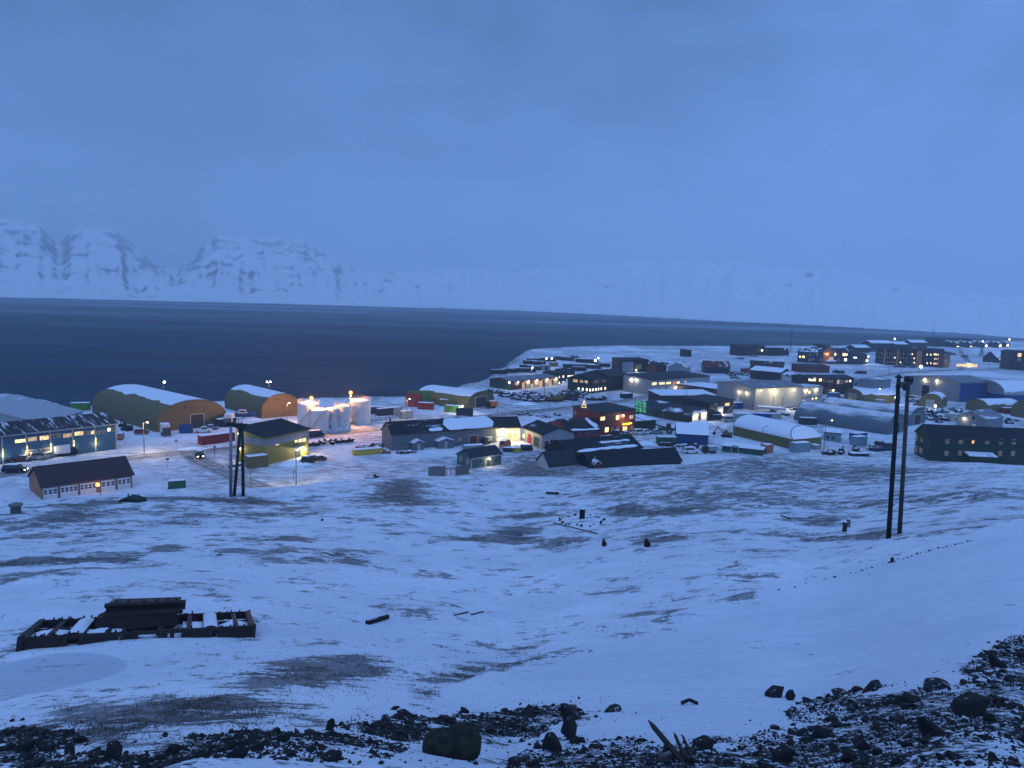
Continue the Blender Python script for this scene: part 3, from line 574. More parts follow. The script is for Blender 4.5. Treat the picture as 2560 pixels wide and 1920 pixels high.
def arch_hall(label, P0, P1, Ln, H, shell='ochre', endm='ochre', snow=(.22, .78), door=None, knee=.28, p=2.2, group='arched storage halls', ribs=True, cov=.5, hip=0, dust=False):
    P0 = W2(P0); P1 = W2(P1); W_, d, n, rz = frame(P0, P1)
    root = thing('arched_hall', label, 'storage hall', (P0[0], P0[1], TZ), rz, group)
    pr = arch_prof(W_, H, 24, knee, p); full = [(0, -.8)]+pr+[(W_, -.8)]
    sh = MB(); m_ = len(full)
    HP = lambda z: hip*max(0, (z-H*knee)/(H-H*knee))
    for y0 in (.12, Ln-.12): sh.add([(u, y0+(HP(z) if y0 < 1 else 0), z) for u, z in full], [])
    sh.f = [(i, i+1, m_+i+1, m_+i) for i in range(m_-1)]
    inn = MB(); sh.build('shell', dustm(shell, H) if dust else '|'+shell, root)
    for y0, nm in ((.06, 'end_wall'), (Ln-.06, 'end_wall')):
        pf = [(u*.996+W_*.002, z*.996) for u, z in full]
        if hip and y0 < 1: pf = [(W_*.002, -.8), (W_*.998, -.8), (W_*.998, H*knee), (W_*.002, H*knee)]
        e = MB().prism(pf, y0-.06, y0+.055, 'y'); e.build(nm, '|'+endm, root)
    if hip:
        q = MB(); n_ = len(pr); q.add([(u, .02+HP(z)-.10, z+.12) for u, z in pr]+[(W_/2, -.1, H*knee+.05)], [(i, i+1, n_) for i in range(n_-1)]); q.build('hip_snow', 'snow', root, True)
    rb = MB()
    if ribs:
        for yy in (0.0, Ln):
            if hip and yy == 0: continue
            for i in range(len(pr)-1): rb.tube((pr[i][0], yy, pr[i][1]), (pr[i+1][0], yy, pr[i+1][1]), .13, None, 5)
        nb = max(3, int(Ln/5))
        for j in range(1, nb):
            if hip: break
            for i in range(len(pr)-1): rb.tube((pr[i][0], Ln*j/nb, pr[i][1]), (pr[i+1][0], Ln*j/nb, pr[i+1][1]), .06, None, 4, False)
        for side in (0, W_): rb.box(side-.08, 0, H*knee-.08, side+.08, Ln, H*knee+.08)
        rb.build('rib', shell, root)
    if snow:                                   # snow lying on the crown, ragged lower edges
        ny, na_ = int(Ln*2)+2, 22; vs = []; cx = W_/2
        sd = int(abs(P0[0]*7+P0[1])) % 997
        for j in range(ny):
            y = .1+(Ln-.2)*j/(ny-1); lo = snow[0]+(fbm(np.array([y/5.5]), np.array([3.3]), 4, sd)[0]-.5)*.16*cov; hi = snow[1]+(vnoise([y/2.3], [8.1], sd+9)[0]-.5)*.08
            for i in range(na_+1):
                f_ = lo+(hi-lo)*i/na_; q = f_*(len(pr)-1); k_ = min(int(q), len(pr)-2); tt_ = q-k_; u = pr[k_][0]*(1-tt_)+pr[k_+1][0]*tt_; z = pr[k_][1]*(1-tt_)+pr[k_+1][1]*tt_
                th_ = .03+.22*math.sin(math.pi*i/na_)**.5; L2 = math.hypot(u-cx, z-H*knee+.01); yy = y+HP(z)*(1-y/Ln); vs.append((u+(u-cx)/L2*th_, yy, z+(z-H*knee)/L2*th_+.02))
        fs = [tuple(int(q) for q in f_) for f_ in gridf(ny, na_+1)]
        MB().add(vs, fs).build('snow_cap', 'snow', root, True)
    if door:
        for (u0, u1, h_, m_) in door: add_door(root, facepos('F', W_, Ln), u0*W_, u1*W_, 0, h_, m_)
    if not hip: vt = MB(); vt.cbox(W_*.40, -.1, H*.80, .5, .2, .45); vt.build('vent', 'charcoal', root)
    return root, W_, Ln
# ------------------------------------------------------------------ repeatable objects (meshes built once, copied)
PROTO = {}
def spawn(key, maker, name, label, cat, loc, rz=0, group=None, sc=1):
    if key not in PROTO:
        parts = maker(); out = []
        for nm, mb, mt, subs in parts:
            me = _mesh(nm, mb, mt); out.append((nm, me, [(n2, _mesh(n2, m2, t2)) for n2, m2, t2 in subs]))
        PROTO[key] = out
    root = thing(name, label, cat, loc, rz, group); root.scale = (sc,)*3
    for nm, me, subs in PROTO[key]:
        o = link(nm, me, root)
        for n2, m2 in subs: link(n2, m2, o)
    return root
def _mesh(nm, mb, mt):
    import bmesh
    me = mb.mesh(nm); b = bmesh.new(); b.from_mesh(me); bmesh.ops.recalc_face_normals(b, faces=b.faces); b.to_mesh(me); b.free(); me.materials.append(mat(mt)); return me
def mk_container(L, col, snow=True, Wd=2.44, H=2.6):
    def f():
        b = MB(); n = int(L/.28); pts = []
        for side in (0, 1):
            y = 0 if side == 0 else Wd; sg = 1 if side == 0 else -1; prof = []
            for i in range(n+1):
                x = .1+(L-.2)*i/n; prof.append((x, y+sg*(.05 if i % 2 else .10)))
            vs = [(x, yy, z) for z in (.15, H-.12) for x, yy in prof]; b.add(vs, [(i, i+1, n+2+i, n+1+i) for i in range(n)])
        b.box(.02, .1, .12, .06, Wd-.1, H-.1); b.box(.05, .06, H-.14, L-.05, Wd-.06, H-.05)
        for x in (0, L-.14):
            for y in (0, Wd-.14): b.box(x, y, 0, x+.14, y+.14, H)
        for y in (0, Wd-.1): b.box(.14, y, 0, L-.14, y+.1, .15); b.box(.14, y, H-.12, L-.14, y+.1, H)
        d = MB(); d.box(L-.05, .14, .15, L+.02, Wd/2-.01, H-.12); d.box(L-.05, Wd/2+.01, .15, L+.02, Wd-.14, H-.12)
        bars = MB()
        for y in (.45, .9, Wd-.9, Wd-.45): bars.tube((L+.05, y, .2), (L+.05, y, H-.15), .025, None, 6)
        P = [('body', b, col, []), ('door', d, col, [('lock_bar', bars, 'pale')])]
        if snow:
            s = MB(); nx, ny = int(L*2)+1, 6; hh = rng.random((nx, ny))
            s.add([(.03+(L-.06)*i/(nx-1), .03+(Wd-.06)*j/(ny-1), H+.01+(.10+.08*hh[i, j] if 0 < i < nx-1 and 0 < j < ny-1 else 0)) for i in range(nx) for j in range(ny)], [tuple(map(int, q)) for q in gridf(nx, ny)]); P.append(('snow_cover', s, 'snow', []))
        return P
    return f
def container(label, P0, P1, col, L=6.06, snow=True, z=0, group=None, H=2.6, Wd=2.44, flip=False, cat='container', name='shipping_container'):
    P0 = W2(P0); P1 = W2(P1); _, d, n, rz = frame(P0, P1)
    base = max(hz(*P0[:2]), TZ-.1)
    return spawn(f'cont{L}{col}{snow}{H}{Wd}', mk_container(L, col, snow, Wd, H), name, label, cat, (P0[0], P0[1], base+z), rz, group)
def mk_car(kind, col, lights=0):
    def f():
        L, Wd, H, hood, cab0, cab1, gl, gh = dict(suv=(4.7, 1.9, 1.8, 1.05, .24, .97, .30, .94), car=(4.4, 1.8, 1.48, .92, .28, .86, .40, .76), hatch=(4.0, 1.75, 1.55, .95, .25, .96, .36, .90), pickup=(5.2, 1.9, 1.8, 1.08, .24, .62, .32, .60), van=(5.2, 2.0, 2.15, 1.15, .12, .99, .22, .98))[kind]
        x0 = -L/2; b = MB()
        low = [(x0+.05, .32), (x0+L-.05, .32), (x0+L, .55), (x0+L-.03, hood), (x0+L*cab0, hood+.02), (x0+.25, hood-.08), (x0, .7)]
        b.prism(low, -Wd/2, Wd/2, 'y')
        X = lambda q: x0+L*q
        vs = []
        for z, k0, k1, wy in ((hood-.01, cab0, cab1, Wd/2-.04), (H, gl, gh, Wd/2-.22)): vs += [(X(k0), -wy, z), (X(k1), -wy, z), (X(k1), wy, z), (X(k0), wy, z)]
        b.add(vs, [(4, 5, 6, 7), (0, 1, 5, 4), (1, 2, 6, 5), (2, 3, 7, 6), (3, 0, 4, 7)])
        if kind == 'pickup': b.box(X(.64), -Wd/2, hood-.02, X(.995), -Wd/2+.08, hood+.12); b.box(X(.64), Wd/2-.08, hood-.02, X(.995), Wd/2, hood+.12)
        g = MB(); V = [Vector(v) for v in vs]
        def quad(i, j, k_, l, off):
            c = (V[i]+V[j]+V[k_]+V[l])/4; q = [c+(V[a]-c)*.82+Vector(off) for a in (i, j, k_, l)]; g.add(q, [(0, 1, 2, 3)])
        quad(0, 1, 5, 4, (0, -.012, .004)); quad(2, 3, 7, 6, (0, .012, .004)); quad(3, 0, 4, 7, (-.012, 0, .006)); quad(1, 2, 6, 5, (.012, 0, .006))
        P = [('body', b, col, [])]+[('window', g, 'glass', [])]
        r = .36 if kind != 'van' else .38
        for wx in (L*.19, L*.80):
            for sy in (-1, 1):
                w = MB().tube((x0+wx, sy*(Wd/2-.2), r), (x0+wx, sy*(Wd/2+.01), r), r, None, 12); rim = MB().tube((x0+wx, sy*(Wd/2), r), (x0+wx, sy*(Wd/2+.025), r), r*.58, None, 8); P.append(('wheel', w, 'tyre', [('rim', rim, 'steel')]))
        for sy in (-1, 1):
            P.append(('headlight', MB().cbox(x0+.06, sy*(Wd/2-.32), .72, .14, .36, .18), '*head' if lights & 1 else 'pale', [])); P.append(('tail_light', MB().cbox(x0+L-.02, sy*(Wd/2-.2), .85, .1, .22, .25), '*tail' if lights & 2 else 'red', []))
        s = MB(); s.cbox((X(gl)+X(gh))/2, 0, H+.03, (gh-gl)*L*.86, Wd-.6, .06); P.append(('snow_cover', s, 'snow', []))
        return P
    return f
def car(label, p, yaw, kind='suv', col='charcoal', lights=0, group=None, cat='car', sc=1):
    x, y = W2(p)[:2]; return spawn(f'car{kind}{col}{lights}', mk_car(kind, col, lights), 'parked_car' if not lights else 'car', label, cat, (x, y, hz(x, y)+.06), math.radians(yaw), group, sc)
def mk_truck(cab, boxc, Lb=5.5, Hb=2.6, lights=0):
    def f():
        b = MB(); b.prism([(-4.0, .6), (-2.2, .6), (-2.2, 2.6), (-3.3, 2.6), (-3.9, 1.6)], -1.05, 1.05, 'y')
        bx = MB().box(-2.0, -1.2, 1.0, -2.0+Lb, 1.2, 1.0+Hb); ch = MB().box(-3.9, -.5, .55, -2.0+Lb, .5, .95)
        P = [('cab', b, cab, [('windscreen', MB().add([(-3.92, -.9, 1.7), (-3.92, .9, 1.7), (-3.36, .85, 2.5), (-3.36, -.85, 2.5)], [(0, 1, 2, 3)]), 'glass')]), ('cargo_box', bx, boxc, []), ('chassis', ch, 'black', [])]
        for wx in (-3.1, Lb-4.2, Lb-3.1):
            for sy in (-1, 1): P.append(('wheel', MB().tube((wx, sy*.75, .5), (wx, sy*1.1, .5), .5, None, 12), 'tyre', []))
        for sy in (-.8, .8): P.append(('headlight', MB().cbox(-4.0, sy, .85, .1, .3, .22), '*head' if lights else 'pale', []))
        P.append(('snow_cover', MB().box(-1.95, -1.15, 1.0+Hb+.01, -2.05+Lb, 1.15, 1.0+Hb+.12), 'snow', [])); return P
    return f
def truck(label, p, yaw, cab, boxc, Lb=5.5, Hb=2.6, lights=0, sc=1, group=None):
    x, y = W2(p)[:2]; return spawn(f'truck{cab}{boxc}{Lb}{Hb}{lights}', mk_truck(cab, boxc, Lb, Hb, lights), 'truck', label, 'truck', (x, y, hz(x, y)+.04), math.radians(yaw), group, sc)
def mk_sled():
    b = MB(); b.prism([(-1.4, .45), (-.2, .35), (1.3, .45), (1.45, .7), (.6, .95), (.25, 1.05), (-.2, .75), (-1.35, .85)], -.38, .38, 'y')
    t_ = MB().prism([(-1.3, .05), (.5, .05), (.8, .3), (.6, .42), (-1.3, .42)], -.22, .22, 'y'); w = MB().add([(.55, -.3, .95), (.55, .3, .95), (.25, .25, 1.4), (.25, -.25, 1.4)], [(0, 1, 2, 3)])
    h = MB().tube((.15, -.4, 1.15), (.15, .4, 1.15), .025, None, 6); s = MB().prism([(-1.35, .86), (-.25, .78), (-.3, .92), (-1.3, .97)], -.34, .34, 'y')
    P = [('body', b, 'black', []), ('track', t_, 'tyre', []), ('windscreen', w, 'glass', []), ('handlebar', h, 'black', []), ('seat_snow', s, 'snow', [])]
    for sy in (-.45, .45): P.append(('ski', MB().prism([(.4, .02), (1.6, .02), (1.85, .2), (1.8, .24), (1.55, .07), (.4, .07)], sy-.07, sy+.07, 'y'), 'black', []))
    return P
def sled(label, p, yaw, group='snowmobiles parked in the snow', sc=1.05):
    x, y = W2(p)[:2]; return spawn('sled', mk_sled, 'snowmobile', label, 'snowmobile', (x, y, hz(x, y)+.02), math.radians(yaw), group, sc)
def mk_heap(seed, kind):
    def f():
        r = random.Random(seed); b = MB(); s = MB(); P = []
        if kind == 'timber':
            for k_ in range(5):
                for i in range(6): b.box(-4+r.uniform(-.6, .3), -1.2+i*.42, .2+k_*.42, 3.6+r.uniform(-.3, .9), -1.2+i*.42+.36, .2+k_*.42+.36)
            for x in (-2.5, 0, 2.5): b.box(x-.15, -1.3, 0, x+.15, 1.4, .2)
            s.box(-3.5, -1.15, 2.27, 3.4, 1.2, 2.36); return [('timber', b, 'dark', []), ('snow_cover', s, 'snow', [])]
        for i in range(16):
            x, y = r.uniform(-3.2, 3.2), r.uniform(-1.5, 1.5); z = r.uniform(.2, 1.5)*(1-abs(x)/4.2)
            q = r.random()
            if q < .4: b.cbox(x, y, z+.2, r.uniform(.6, 2.4), r.uniform(.3, 1.2), r.uniform(.25, .9), r.uniform(0, 3), r.uniform(-.25, .25))
            elif q < .7: a = r.uniform(0, 3.1); l = r.uniform(1, 2.6); b.tube((x-l*math.cos(a)/2, y-l*math.sin(a)/2, z), (x+l*math.cos(a)/2, y+l*math.sin(a)/2, z+r.uniform(-.2, .6)), r.uniform(.06, .3), None, 8)
            else: a = r.uniform(0, 3.1); b.tube((x, y, z+.45), (x+.3*math.cos(a), y+.3*math.sin(a), z+.45), .45, None, 12)
        TT = []
        for i in range(5): x = r.uniform(-2.6, 2.6); TT.append(MB().cbox(x, r.uniform(-1.2, 1.2), r.uniform(.3, 1.1), r.uniform(.8, 2), r.uniform(.5, 1), r.uniform(.5, 1.1), r.uniform(0, 3)))
        s.prism([(-2.6, .5), (2.6, .5), (1.2, 1.0), (-1.2, 1.0)], -.35, .35, 'y')
        for i in range(9): x = r.uniform(-2.4, 2.4); s.ball((x, r.uniform(-.9, .9), 1.0*(1-abs(x)/4.5)+.4), r.uniform(.55, .95), 8, (1.2, 1, .22))
        return [('scrap', b, 'black', [])]+[('crate', t_, 'charcoal', []) for t_ in TT]+[('snow_cover', s, 'snow', [])]
    return f
def heap(label, p, yaw, seed=0, kind='scrap', sc=1, group=None, cat='scrap heap'):
    x, y = W2(p)[:2]; return spawn(f'heap{kind}{seed}', mk_heap(seed, kind), 'scrap_heap' if kind == 'scrap' else 'timber_stack', label, cat, (x, y, hz(x, y)-.05), math.radians(yaw), group, sc)
def mk_digger(col):
    def f():
        b = MB(); b.prism([(-2.2, 1.1), (1.4, 1.1), (1.6, 1.7), (.5, 1.9), (-2.2, 2.1)], -1.15, 1.15, 'y'); c = MB(); c.prism([(-.3, 1.8), (1.3, 1.7), (1.35, 2.4), (.9, 3.0), (-.3, 3.0)], .1, 1.1, 'y'); cg = MB().box(-.2, .06, 2.1, 1.1, .095, 2.85)
        P = [('body', b, col, []), ('cab', c, col, [('cab_window', cg, 'glass')])]
        for sy in (-1, 1): P.append(('track', MB().prism([(-2, .05), (1.9, .05), (2.2, .45), (1.9, .95), (-2, .95), (-2.3, .5)], sy*.75-.28+.28*sy, sy*.75+.28+.28*sy, 'y'), 'tyre', []))
        a = MB(); a.tube((1.2, -.4, 1.6), (3.6, -.4, 4.2), .28, .22, 6); a.tube((3.6, -.4, 4.2), (5.0, -.4, 1.9), .22, .16, 6); k_ = MB().prism([(4.5, 1.9), (5.3, 1.9), (5.6, 1.0), (4.9, .6), (4.4, 1.1)], -.9, .1, 'y')
        return P+[('boom', a, col, [('bucket', k_, 'black')])]
    return f
def mk_tractor():
    b = MB(); b.prism([(-.3, .8), (1.9, .8), (1.95, 1.5), (-.3, 1.65)], -.45, .45, 'y'); c = MB().prism([(-1.6, 1.0), (-.2, 1.0), (-.3, 2.7), (-1.4, 2.7)], -.75, .75, 'y'); g = MB(); g.box(-1.35, -.78, 1.7, -.4, -.755, 2.55); g.box(-1.35, .755, 1.7, -.4, .78, 2.55)
    P = [('hood', b, 'c_dkgreen', []), ('cab', c, 'charcoal', [('cab_window', g, 'glass')])]
    for x, r in ((-1.1, .85), (1.5, .6)):
        for sy in (-1, 1): P.append(('wheel', MB().tube((x, sy*.55, r), (x, sy*.98, r), r, None, 14), 'tyre', [('rim', MB().tube((x, sy*.98, r), (x, sy*1.01, r), r*.5, None, 10), 'pale')]))
    a = MB(); 
    for sy in (-.6, .6): a.tube((-.2, sy, 1.6), (2.6, sy, 2.3), .09, None, 6); a.tube((2.6, sy, 2.3), (3.3, sy, 1.2), .09, None, 6)
    return P+[('loader_arm', a, 'black', [('bucket', MB().prism([(3.1, 1.3), (3.4, 1.3), (3.9, .6), (3.2, .5)], -.9, .9, 'y'), 'black')])]
def mk_boat():
    h = MB(); st = []
    for x, w, zb, zt in ((-4, 1.2, 1.3, 2.5), (-2, 1.5, 1.1, 2.5), (1, 1.5, 1.1, 2.6), (3, .95, 1.2, 2.8), (4.4, .05, 2.0, 3.1)): st.append([(x, -w, zt), (x, -w*.8, (zb+zt)/2), (x, 0, zb), (x, w*.8, (zb+zt)/2), (x, w, zt)])
    vs = [v for s in st for v in s]; fs = [(i*5+j, i*5+j+1, i*5+j+6, i*5+j+5) for i in range(4) for j in range(4)]+[(0, 1, 2, 3, 4)]+[(i*5, i*5+5, i*5+9, i*5+4) for i in range(4)]
    h.add(vs, fs); c = MB().prism([(-1.5, 2.5), (1.6, 2.55), (1.0, 3.7), (-1.5, 3.7)], -.9, .9, 'y'); g = MB(); g.box(-1.2, -.93, 2.95, .9, -.905, 3.5); g.add([(1.5, -.7, 2.8), (1.5, .7, 2.8), (1.1, .7, 3.6), (1.1, -.7, 3.6)], [(0, 1, 2, 3)])
    m_ = MB().tube((-.6, 0, 3.7), (-.6, 0, 5.4), .05, None, 6); cr = MB()
    for x in (-2.8, 0, 2.6):
        for s_ in (-1, 1): cr.tube((x, s_*1.3, 0), (x, s_*.6, 1.7), .08, None, 6)
    return [('hull', h, 'royal', []), ('cabin', c, 'white', [('cabin_window', g, 'glass')]), ('mast', m_, 'pale', []), ('cradle', cr, 'rust', [])]
def mk_dinghy(col):
    def f():
        h = MB(); st = [[(x, -w, .75), (x, -w*.7, .3), (x, 0, .12), (x, w*.7, .3), (x, w, .75)] for x, w in ((-2.4, .8), (0, .95), (1.6, .75), (2.8, .05))]
        vs = [v for s in st for v in s]; h.add(vs, [(i*5+j, i*5+j+1, i*5+j+6, i*5+j+5) for i in range(3) for j in range(4)]+[(0, 1, 2, 3, 4)])
        s = MB().add([(x*.96, w*.9*q, .72+(.12 if abs(q) < 1 else 0)) for x, w in ((-2.4, .8), (0, .95), (1.6, .75), (2.7, .05)) for q in (-1, 0, 1)], [(i*3+j, i*3+j+1, i*3+j+4, i*3+j+3) for i in range(3) for j in range(2)])
        return [('hull', h, col, []), ('snow_cover', s, 'snow', [])]
    return f
def lamp_post(label, p, h, arm=1.3, yaw=0, lit=None, power=900, wood=True, group='street lamps', head=.2, base=None, double=False):
    x, y = W2(p)[:2]; z = hz(x, y) if base is None else base
    root = thing('street_lamp', label, 'street lamp', (x, y, z), math.radians(yaw), group)
    MB().tube((0, 0, -.4), (0, 0, h), .13, .08, 8).build('pole', 'pole_light' if not wood else 'greywood', root)
    for sg in ((1, -1) if double else (1,)):
        MB().tube((0, 0, h-.15), (sg*arm, 0, h+.25), .045, None, 6).build('arm', 'steel', root)
        hd = MB().cbox(sg*(arm+.2), 0, h+.28, .7, .28, .14).build('lamp_head', 'charcoal', root)
        if lit:
            MB().ball((sg*(arm+.2), 0, h+.12), head, 8).build('bulb', '*'+{'orange': 'bulbo', 'cool': 'bulbw', 'white': 'bulbw'}.get(lit, 'bulb'), hd); lamp(hd, (sg*(arm+.25), 0, h-.2), LC[lit], power*2.2, .25)
    return root
# ================================================================== THE TOWN
b = b2_
def rects(f, face, L_, m_, mull=1): return [(face, f(x0, y0), f(x1, y1), m_, mull) for x0, y0, x1, y1 in L_]
# ---- left: long blue hall, grey roof behind it, brick garage, container by the sea
wn_ = rects(a1, 'F', [(150, 728, 268, 765)], '*yellow', 2)+rects(a1, 'F', [(283, 705, 380, 750), (642, 668, 738, 712)], '*warmdim', 2)+rects(a1, 'F', [(403, 692, 500, 738), (760, 648, 855, 692), (930, 638, 966, 680)], '*warm', 2)+rects(a1, 'F', [(522, 672, 618, 715), (873, 645, 925, 685), (985, 640, 1078, 675), (1135, 612, 1180, 650)], '*dim', 2)+rects(a1, 'F', [(1098, 612, 1132, 650)], '*white', 0)
root, L, D, he, uz = house('industrial_hall', 'long blue clad hall with lit window strip, white pilasters and snow streaked roof', (-130, 1179), a1(1195, 832), 16, 7.0, 1.9, 'x', '|blue_clad', ('charcoal', .36, (1.3, .12, .4)), .5, wn_, boards='palegrey')
fp = facepos('F', L, D)
for x in (20, 270, 515, 745, 975, 1190):
    u = uz('F', *a1(x, 800))[0]; q = MB(); fbox(q, fp, u-.16, u+.16, -.3, 6.8, .003, .22); q.build('pilaster', 'palegrey', root)
for x, y in ((28, 890), (277, 850), (520, 815), (755, 800), (978, 780)):
    u, z = uz('F', *a1(x, y)); s_ = MB(); fbox(s_, fp, u-.09, u+.09, 1.9, 3.9, .222, .36); o = s_.build('wall_sconce', '*yellow', root); lamp(o, fp(u, .9, 2.2), LC['yellow'], 190, .3)
for x in (340, 450): u = uz('F', *a1(x, 870))[0]; add_door(root, fp, u-1.6, u+1.6, 0, 2.6, 'greywood', (3, 1))
house('industrial_hall', 'low wide grey roofed hall under thin snow, behind the blue hall at the left edge', (-182, 216, 0), (-139, 215, 0), 21, 3.3, 4.6, 'y', '|palegrey', roofm('greyroof', .22, (.22, .14, .3)), .5)
gl = [('F', *a1(x0, 1240)[:1], a1(x1, 1240)[0], a1(0, ym-12*(x0-435)/900)[1], .05, 2.55, 'white', (n_, 2)) for x0, x1, ym, n_ in ((440, 590, 1300, 3), (617, 797, 1280, 4), (820, 985, 1255, 4), (1035, 1180, 1215, 3), (1203, 1335, 1195, 3))]
root, L, D, he, uz = house('garage', 'orange brick garage with dark red tiled roof and five white sectional doors', (106, 1253), (331, 1220), 10.5, 3.15, 2.9, 'x', '-brick', roofm('tile', .03), .4, doors=gl)
q = MB(); fbox(q, facepos('L', L, D), -2.2, -.004, -.5, 2.5, -2.6, -.3); q.build('annex', '|skyblue', root)
ch = MB().box(L-2.2, D+.4, 0, L-1, D+1.4, 3.2); ch.build('shed_box', '|charcoal', root)
lp = lamp_post('low orange sodium lamp glowing before the brick garage doors', a1(1030, 1318), 2.3, .25, 200, 'orange', 160, True, None, .42)
container('dark green container standing alone on the snow right of the brick garage', a1(1722, 1252), a1(1885, 1240), 'c_dkgreen', 3.5, True, 0, None, 1.75, 1.8)
container('bright lime green container on the shore right of the grey roof', a1(716, 443), a1(905, 439), 'lime', 6.06, True)
# ---- arched halls
arch_hall('largest ochre arched hall, snow on its crown, nearest the left container yard', (392, 1081.6), (566, 1061), 49, a1(1990, 336) and 8.9, 'ochre', 'ochre', (.32, .80), [(.47, .66, 4.4, '|charcoal')], cov=.8)
arch_hall('orange brown arched hall between the ochre hall and the white tanks', b(630, 527), b(1030, 488), 30, 8.2, 'ochre', 'rust_ochre', (.30, .80), cov=.7)
arch_hall('olive arched hall with dark door beside stacked red and green containers', c3(1175, 452), c3(1462, 402), 27, 6.2, 'olive', 'ochre', (.22, .80), [(.28, .70, 4.2, '|charcoal')], knee=.35, cov=.3)
arch_hall('snow capped olive arched hall behind the dark green shed', g6(370, 1495), g6(702, 1462), 25, 6.6, 'olive', 'olive', (.01, .99), None, .47, 2.0, cov=.06, hip=3.2)
arch_hall('small ochre arched hall with a pale gate, left of the floodlight', (2110, 998), (2158, 1009), 19, 5.8, 'ochre', 'ochre', (.18, .80), [(.22, .62, 3.4, '|pale')], cov=.2)
arch_hall('front grey metal arched hall, bare lower flank, of the twin pair', (2218, 1088), (2262, 1078), 35, 7.0, 'metal_blue', 'metal_blue', None, [(.3, .7, 4, '|charcoal')], .12, 2.0, dust=True)
arch_hall('rear grey metal arched hall of the twin pair, half hidden behind the other', (2271, 1067), (2312, 1058), 35, 6.6, 'metal_blue', 'metal_blue', None, [(.3, .7, 4, '|charcoal')], .12, 2.0, dust=True)
arch_hall('ochre arched hall with bright snowy roof in front of the grey and navy hall', h7(425, 940), h7(680, 966), 12.5, 6.0, 'ochre', 'ochre', (.28, .80), [(.3, .62, 3.2, '|palegrey')], cov=.3)
arch_hall('ochre arched hall with long snow roof right of the grey and navy hall', (2413, 1024), (2470, 1034), 19, 5.4, 'ochre', 'ochre', (.16, .82), None, cov=.2)
arch_hall('ochre arched hall cut off by the right edge of the picture', (2526, 1040), (2600, 1052), 15, 7.4, 'ochre', 'ochre', (.25, .80), None, cov=.2)
root, W_, Ln = arch_hall('large blue hall with pale arched roof at the right edge', (2430, 998), (2508, 1013), 40, 10.6, 'palegrey', 'pale', (.06, .94), [(.55, .78, 5, '|white')], .5, 2.0, cov=.1)
MB().box(-.15, -.12, -.5, W_+.15, Ln, 4.9).build('lower_wall', '|royal', root)
# ---- tank farm
def tank(label, p, dia, h, rail=True, orange=False):
    x, y = on_plane(*p); y += dia/2*.9; x += dia/2*.9*x/y; root = thing('storage_tank', label, 'tank', (x, y, TZ), 0, 'white storage tanks'); r = dia/2
    MB().lathe([(r, -.6), (r, h), (r*.98, h+.06)], 36).build('shell', 'white' if not orange else 'white', root, True).data.polygons.foreach_set('use_smooth', [False]*(36*2+2))
    MB().lathe([(r*.985, h+.065), (r*.9, h+.22), (r*.3, h+.55), (.05, h+.6)], 36).build('snow_cover', 'snow', root, True)
    hb = MB()
    for k_ in range(1, 5): hb.lathe([(r+.003, h*k_/5-.05), (r+.05, h*k_/5-.05), (r+.05, h*k_/5+.05), (r+.003, h*k_/5+.05)], 36)
    hb.build('hoop', 'white', root)
    if rail:
        rl = MB(); n = 18
        for i in range(n):
            a = 2*math.pi*i/n; a2 = 2*math.pi*(i+1)/n
            rl.tube((r*math.cos(a), r*math.sin(a), h), (r*math.cos(a), r*math.sin(a), h+1.1), .05, None, 4)
            for zz in (.55, 1.1): rl.tube((r*math.cos(a), r*math.sin(a), h+zz), (r*math.cos(a2), r*math.sin(a2), h+zz), .05, None, 4)
        rl.build('railing', 'pale', root)
    st = MB(); n = 12
    for i in range(n): a = -2.4+i*.12; st.cbox((r+.45)*math.cos(a), (r+.45)*math.sin(a), h*(i+1)/(n+1), .8, .35, .08, a)
    st.build('stair', 'palegrey', root); return root, x, y
def pole_lamp_on(root, x, y, z, h, power, col='orange', r=.5):
    q = MB().tube((x, y, z), (x, y, z+h), .07, .06, 6).build('lamp_mast', 'steel', root); MB().ball((x, y, z+h+.15), r, 8).build('bulb', '*bulbo', q); lamp(q, (x+.1, y-1.0, z+h+.1), LC[col], power, .4)
tk, x, y = tank('wide white tank at the back left under an orange lamp', b(1110, 636), 6.8, 8.3); pole_lamp_on(tk, 1.6, -2.2, 8.4, 1.7, 24000, 'orange', .62)
tank('short grey sided tank standing in front of the wide white tank', b(1228, 652), 5.5, 6.6, False)
tank('small white tank lit pink between the front tank and the middle tank', b(1350, 622), 4.4, 6.2, False)
tk, x, y = tank('middle white tank with a flat snowy top', b(1455, 614), 5.4, 6.8)
tk, x, y = tank('tallest white tank at the right end, railing and orange lamp on top', b(1640, 586), 6.9, 7.9); pole_lamp_on(tk, -3.0, -1.2, 7.9, 2.6, 24000, 'orange', .62)
# ---- yellow-green workshop
wn_ = [('F', b(x0, 755+dy), b(x1, 796+dy), '*yellow', 0) for x0, x1, dy in ((686, 722, 3), (728, 764, -2), (770, 808, -6), (968, 1002, -32), (1008, 1044, -36), (1050, 1084, -40))]+[('L', b(478, 698), b(507, 735), '*dim', 1), ('L', b(567, 733), b(605, 776), '*white', 1)]
root, L, D, he, uz = house('workshop', 'two storey yellow green workshop with grey upper band and dark sloping roof', b(665, 1000), b(1110, 886), 9.7, b(665, 716), 1.6, 'm', '|yellow_green', roofm('dark', .06), .3, wn_, panels=[('grey_cladding', 'F', 0, 1, 4.75, 6.6, '|grey_clad'), ('grey_cladding', 'L', 0, 1, 4.95, 6.7, '|grey_clad')],
 doors=[('F', b(962, 0)[0], b(1032, 0)[0], b(0, 880)[1], .1, 2.3, 'charcoal')], lamps=[('F', b(1058, 828), 'yellow', 1500, .3), ('L', b(420, 822), 'yellow', 260, .28), ('L', b(410, 632), 'yellow', 160, .2)])
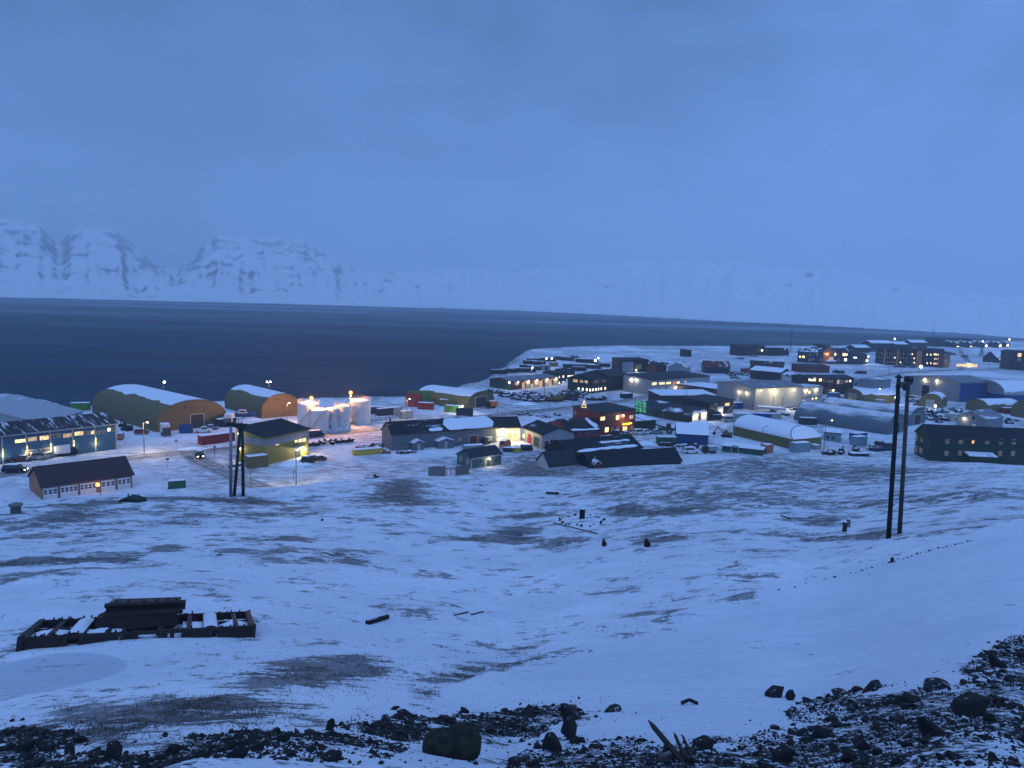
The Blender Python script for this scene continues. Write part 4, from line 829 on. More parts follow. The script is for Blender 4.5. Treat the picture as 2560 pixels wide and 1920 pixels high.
u = uz('F', *b(995, 820))[0]; cp = MB(); fbox(cp, facepos('F', L, D), u-1.5, u+1.5, 2.75, 2.95, .004, 1.5); cp.build('canopy', 'white', root); lamp(root, (u, -1.9, 2.4), LC['yellow'], 700, .2)
container('ochre plywood shed with a snowy lid at the corner of the yellow green workshop', b(500, 1036), b(640, 1018), 'ochre', 5.0, True, 0, None, 3.0, 2.6, cat='shed', name='storage_shed')
# ---- long blue grey barracks with porches, courtyard wing
wn_ = rects(c3, 'F', [(582, 725, 607, 755), (650, 722, 674, 750), (718, 720, 742, 748), (784, 716, 807, 744), (864, 708, 886, 735), (930, 704, 952, 731), (992, 700, 1016, 727), (1056, 698, 1078, 725), (1198, 690, 1220, 716)], 'glass', 0)+rects(c3, 'F', [(1020, 770, 1046, 806), (380, 820, 402, 860), (440, 815, 470, 850)], 'glass', 0)+rects(c3, 'F', [(1068, 765, 1104, 800)], '*dim', 0)
root, L, D, he, uz = house('barracks', 'long blue grey two storey barracks with tiny upper windows and half snowed roof', c3(345, 908), c3(1478, 818), 8.2, c3(345, 722), 2.7, 'x', '|wall_blue', roofm('dark', .40, (.07, .3, .3)), .35, wn_, doors=[('F', c3(1195, 0)[0], c3(1280, 0)[0], c3(0, 800)[1], 0, 2.8, 'darkred')])
for x0, x1, yt in ((556, 665, 790), (822, 985, 775)):
    u0 = uz('F', *c3(x0, 860))[0]; u1 = uz('F', *c3(x1, 860))[0]; w_ = u1-u0; p_ = MB().prism([(u0, -.5), (u1, -.5), (u1, 2.3), ((u0+u1)/2, 3.0), (u0, 2.3)], -2.2, -.004, 'y').build('porch', '|wall_blue', root)
    s_ = MB().prism([(u0-.3, 2.2), ((u0+u1)/2, 3.02), (u1+.3, 2.2), (u1+.3, 2.36), ((u0+u1)/2, 3.25), (u0-.3, 2.36)], -2.4, -.006, 'y').build('porch_roof', 'snow', p_); dd = MB().box((u0+u1)/2-.45, -2.26, 0, (u0+u1)/2+.45, -2.203, 2.0).build('porch_door', 'palegrey', p_)
roof_snow(root, L, D, he, 2.7, [(.50, 1.0, .05, .97), (.34, .48, .05, .30)], 3)
MB().tube((1.0, D/2, he+2.6), (1.0, D/2, he+3.9), .28, .24, 8).build('chimney', 'charcoal', root)
root, L, D, he, uz = house('barracks', 'dark roofed middle block at the back of the lit yellow courtyard', c3(1480, 812), c3(1748, 803), 8.5, 4.4, 2.6, 'x', '|cream', roofm('dark', .10), .3, doors=[('F', c3(1490, 0)[0], c3(1580, 0)[0], c3(0, 770)[1], 0, 3.0, 'white', (4, 1))],
  wins=rects(c3, 'F', [(1610, 715, 1650, 752), (1660, 710, 1700, 752)], '*warm'), lamps=[('F', c3(1550, 668), 'yellow', 1700, .26, 'bulb', .6, 1.6), ('F', c3(1690, 690), 'yellow', 1700, .16, 'bulb', .6, 2.2)])
house('service_building', 'grey gabled wing with red panels closing the lit courtyard on the right', c3(1985, 884), (1434, 1117), 13, c3(1985, 730), 1.9, 'y', '|palegrey', roofm('dark', .28), .45, doors=[('L', c3(1828, 0)[0], c3(1876, 0)[0], c3(0, 760)[1], 0, 3.1, 'c_red'), ('L', c3(1895, 0)[0], c3(1956, 0)[0], c3(0, 800)[1], 0, 3.0, 'charcoal', (3, 2)), ('F', c3(2010, 0)[0], c3(2060, 0)[0], c3(0, 850)[1], 0, 2.4, 'darkred')], wins=rects(c3, 'L', [(1762, 715, 1800, 765)], '*yellow')+rects(d4, 'F', [(1010, 1340, 1110, 1400)], 'glass', 2))
root, L, D, he, uz = house('service_building', 'low red wing under a broad dark roof flecked with snow', (1425, 1104), (1500, 1099), 15, 3.3, 2.4, 'x', '|red', roofm('dark', .34, (.3, .16, .3)), .5, rects(d4, 'F', [(1385, 1245, 1420, 1290), (1475, 1245, 1505, 1280), (1565, 1235, 1605, 1280)], 'glass', 0)); roof_snow(root, L, D, he, 2.4, [(.02, .98, .0, .12), (.82, .99, .1, .95)], 8)
# ---- red shop with yellow sign and light-tree on the roof
wn_ = rects(d4, 'F', [(1590, 1040, 1622, 1100), (1862, 1028, 1906, 1088)], '*yellow', 0)+rects(d4, 'F', [(1648, 1045, 1722, 1095), (1720, 1180, 1770, 1246), (1952, 1172, 1978, 1226), (1984, 1170, 2008, 1224)], '*yellow', 1)+rects(d4, 'F', [(1800, 1180, 1840, 1235), (1870, 1175, 1910, 1225), (2050, 1165, 2085, 1215)], '*dim', 1)+rects(d4, 'F', [(2035, 1025, 2090, 1075)], '*warmdim', 1)+rects(d4, 'L', [(1318, 975, 1350, 1020)], '*dim', 0)
root, L, D, he, uz = house('shop', 'dark red two storey shop with a glowing yellow sign over its door', (1498, 1091), d4(2106, 1236), 12.5, (1496, 1033), .5, 'm', '|red', roofm('charcoal', .06), .3, wn_, lamps=[('F', d4(1946, 1028), 'warm', 420, .32)])
u0, z0 = uz('F', *d4(1950, 1150)); u1, z1 = uz('F', *d4(2064, 1110)); u1 = min(u1, L-.3); sg = MB()
for i in range(9):       # the sign's script is too blurred to read: a run of joined rounded strokes
    uu = u0+(u1-u0)*(i+.5)/9; h_ = (.42, .22, .3, .2, .26, .2, .34, .2, .3)[i]; zc = (z0+z1)/2-.25; sg.tube((uu-.26, -.16, zc), (uu+.26, -.16, zc+.14), .17, None, 8); sg.tube((uu, -.16, zc-.1), (uu+.08, -.16, zc+h_), .13, None, 8)
sg.build('sign', '*sign', root); lamp(root, ((u0+u1)/2, -1.2, z0), (1, .82, .12), 260, .4)
tr = thing('light_tree', 'glowing triangular light tree standing on the red shop roof', 'christmas light', (0, 0, 0)); px_, py_ = d4(1435, 948); P0 = on_plane(1498, 1091); Lq, dq, nq, rq = frame(P0, on_plane(*d4(2106, 1236))); tr.location = (P0[0]+nq[0]*8.5-dq[0]*-1.1, P0[1]+nq[1]*8.5+dq[1]*1.1, TZ+he+.75)
fr = MB(); [fr.tube(p_, q_, .075, None, 6) for p_, q_ in (((-.75, 0, 0), (0, 0, 2.2)), ((0, 0, 2.2), (.75, 0, 0)), ((-.75, 0, 0), (.75, 0, 0)), ((-.45, 0, .85), (.45, 0, .85)))]; fr.build('light_frame', '*yellow', tr); MB().tube((0, 0, -.5), (0, 0, .1), .05, None, 6).build('stand', 'steel', tr); lamp(tr, (0, -.6, 1), LC['warm'], 150, .4)
house('service_building', 'low dark green annex with snow roof on the right of the red shop', e5(245, 1235), e5(512, 1215), 8, 3.4, .6, 'm', '|dark_green', roofm('dark', .62), .2)
# ---- dark houses at the hill foot, green cottage
house('house', 'pale gabled house with a dark roof sunk behind the hill crest', (1372, 1181), (1440, 1175), 6.4, 1.8, 2.8, 'x', '|white', roofm('charcoal', .04), .35, rects(c3, 'L', [(1930, 1085, 1965, 1120)], 'glass', 0))
root, L, D, he, uz = house('barracks', 'black long house with snow bands along its roof, gable towards the left', (1421, 1167), (1602, 1146), 11, 3.2, 2.7, 'x', '|black', roofm('dark', .30, (.05, .55, .4)), .4, rects(d4, 'L', [(1095, 1520, 1145, 1560)], '*dim', 0)); roof_snow(root, L, D, he, 2.7, [(.12, .97, .10, .26), (.50, .93, .52, .66)], 5)
house('barracks', 'low black roofed house sloping down to the snowy crest, behind the pale gabled house', (1475, 1179), (1702, 1165), 7.0, 1.5, 2.7, 'x', '|black', roofm('dark', .07), .3)
house('porch_hut', 'tiny red gabled hut with a small window against the low black roof', (1484, 1180), (1503, 1178), 2.0, 1.9, .9, 'y', '|red', roofm('dark', .5), .2, rects(d4, 'F', [(1570, 1565, 1600, 1595)], '*dim', 0), cat='hut')
root, L, D, he, uz = house('cottage', 'teal cottage with dark roof, white trim and one lamp over the door', c3(1215, 1106), c3(1542, 1056), c3(1070, 1052), c3(1215, 988), 1.7, 'x', '-teal', roofm('charcoal', .02), .35, boards='palegrey', wins= rects(c3, 'F', [(1305, 992, 1345, 1045), (1460, 985, 1500, 1030)], 'glass', 1)+rects(c3, 'L', [(1085, 960, 1120, 1020), (1160, 988, 1200, 1050)], '*dim', 1), doors=[('F', c3(1375, 0)[0], c3(1425, 0)[0], c3(0, 1030)[1], 0, 2.1, 'charcoal')], lamps=[('F', c3(1400, 986), 'yellow', 230, .26)])
for x in (0, L): q = MB(); fbox(q, facepos('F', L, D), x-.09, x+.09, -.3, he-.1, .003, .1); q.build('corner_board', 'white', root)
for (x0, y0), (x1, y1), h_ in (((745, 1217), (932, 1208), 2.7), ((1050, 1192), (1190, 1172), 2.4)):
    P0 = on_plane(*c3(x0, y0)); P1 = on_plane(*c3(x1, y1)); L, d_, n_, rz = frame(P0, P1)
    r_ = thing('plank_wall', 'weathered plank wall panel, the '+('wider left' if x0 < 900 else 'narrower right')+' one of the open loading frame', 'fence', (P0[0], P0[1], hz(*P0)-.1), rz, 'plank walls below the teal cottage')
    pl = MB(); nn = int(L/.25)
    for i in range(nn): pl.box(i*L/nn+.01, 0, -.3, (i+1)*L/nn-.01, .06+.02*(i % 2), h_+.1*math.sin(i*5.1))
    pl.build('plank', 'greywood', r_); q = MB()
    for u in (.1, L/2, L-.1): q.box(u-.08, .09, -.4, u+.08, .25, h_+.1)
    q.build('post', 'wood', r_)
P0 = on_plane(*c3(940, 1207)); r_ = thing('loading_frame', 'open wooden post frame standing between the two plank wall panels', 'frame', (P0[0], P0[1], TZ), .05)
for i in range(4): MB().box(i*1.0, 0, -.4, i*1.0+.2, .2, 2.5).build('post', 'greywood', r_)
MB().box(-.2, .02, 2.52, 3.5, .2, 2.7).build('beam', 'greywood', r_)
# ---- far shore of town: red fire-station-like garage, offices, dark hall
wn_ = rects(d4, 'F', [(560, 610, 604, 640), (645, 600, 684, 690), (757, 615, 798, 670), (868, 575, 915, 665), (990, 565, 1032, 650)], '*warmdim', 1)
root, L, D, he, uz = house('vehicle_station', 'long red vehicle station with four glowing pale bays and a green end wall', d4(500, 702), d4(1117, 636), 14, d4(500, 588), 1.1, 'x', '|darkred', roofm('steel', .25), .5, wn_, panels=[('green_cladding', 'L', 0, 1, -.5, 4.2, '|green')], lamps=[('F', d4(590, 595), 'white', 200, .28), ('L', d4(490, 600), 'white', 300, .4)])
for x0, x1, yt, yb in ((697, 750, 600, 700), (807, 860, 588, 685), (937, 990, 570, 665), (1052, 1108, 560, 640)):
    u0 = uz('F', *d4(x0, 650))[0]; u1 = uz('F', *d4(x1, 650))[0]; q = MB(); fbox(q, facepos('F', L, D), u0, u1, .1, 3.3, .004, .08); q.build('bay_panel', '|cream', root); wall_lamp(root, facepos('F', L, D), (u0+u1)/2, 3.7, 'warm', 420, .28, 'bulb', .5)
house('office_building', 'dark two storey end block with four small lit windows right of the red station', d4(1117, 637), d4(1216, 615), 9, 6.2, .4, 'f', '|dark_green', roofm('dark', .3), .2, rects(d4, 'F', [(1122, 520, 1138, 545), (1172, 512, 1192, 540), (1122, 592, 1138, 622), (1174, 585, 1190, 612)], '*white', 0))
house('office_building', 'low dark building with one bright window strip, between station and corner office', d4(1225, 560), d4(1330, 548), 8, 4.4, .6, 'm', '|charcoal', roofm('dark', .4), .2, rects(d4, 'F', [(1236, 510, 1276, 532), (1282, 508, 1322, 530)], '*white', 0))
wn_ = [('L', d4(x-11, 665+dy), d4(x+11, 703+dy), '*white', 0) for x, dy in ((1382, 0), (1435, 6), (1488, 10), (1532, 16))]+[('F', d4(x-9, 680+dy), d4(x+9, 715+dy), '*white', 0) for x, dy in ((1566, 0), (1604, -4), (1638, -10), (1674, -14), (1726, -18))]+rects(d4, 'L', [(1310, 560, 1370, 600), (1400, 570, 1440, 606), (1460, 575, 1500, 612)], '*warmdim', 1)+rects(d4, 'F', [(1580, 572, 1640, 608), (1685, 565, 1738, 598)], '*dim', 2)
root, L, D, he, uz = house('office_building', 'dark green corner office with a row of lit ground floor windows', d4(1555, 746), d4(1746, 716), 14, d4(1555, 572), 2.3, 'x', '|dark_green', roofm('dark', .16), .5, wn_, panels=[('grey_band', 'F', 0, 1, 2.9, 4.1, '|charcoal'), ('grey_band', 'L', 0, 1, 2.9, 4.1, '|charcoal')])
MB().tube((L*.3, D/2, he+2), (L*.3, D/2, he+5), .12, .08, 6).build('roof_mast', 'charcoal', root)
house('storage_hall', 'plain dark hall with a low gabled roof right of the corner office', d4(1748, 718), d4(2012, 688), 15, d4(1748, 522), 2.2, 'x', '|black', roofm('charcoal', .12), .4)
# ---- small objects behind: sheds, cabins on the point
house('shed', 'small black shed alone on the snowy point', e5(925, 272), e5(976, 270), 8, 5.2, .6, 'm', '|black', roofm('dark', .1), .3, cat='shed')
house('shed', 'dark shed with a lit doorway and pale side, near the point', e5(60, 470), e5(415, 465), 11, 7.6, .6, 'm', '|dark', roofm('dark', .25), .3, rects(e5, 'F', [(250, 370, 330, 430)], '*dim', 1), panels=[('pale_cladding', 'F', .05, .45, .3, 6.4, '|pale')], lamps=[('F', e5(258, 440), 'warm', 300, .35)], cat='shed')
house('cabin', 'small red cabin with a dark roof left of the pale barn', e5(515, 492), e5(650, 490), 10, 4.6, 1.8, 'x', '|darkred', roofm('dark', .05), .4, cat='cabin')
house('barn', 'pale grey barn with a broad gable and faint snow on the roof', e5(665, 515), e5(905, 530), e5(1180, 500), e5(905, 400), 3.0, 'y', '|pale', roofm('pale', .5), .4, lamps=[('R', e5(1145, 452), 'cool', 260, .38, 'bulbw')], cat='barn')
house('house', 'dark navy house with a reddish snow dusted roof behind the pale barn', e5(1150, 480), e5(1470, 492), 13, e5(1150, 400), 3.4, 'x', '|navy', roofm('darkred', .35), .5, cat='house')
house('storage_hall', 'row of low dark sheds with one white lamp near the shoreline', e5(1595, 258), e5(1925, 255), 12, 8.2, .8, 'm', '|black', roofm('dark', .15), .3, lamps=[('F', e5(1890, 185), 'cool', 500, .55, 'bulbw')], cat='shed')
for i, (x, r_) in enumerate([(1957, 5), (2000, 5), (2050, 5), (2095, 5), (2140, 5)]):
    house('cabin', 'tiny dark gabled cabin in the row right of the low shoreline sheds', e5(x, 258), e5(x+40, 258), 8, 3.6, 3.0, 'y', '|black', roofm('dark', .12), .2, cat='cabin', group='row of tiny cabins on the shore')
for x in (60, 105, 150, 195, 245, 290):
    house('cabin', 'tiny dark gabled cabin in the row right of the low shoreline sheds', g6(x, 410), g6(x+42, 412), 8, 3.6, 3.0, 'y', '|black', roofm('dark', .12), .2, cat='cabin', group='row of tiny cabins on the shore')
house('house', 'long low red roofed building on the flat behind the big white workshop', e5(1735, 420), e5(2170, 445), 10, 3.6, 1.6, 'x', '|darkred', roofm('dark', .3), .4)
house('house', 'broad snow roofed dark building left of the white gabled house', e5(1735, 552), e5(2120, 590), 16, 5.2, 2.0, 'x', '|dark', roofm('pale', .8), .5)
house('house', 'white gabled house squeezed beside the broad snow roof', g6(350, 745), g6(530, 748), 11, g6(350, 655), 2.3, 'y', '|white', roofm('dark', .6), .3)
house('house', 'low dark red building on the flat below the timber hotel', g6(450, 605), g6(800, 610), 10, 4.2, .8, 'm', '|darkred', roofm('charcoal', .25), .3)
for x, y, L_ in ((1640, 478, 12), (1740, 470, 12)): container('dull red container in the pair on the far snow flat', e5(x, y), e5(x+100, y), 'c_red', 12.2, False, 0, 'red containers on the far flat')
# ---- white workshops and halls in the middle
wn_ = rects(e5, 'F', [(462, 600, 526, 636), (556, 600, 590, 630), (592, 598, 632, 628), (650, 594, 710, 624), (785, 588, 824, 620)], '*yellow', 1)+rects(e5, 'F', [(738, 592, 770, 622)], '*redglow', 0)+rects(e5, 'F', [(882, 580, 915, 606)], '*warmdim', 0)
root, L, D, he, uz = house('workshop', 'large pale workshop with a row of lit windows and flat dark roof', e5(455, 772), e5(1205, 705), 18, e5(455, 572), .9, 'm', '|palegrey', roofm('charcoal', .15), .3, wn_, doors=[('F', e5(x, 0)[0], e5(x+70, 0)[0], e5(0, 690)[1], 0, 3.6, 'white') for x in (480, 570, 660, 1000)], lamps=[('L', e5(205, 562), 'warm', 600, .5), ('L', e5(268, 566), 'cool', 300, .38, 'bulbw'), ('F', e5(770, 660), 'warm', 420, .3)])
house('service_building', 'dark flat building with snow roof, lit pair of windows and open green bay', e5(790, 742), e5(1266, 812), 17.5, 4.6, .3, 'f', '|charcoal', roofm('pale', .75), .3, rects(e5, 'F', [(1020, 708, 1072, 742), (1080, 716, 1132, 750)], '*yellow', 1), doors=[('R', e5(1322, 0)[0], e5(1370, 0)[0], e5(0, 770)[1], 0, 3.4, 'white')], lamps=[('R', e5(1425, 712), 'yellow', 520, .4)], panels=[('green_cladding', 'R', .3, 1, 0, 4.3, '|green')])
house('service_building', 'low building under an unbroken snow roof behind the dark green hall', (1652, 1011), (1790, 1010), 13, 3.8, .8, 'm', '|charcoal', 'snow', .3)
root, L, D, he, uz = house('storage_hall', 'long dark green hall with a teal lit shop window and two lamplit white doors', e5(245, 1004), e5(973, 1136), 18.5, e5(973, 912), 2.0, 'x', '|dark_green', roofm('charcoal', .42, (.12, .12, .3)), .3, doors=[('R', e5(990, 0)[0], e5(1068, 0)[0], e5(0, 1030)[1], 0, 4.0, 'white'), ('R', e5(1100, 0)[0], e5(1176, 0)[0], e5(0, 1010)[1], 0, 4.0, 'white')], lamps=[('R', e5(1030, 962), 'yellow', 620, .3), ('R', e5(1140, 950), 'yellow', 620, .3)])
for x0, x1 in ((248, 292), (300, 340), (348, 392)):
    u0 = uz('F', *e5(x0, 920))[0]; u1 = uz('F', *e5(x1, 930))[0]; add_window(root, facepos('F', L, D), max(.05, u0), u1, .9, 5.4, '*green', 'charcoal', 0, 'shop_window')
lamp(root, (2.6, -2.2, 1.6), LC['green'], 260, .5)
q = MB(); fbox(q, facepos('F', L, D), 13.6, 13.8, -.3, he, .003, .1); q.build('downpipe', 'pale', root)
root, L, D, he, uz = house('service_building', 'dark grey building with an outside stair and one tall lamplit door', (1772, 1041), e5(1512, 992), 13, 5.3, .6, 'm', '|charcoal', roofm('charcoal', .2), .3, rects(e5, 'F', [(1412, 866, 1470, 906)], '*warm', 1)+rects(e5, 'F', [(1272, 872, 1312, 908)], '*dim', 1), doors=[('F', e5(1310, 0)[0], e5(1384, 0)[0], e5(0, 1010)[1], 0, 3.2, 'white')], lamps=[('F', e5(1348, 966), 'yellow', 560, .3)])
st = MB()
for i in range(12): st.box(L-6.6+i*.42, -1.5, .3+i*.24, L-6.2+i*.42, -.3, .36+i*.24)
st.box(L-1.6, -1.5, 3.1, L, -.003, 3.2); 
for u in (L-6.6, L-4.2, L-1.6, L-.1): st.tube((u, -1.5, 0), (u, -1.5, 4.2 if u > L-2 else 1.4+max(0, (u-L+6.6)*.57)), .06, None, 5)
st.build('stair', 'pale', root)
root, L, D, he, uz = house('industrial_hall', 'largest white hall with four floodlights on its long wall', e5(1792, 962), g6(477, 1003), 22, e5(1792, 682), 1.5, 'x', '|palegrey', roofm('steel', .3), .3, lamps=[('F', e5(1862, 700), 'yellow', 900, .28, 'bulb', .8, 1.8), ('F', e5(2050, 712), 'yellow', 1500, .34, 'bulb', .8, 2.6), ('F', g6(165, 818), 'yellow', 1500, .34, 'bulb', .8, 2.6), ('F', g6(380, 802), 'yellow', 1500, .34, 'bulb', .8, 2.6), ('L', e5(1700, 735), 'yellow', 260, .3), ('L', e5(1600, 720), 'yellow', 420, .2)], doors=[('L', e5(1548, 0)[0], e5(1600, 0)[0], e5(0, 850)[1], 0, 4, 'white')])
house('office_building', 'two storey pale office block with bright lamps, right end of the largest white hall', g6(480, 990), g6(712, 963), 9, g6(480, 780), .3, 'f', '|palegrey', roofm('dark', .5), .2, rects(g6, 'F', [(556, 815, 582, 850), (595, 893, 614, 918), (636, 887, 656, 914)], '*yellow', 0), lamps=[('F', g6(530, 805), 'yellow', 500, .34), ('F', g6(645, 795), 'yellow', 500, .34)], panels=[('grey_band', 'F', 0, 1, 3.4, 3.7, 'charcoal')])
container('pale box building right behind the two storey office block', g6(665, 860), g6(795, 858), 'pale', 12.2, True, 0, None, 3.6, 4.0, cat='cabin', name='site_cabin')
wn_ = [('F', g6(x0, y0), g6(x1, y1), m_, mu) for x0, y0, x1, y1, m_, mu in ((612, 662, 646, 705, '*yellow', 0), (678, 670, 712, 708, '*yellow', 0), (552, 670, 580, 698, '*white', 0), (722, 682, 756, 715, '*dim', 0), (772, 690, 846, 722, '*dim', 2), (886, 688, 914, 738, '*warmdim', 0), (918, 690, 966, 738, '*dim', 1), (982, 692, 1010, 720, '*warmdim', 0), (1026, 690, 1050, 716, '*white', 0))]
root, L, D, he, uz = house('office_building', 'dark brown two storey office with yellow windows and a white lit sign', g6(545, 860), g6(1066, 858), 14, 8.3, 1.0, 'x', '|black', roofm('charcoal', .12), .4, wn_, lamps=[('F', g6(838, 808), 'yellow', 420, .4)])
u0 = uz('F', *g6(550, 648))[0]; q = MB(); fbox(q, facepos('F', L, D), .3, 3.6, 7.0, 7.8, .004, .2); q.build('sign_panel', '*white', root)
container('blue container beside the small ochre arched hall', g6(812, 905), g6(948, 900), 'skyblue', 6.06, True)
house('site_cabin', 'long pale cabin with one dark window behind the small ochre hall', g6(1068, 770), g6(1225, 772), 7, 4.0, .3, 'f', '|pale', roofm('steel', .45), .2, rects(g6, 'F', [(1088, 720, 1120, 755)], 'glass', 0), cat='cabin')
house('site_cabin', 'pale ribbed storage cabin right of the long pale cabin', g6(1296, 790), g6(1502, 775), 8, 4.4, .4, 'm', '|pale', roofm('steel', .5), .2, cat='cabin')
# ---- blue hall, green shed, flat sheds in the foreground of the town
house('storage_hall', 'royal blue hall with a steep snow covered roof', e5(785, 1396), e5(1190, 1420), 11, e5(785, 1268), 2.6, 'x', '|royal', 'snow', .3)
house('shed', 'dark green shed with a flat snowy roof before the snow capped olive hall', e5(1372, 1502), e5(1892, 1562), 6.2, e5(1892, 1425), .3, 'f', '|c_dkgreen', roofm('pale', .9), .25, doors=[('F', e5(1500, 0)[0], e5(1580, 0)[0], e5(0, 1490)[1], 0, 2.3, 'green')], cat='shed')
container('dark green container left of the royal blue hall', e5(545, 1422), e5(787, 1424), 'c_dkgreen', 6.06)
container('rusty red container at the right end of the dark green shed', e5(1950, 1528), e5(2012, 1520), 'brick', 3.0)
container('pale blue box container at the foot of the snow capped olive hall', g6(400, 1534), g6(615, 1520), 'lightblue', 6.06, True, 0, None, 2.9)
container('small grey box beside the pale blue box container', g6(630, 1500), g6(700, 1496), 'pale', 2.4, True, 0, None, 1.4)
house('shed', 'flat pale blue shed with panelled front in front of the twin grey halls', g6(735, 1392), g6(930, 1410), 9, 2.9, .25, 'f', '|lightblue', roofm('pale', .8), .25, rects(g6, 'F', [(760, 1330, 800, 1370), (820, 1340, 860, 1380)], 'glass', 0), cat='shed')
container('royal blue container between the flat pale shed and the pale blue cube', g6(1098, 1400), g6(1286, 1380), 'royal', 6.06)
container('pale blue cube shaped box at the foot of the twin grey halls', g6(1112, 1452), g6(1312, 1432), 'lightblue', 5.0, True, 0, None, 2.9, 2.6)
container('dark grey container at the left end of the twin grey halls', g6(470, 1212), g6(700, 1218), 'charcoal', 6.06)
# ---- right: grey and navy hall, grey house, long dark green house
root, L, D, he, uz = house('industrial_hall', 'wide hall with grey front, navy side and two white lamps over its gates', (2273, 986), (2397, 1006), 22, 9.6, 1.8, 'y', '|pale', roofm('steel', .25), .5, doors=[('F', h7(455, 0)[0], h7(540, 0)[0], h7(0, 780)[1], 0, 6.2, 'black'), ('F', h7(556, 0)[0], h7(690, 0)[0], h7(0, 790)[1], 0, 3.6, 'charcoal')], lamps=[('F', h7(495, 652), 'yellow', 700, .5), ('F', h7(628, 664), 'yellow', 700, .5)], panels=[('navy_cladding', 'R', 0, 1, -.4, 9.2, '|royal')])
house('house', 'grey blue gabled house with a lit round lamp, behind the long dark green house', (2390, 1068), (2462, 1079), 14, 4.6, 2.3, 'y', '|steel', roofm('steel', .4), .4, rects(h7, 'F', [(1000, 1050, 1040, 1090)], 'glass', 0), lamps=[('F', h7(925, 1072), 'yellow', 220, .36)], doors=[('F', h7(1010, 0)[0], h7(1055, 0)[0], h7(0, 1120)[1], 0, 2.2, 'white')])
wn_ = rects(h7, 'F', [(712, 1298, 758, 1352), (858, 1298, 904, 1352), (1150, 1300, 1196, 1355), (1296, 1303, 1342, 1358)], '*dim', 1)+rects(h7, 'F', [(1000, 1298, 1030, 1350)], '*orange', 0)+rects(h7, 'F', [(1440, 1303, 1486, 1358)], '*cool', 1)+rects(h7, 'F', [(702, 1430, 744, 1482)], '*cool', 0)+rects(h7, 'F', [(850, 1425, 892, 1478), (1290, 1432, 1332, 1486), (1430, 1432, 1472, 1486)], '*dim', 1)+rects(h7, 'L', [(335, 1235, 360, 1300), (388, 1250, 412, 1320), (440, 1290, 470, 1330), (378, 1370, 408, 1445)], '*dim', 0)+rects(h7, 'L', [(318, 1355, 350, 1430)], '*warmdim', 0)+rects(h7, 'L', [(430, 1395, 464, 1460)], '*dim', 0)
for i, q in enumerate(wn_):
    if q[3] == '*cool': wn_[i] = (*q[:3], '*dim', q[4])
root, L, D, he, uz = house('apartment_house', 'long dark green two storey house with pale windows at the right edge', (2320, 1153), (2665, 1170), 9.5, h7(525, 1278), 2.9, 'x', '-dark_green', roofm('dark', .02), .45, wn_)
u0 = uz('F', *h7(920, 1480))[0]; u1 = uz('F', *h7(1212, 1480))[0]; p_ = MB().box(u0, -3.0, -.8, u1, -.004, 2.9).build('porch', '-dark_green', root); MB().prism([(-3.3, 2.7), (-.006, 3.3), (-.006, 3.5), (-3.3, 2.9)], u0-.2, u1+.2, 'x').build('porch_roof', roofm('dark', .75), p_)
# ---- far right: timber hotel, apartment block, town lights
wn_ = rects(k8, 'F', [(352, 512, 388, 548), (408, 510, 456, 552)], '*yellow', 0)+rects(k8, 'F', [(530, 555, 570, 610), (590, 560, 635, 590), (735, 560, 765, 620), (535, 470, 580, 500), (665, 470, 710, 500)], '*dim', 0)
house('hotel', 'dark timber hotel wing with a warm lit left corner', k8(315, 632), k8(778, 662), 14, k8(315, 430), 2.2, 'x', '|charcoal', roofm('dark', .45), .5, wn_, cat='hotel')
root, L, D, he, uz = house('hotel', 'timber gable of the hotel glowing orange over its entrance', k8(783, 664), k8(985, 664), 16, k8(783, 440), 5.0, 'y', '|wood', roofm('dark', .4), .5, rects(k8, 'F', [(905, 535, 985, 600)], '*warmdim', 2), lamps=[('F', k8(870, 470), 'orange', 2200, .3, 'bulbo')], cat='hotel')
q = MB(); fbox(q, facepos('F', L, D), 2.0, L, 2.2, 3.2, .004, 3.0); q.build('entrance_canopy', 'snow', root)
wn_ = rects(k8, 'F', [(985, 458, 1036, 512), (1152, 462, 1210, 518)], '*yellow', 0)+rects(k8, 'F', [(1222, 470, 1246, 512), (1182, 560, 1232, 612)], '*white', 0)+rects(k8, 'F', [(1362, 530, 1420, 562)], '*cool', 0)+rects(k8, 'F', [(1050, 465, 1078, 505), (1320, 530, 1350, 560), (1060, 560, 1100, 600)], '*dim', 0)
house('hotel', 'dark blue hotel wing with round bright windows right of the orange gable', k8(988, 662), k8(1300, 675), 16, 9.6, 2.6, 'x', '|navy', roofm('dark', .35), .5, wn_, cat='hotel')
house('hotel', 'low dark wing linking the blue hotel wing and the brown towered block', k8(1300, 676), k8(1612, 684), 13, 6.4, 2.4, 'x', '|navy', roofm('dark', .1), .5, rects(k8, 'F', [(1352, 530, 1420, 562)], '*cool', 0), lamps=[('F', k8(1640, 525), 'warm', 300, .5), ('F', k8(1600, 600), 'orange', 1500, .6)], cat='hotel')
wn_ = []
for r_, y in enumerate((545, 600, 660)):
    for i, x in enumerate((255, 288, 370, 405, 440, 470, 545, 585, 630, 670, 705, 730, 905, 955)):
        rr = random.Random(i*7+r_*31); lit = (i, r_) in {(5, 1), (6, 2), (10, 0), (11, 2), (12, 0), (13, 0), (12, 2), (13, 2), (11, 1)}
        wn_.append(('F', m9(x-9, y-10+x*.03), m9(x+9, y+14+x*.03), '*yellow' if lit else ('*dim' if rr.random() < .5 else 'glass'), 0))
wn_ += [('F', m9(x-22, y-16+30), m9(x+22, y+12+30), k_, 1) for x, y, k_ in ((1015, 545, '*yellow'), (1070, 550, '*yellow'), (1070, 605, '*warm'), (1020, 605, '*warmdim'), (1010, 668, '*orange'), (1060, 670, '*orange'))]
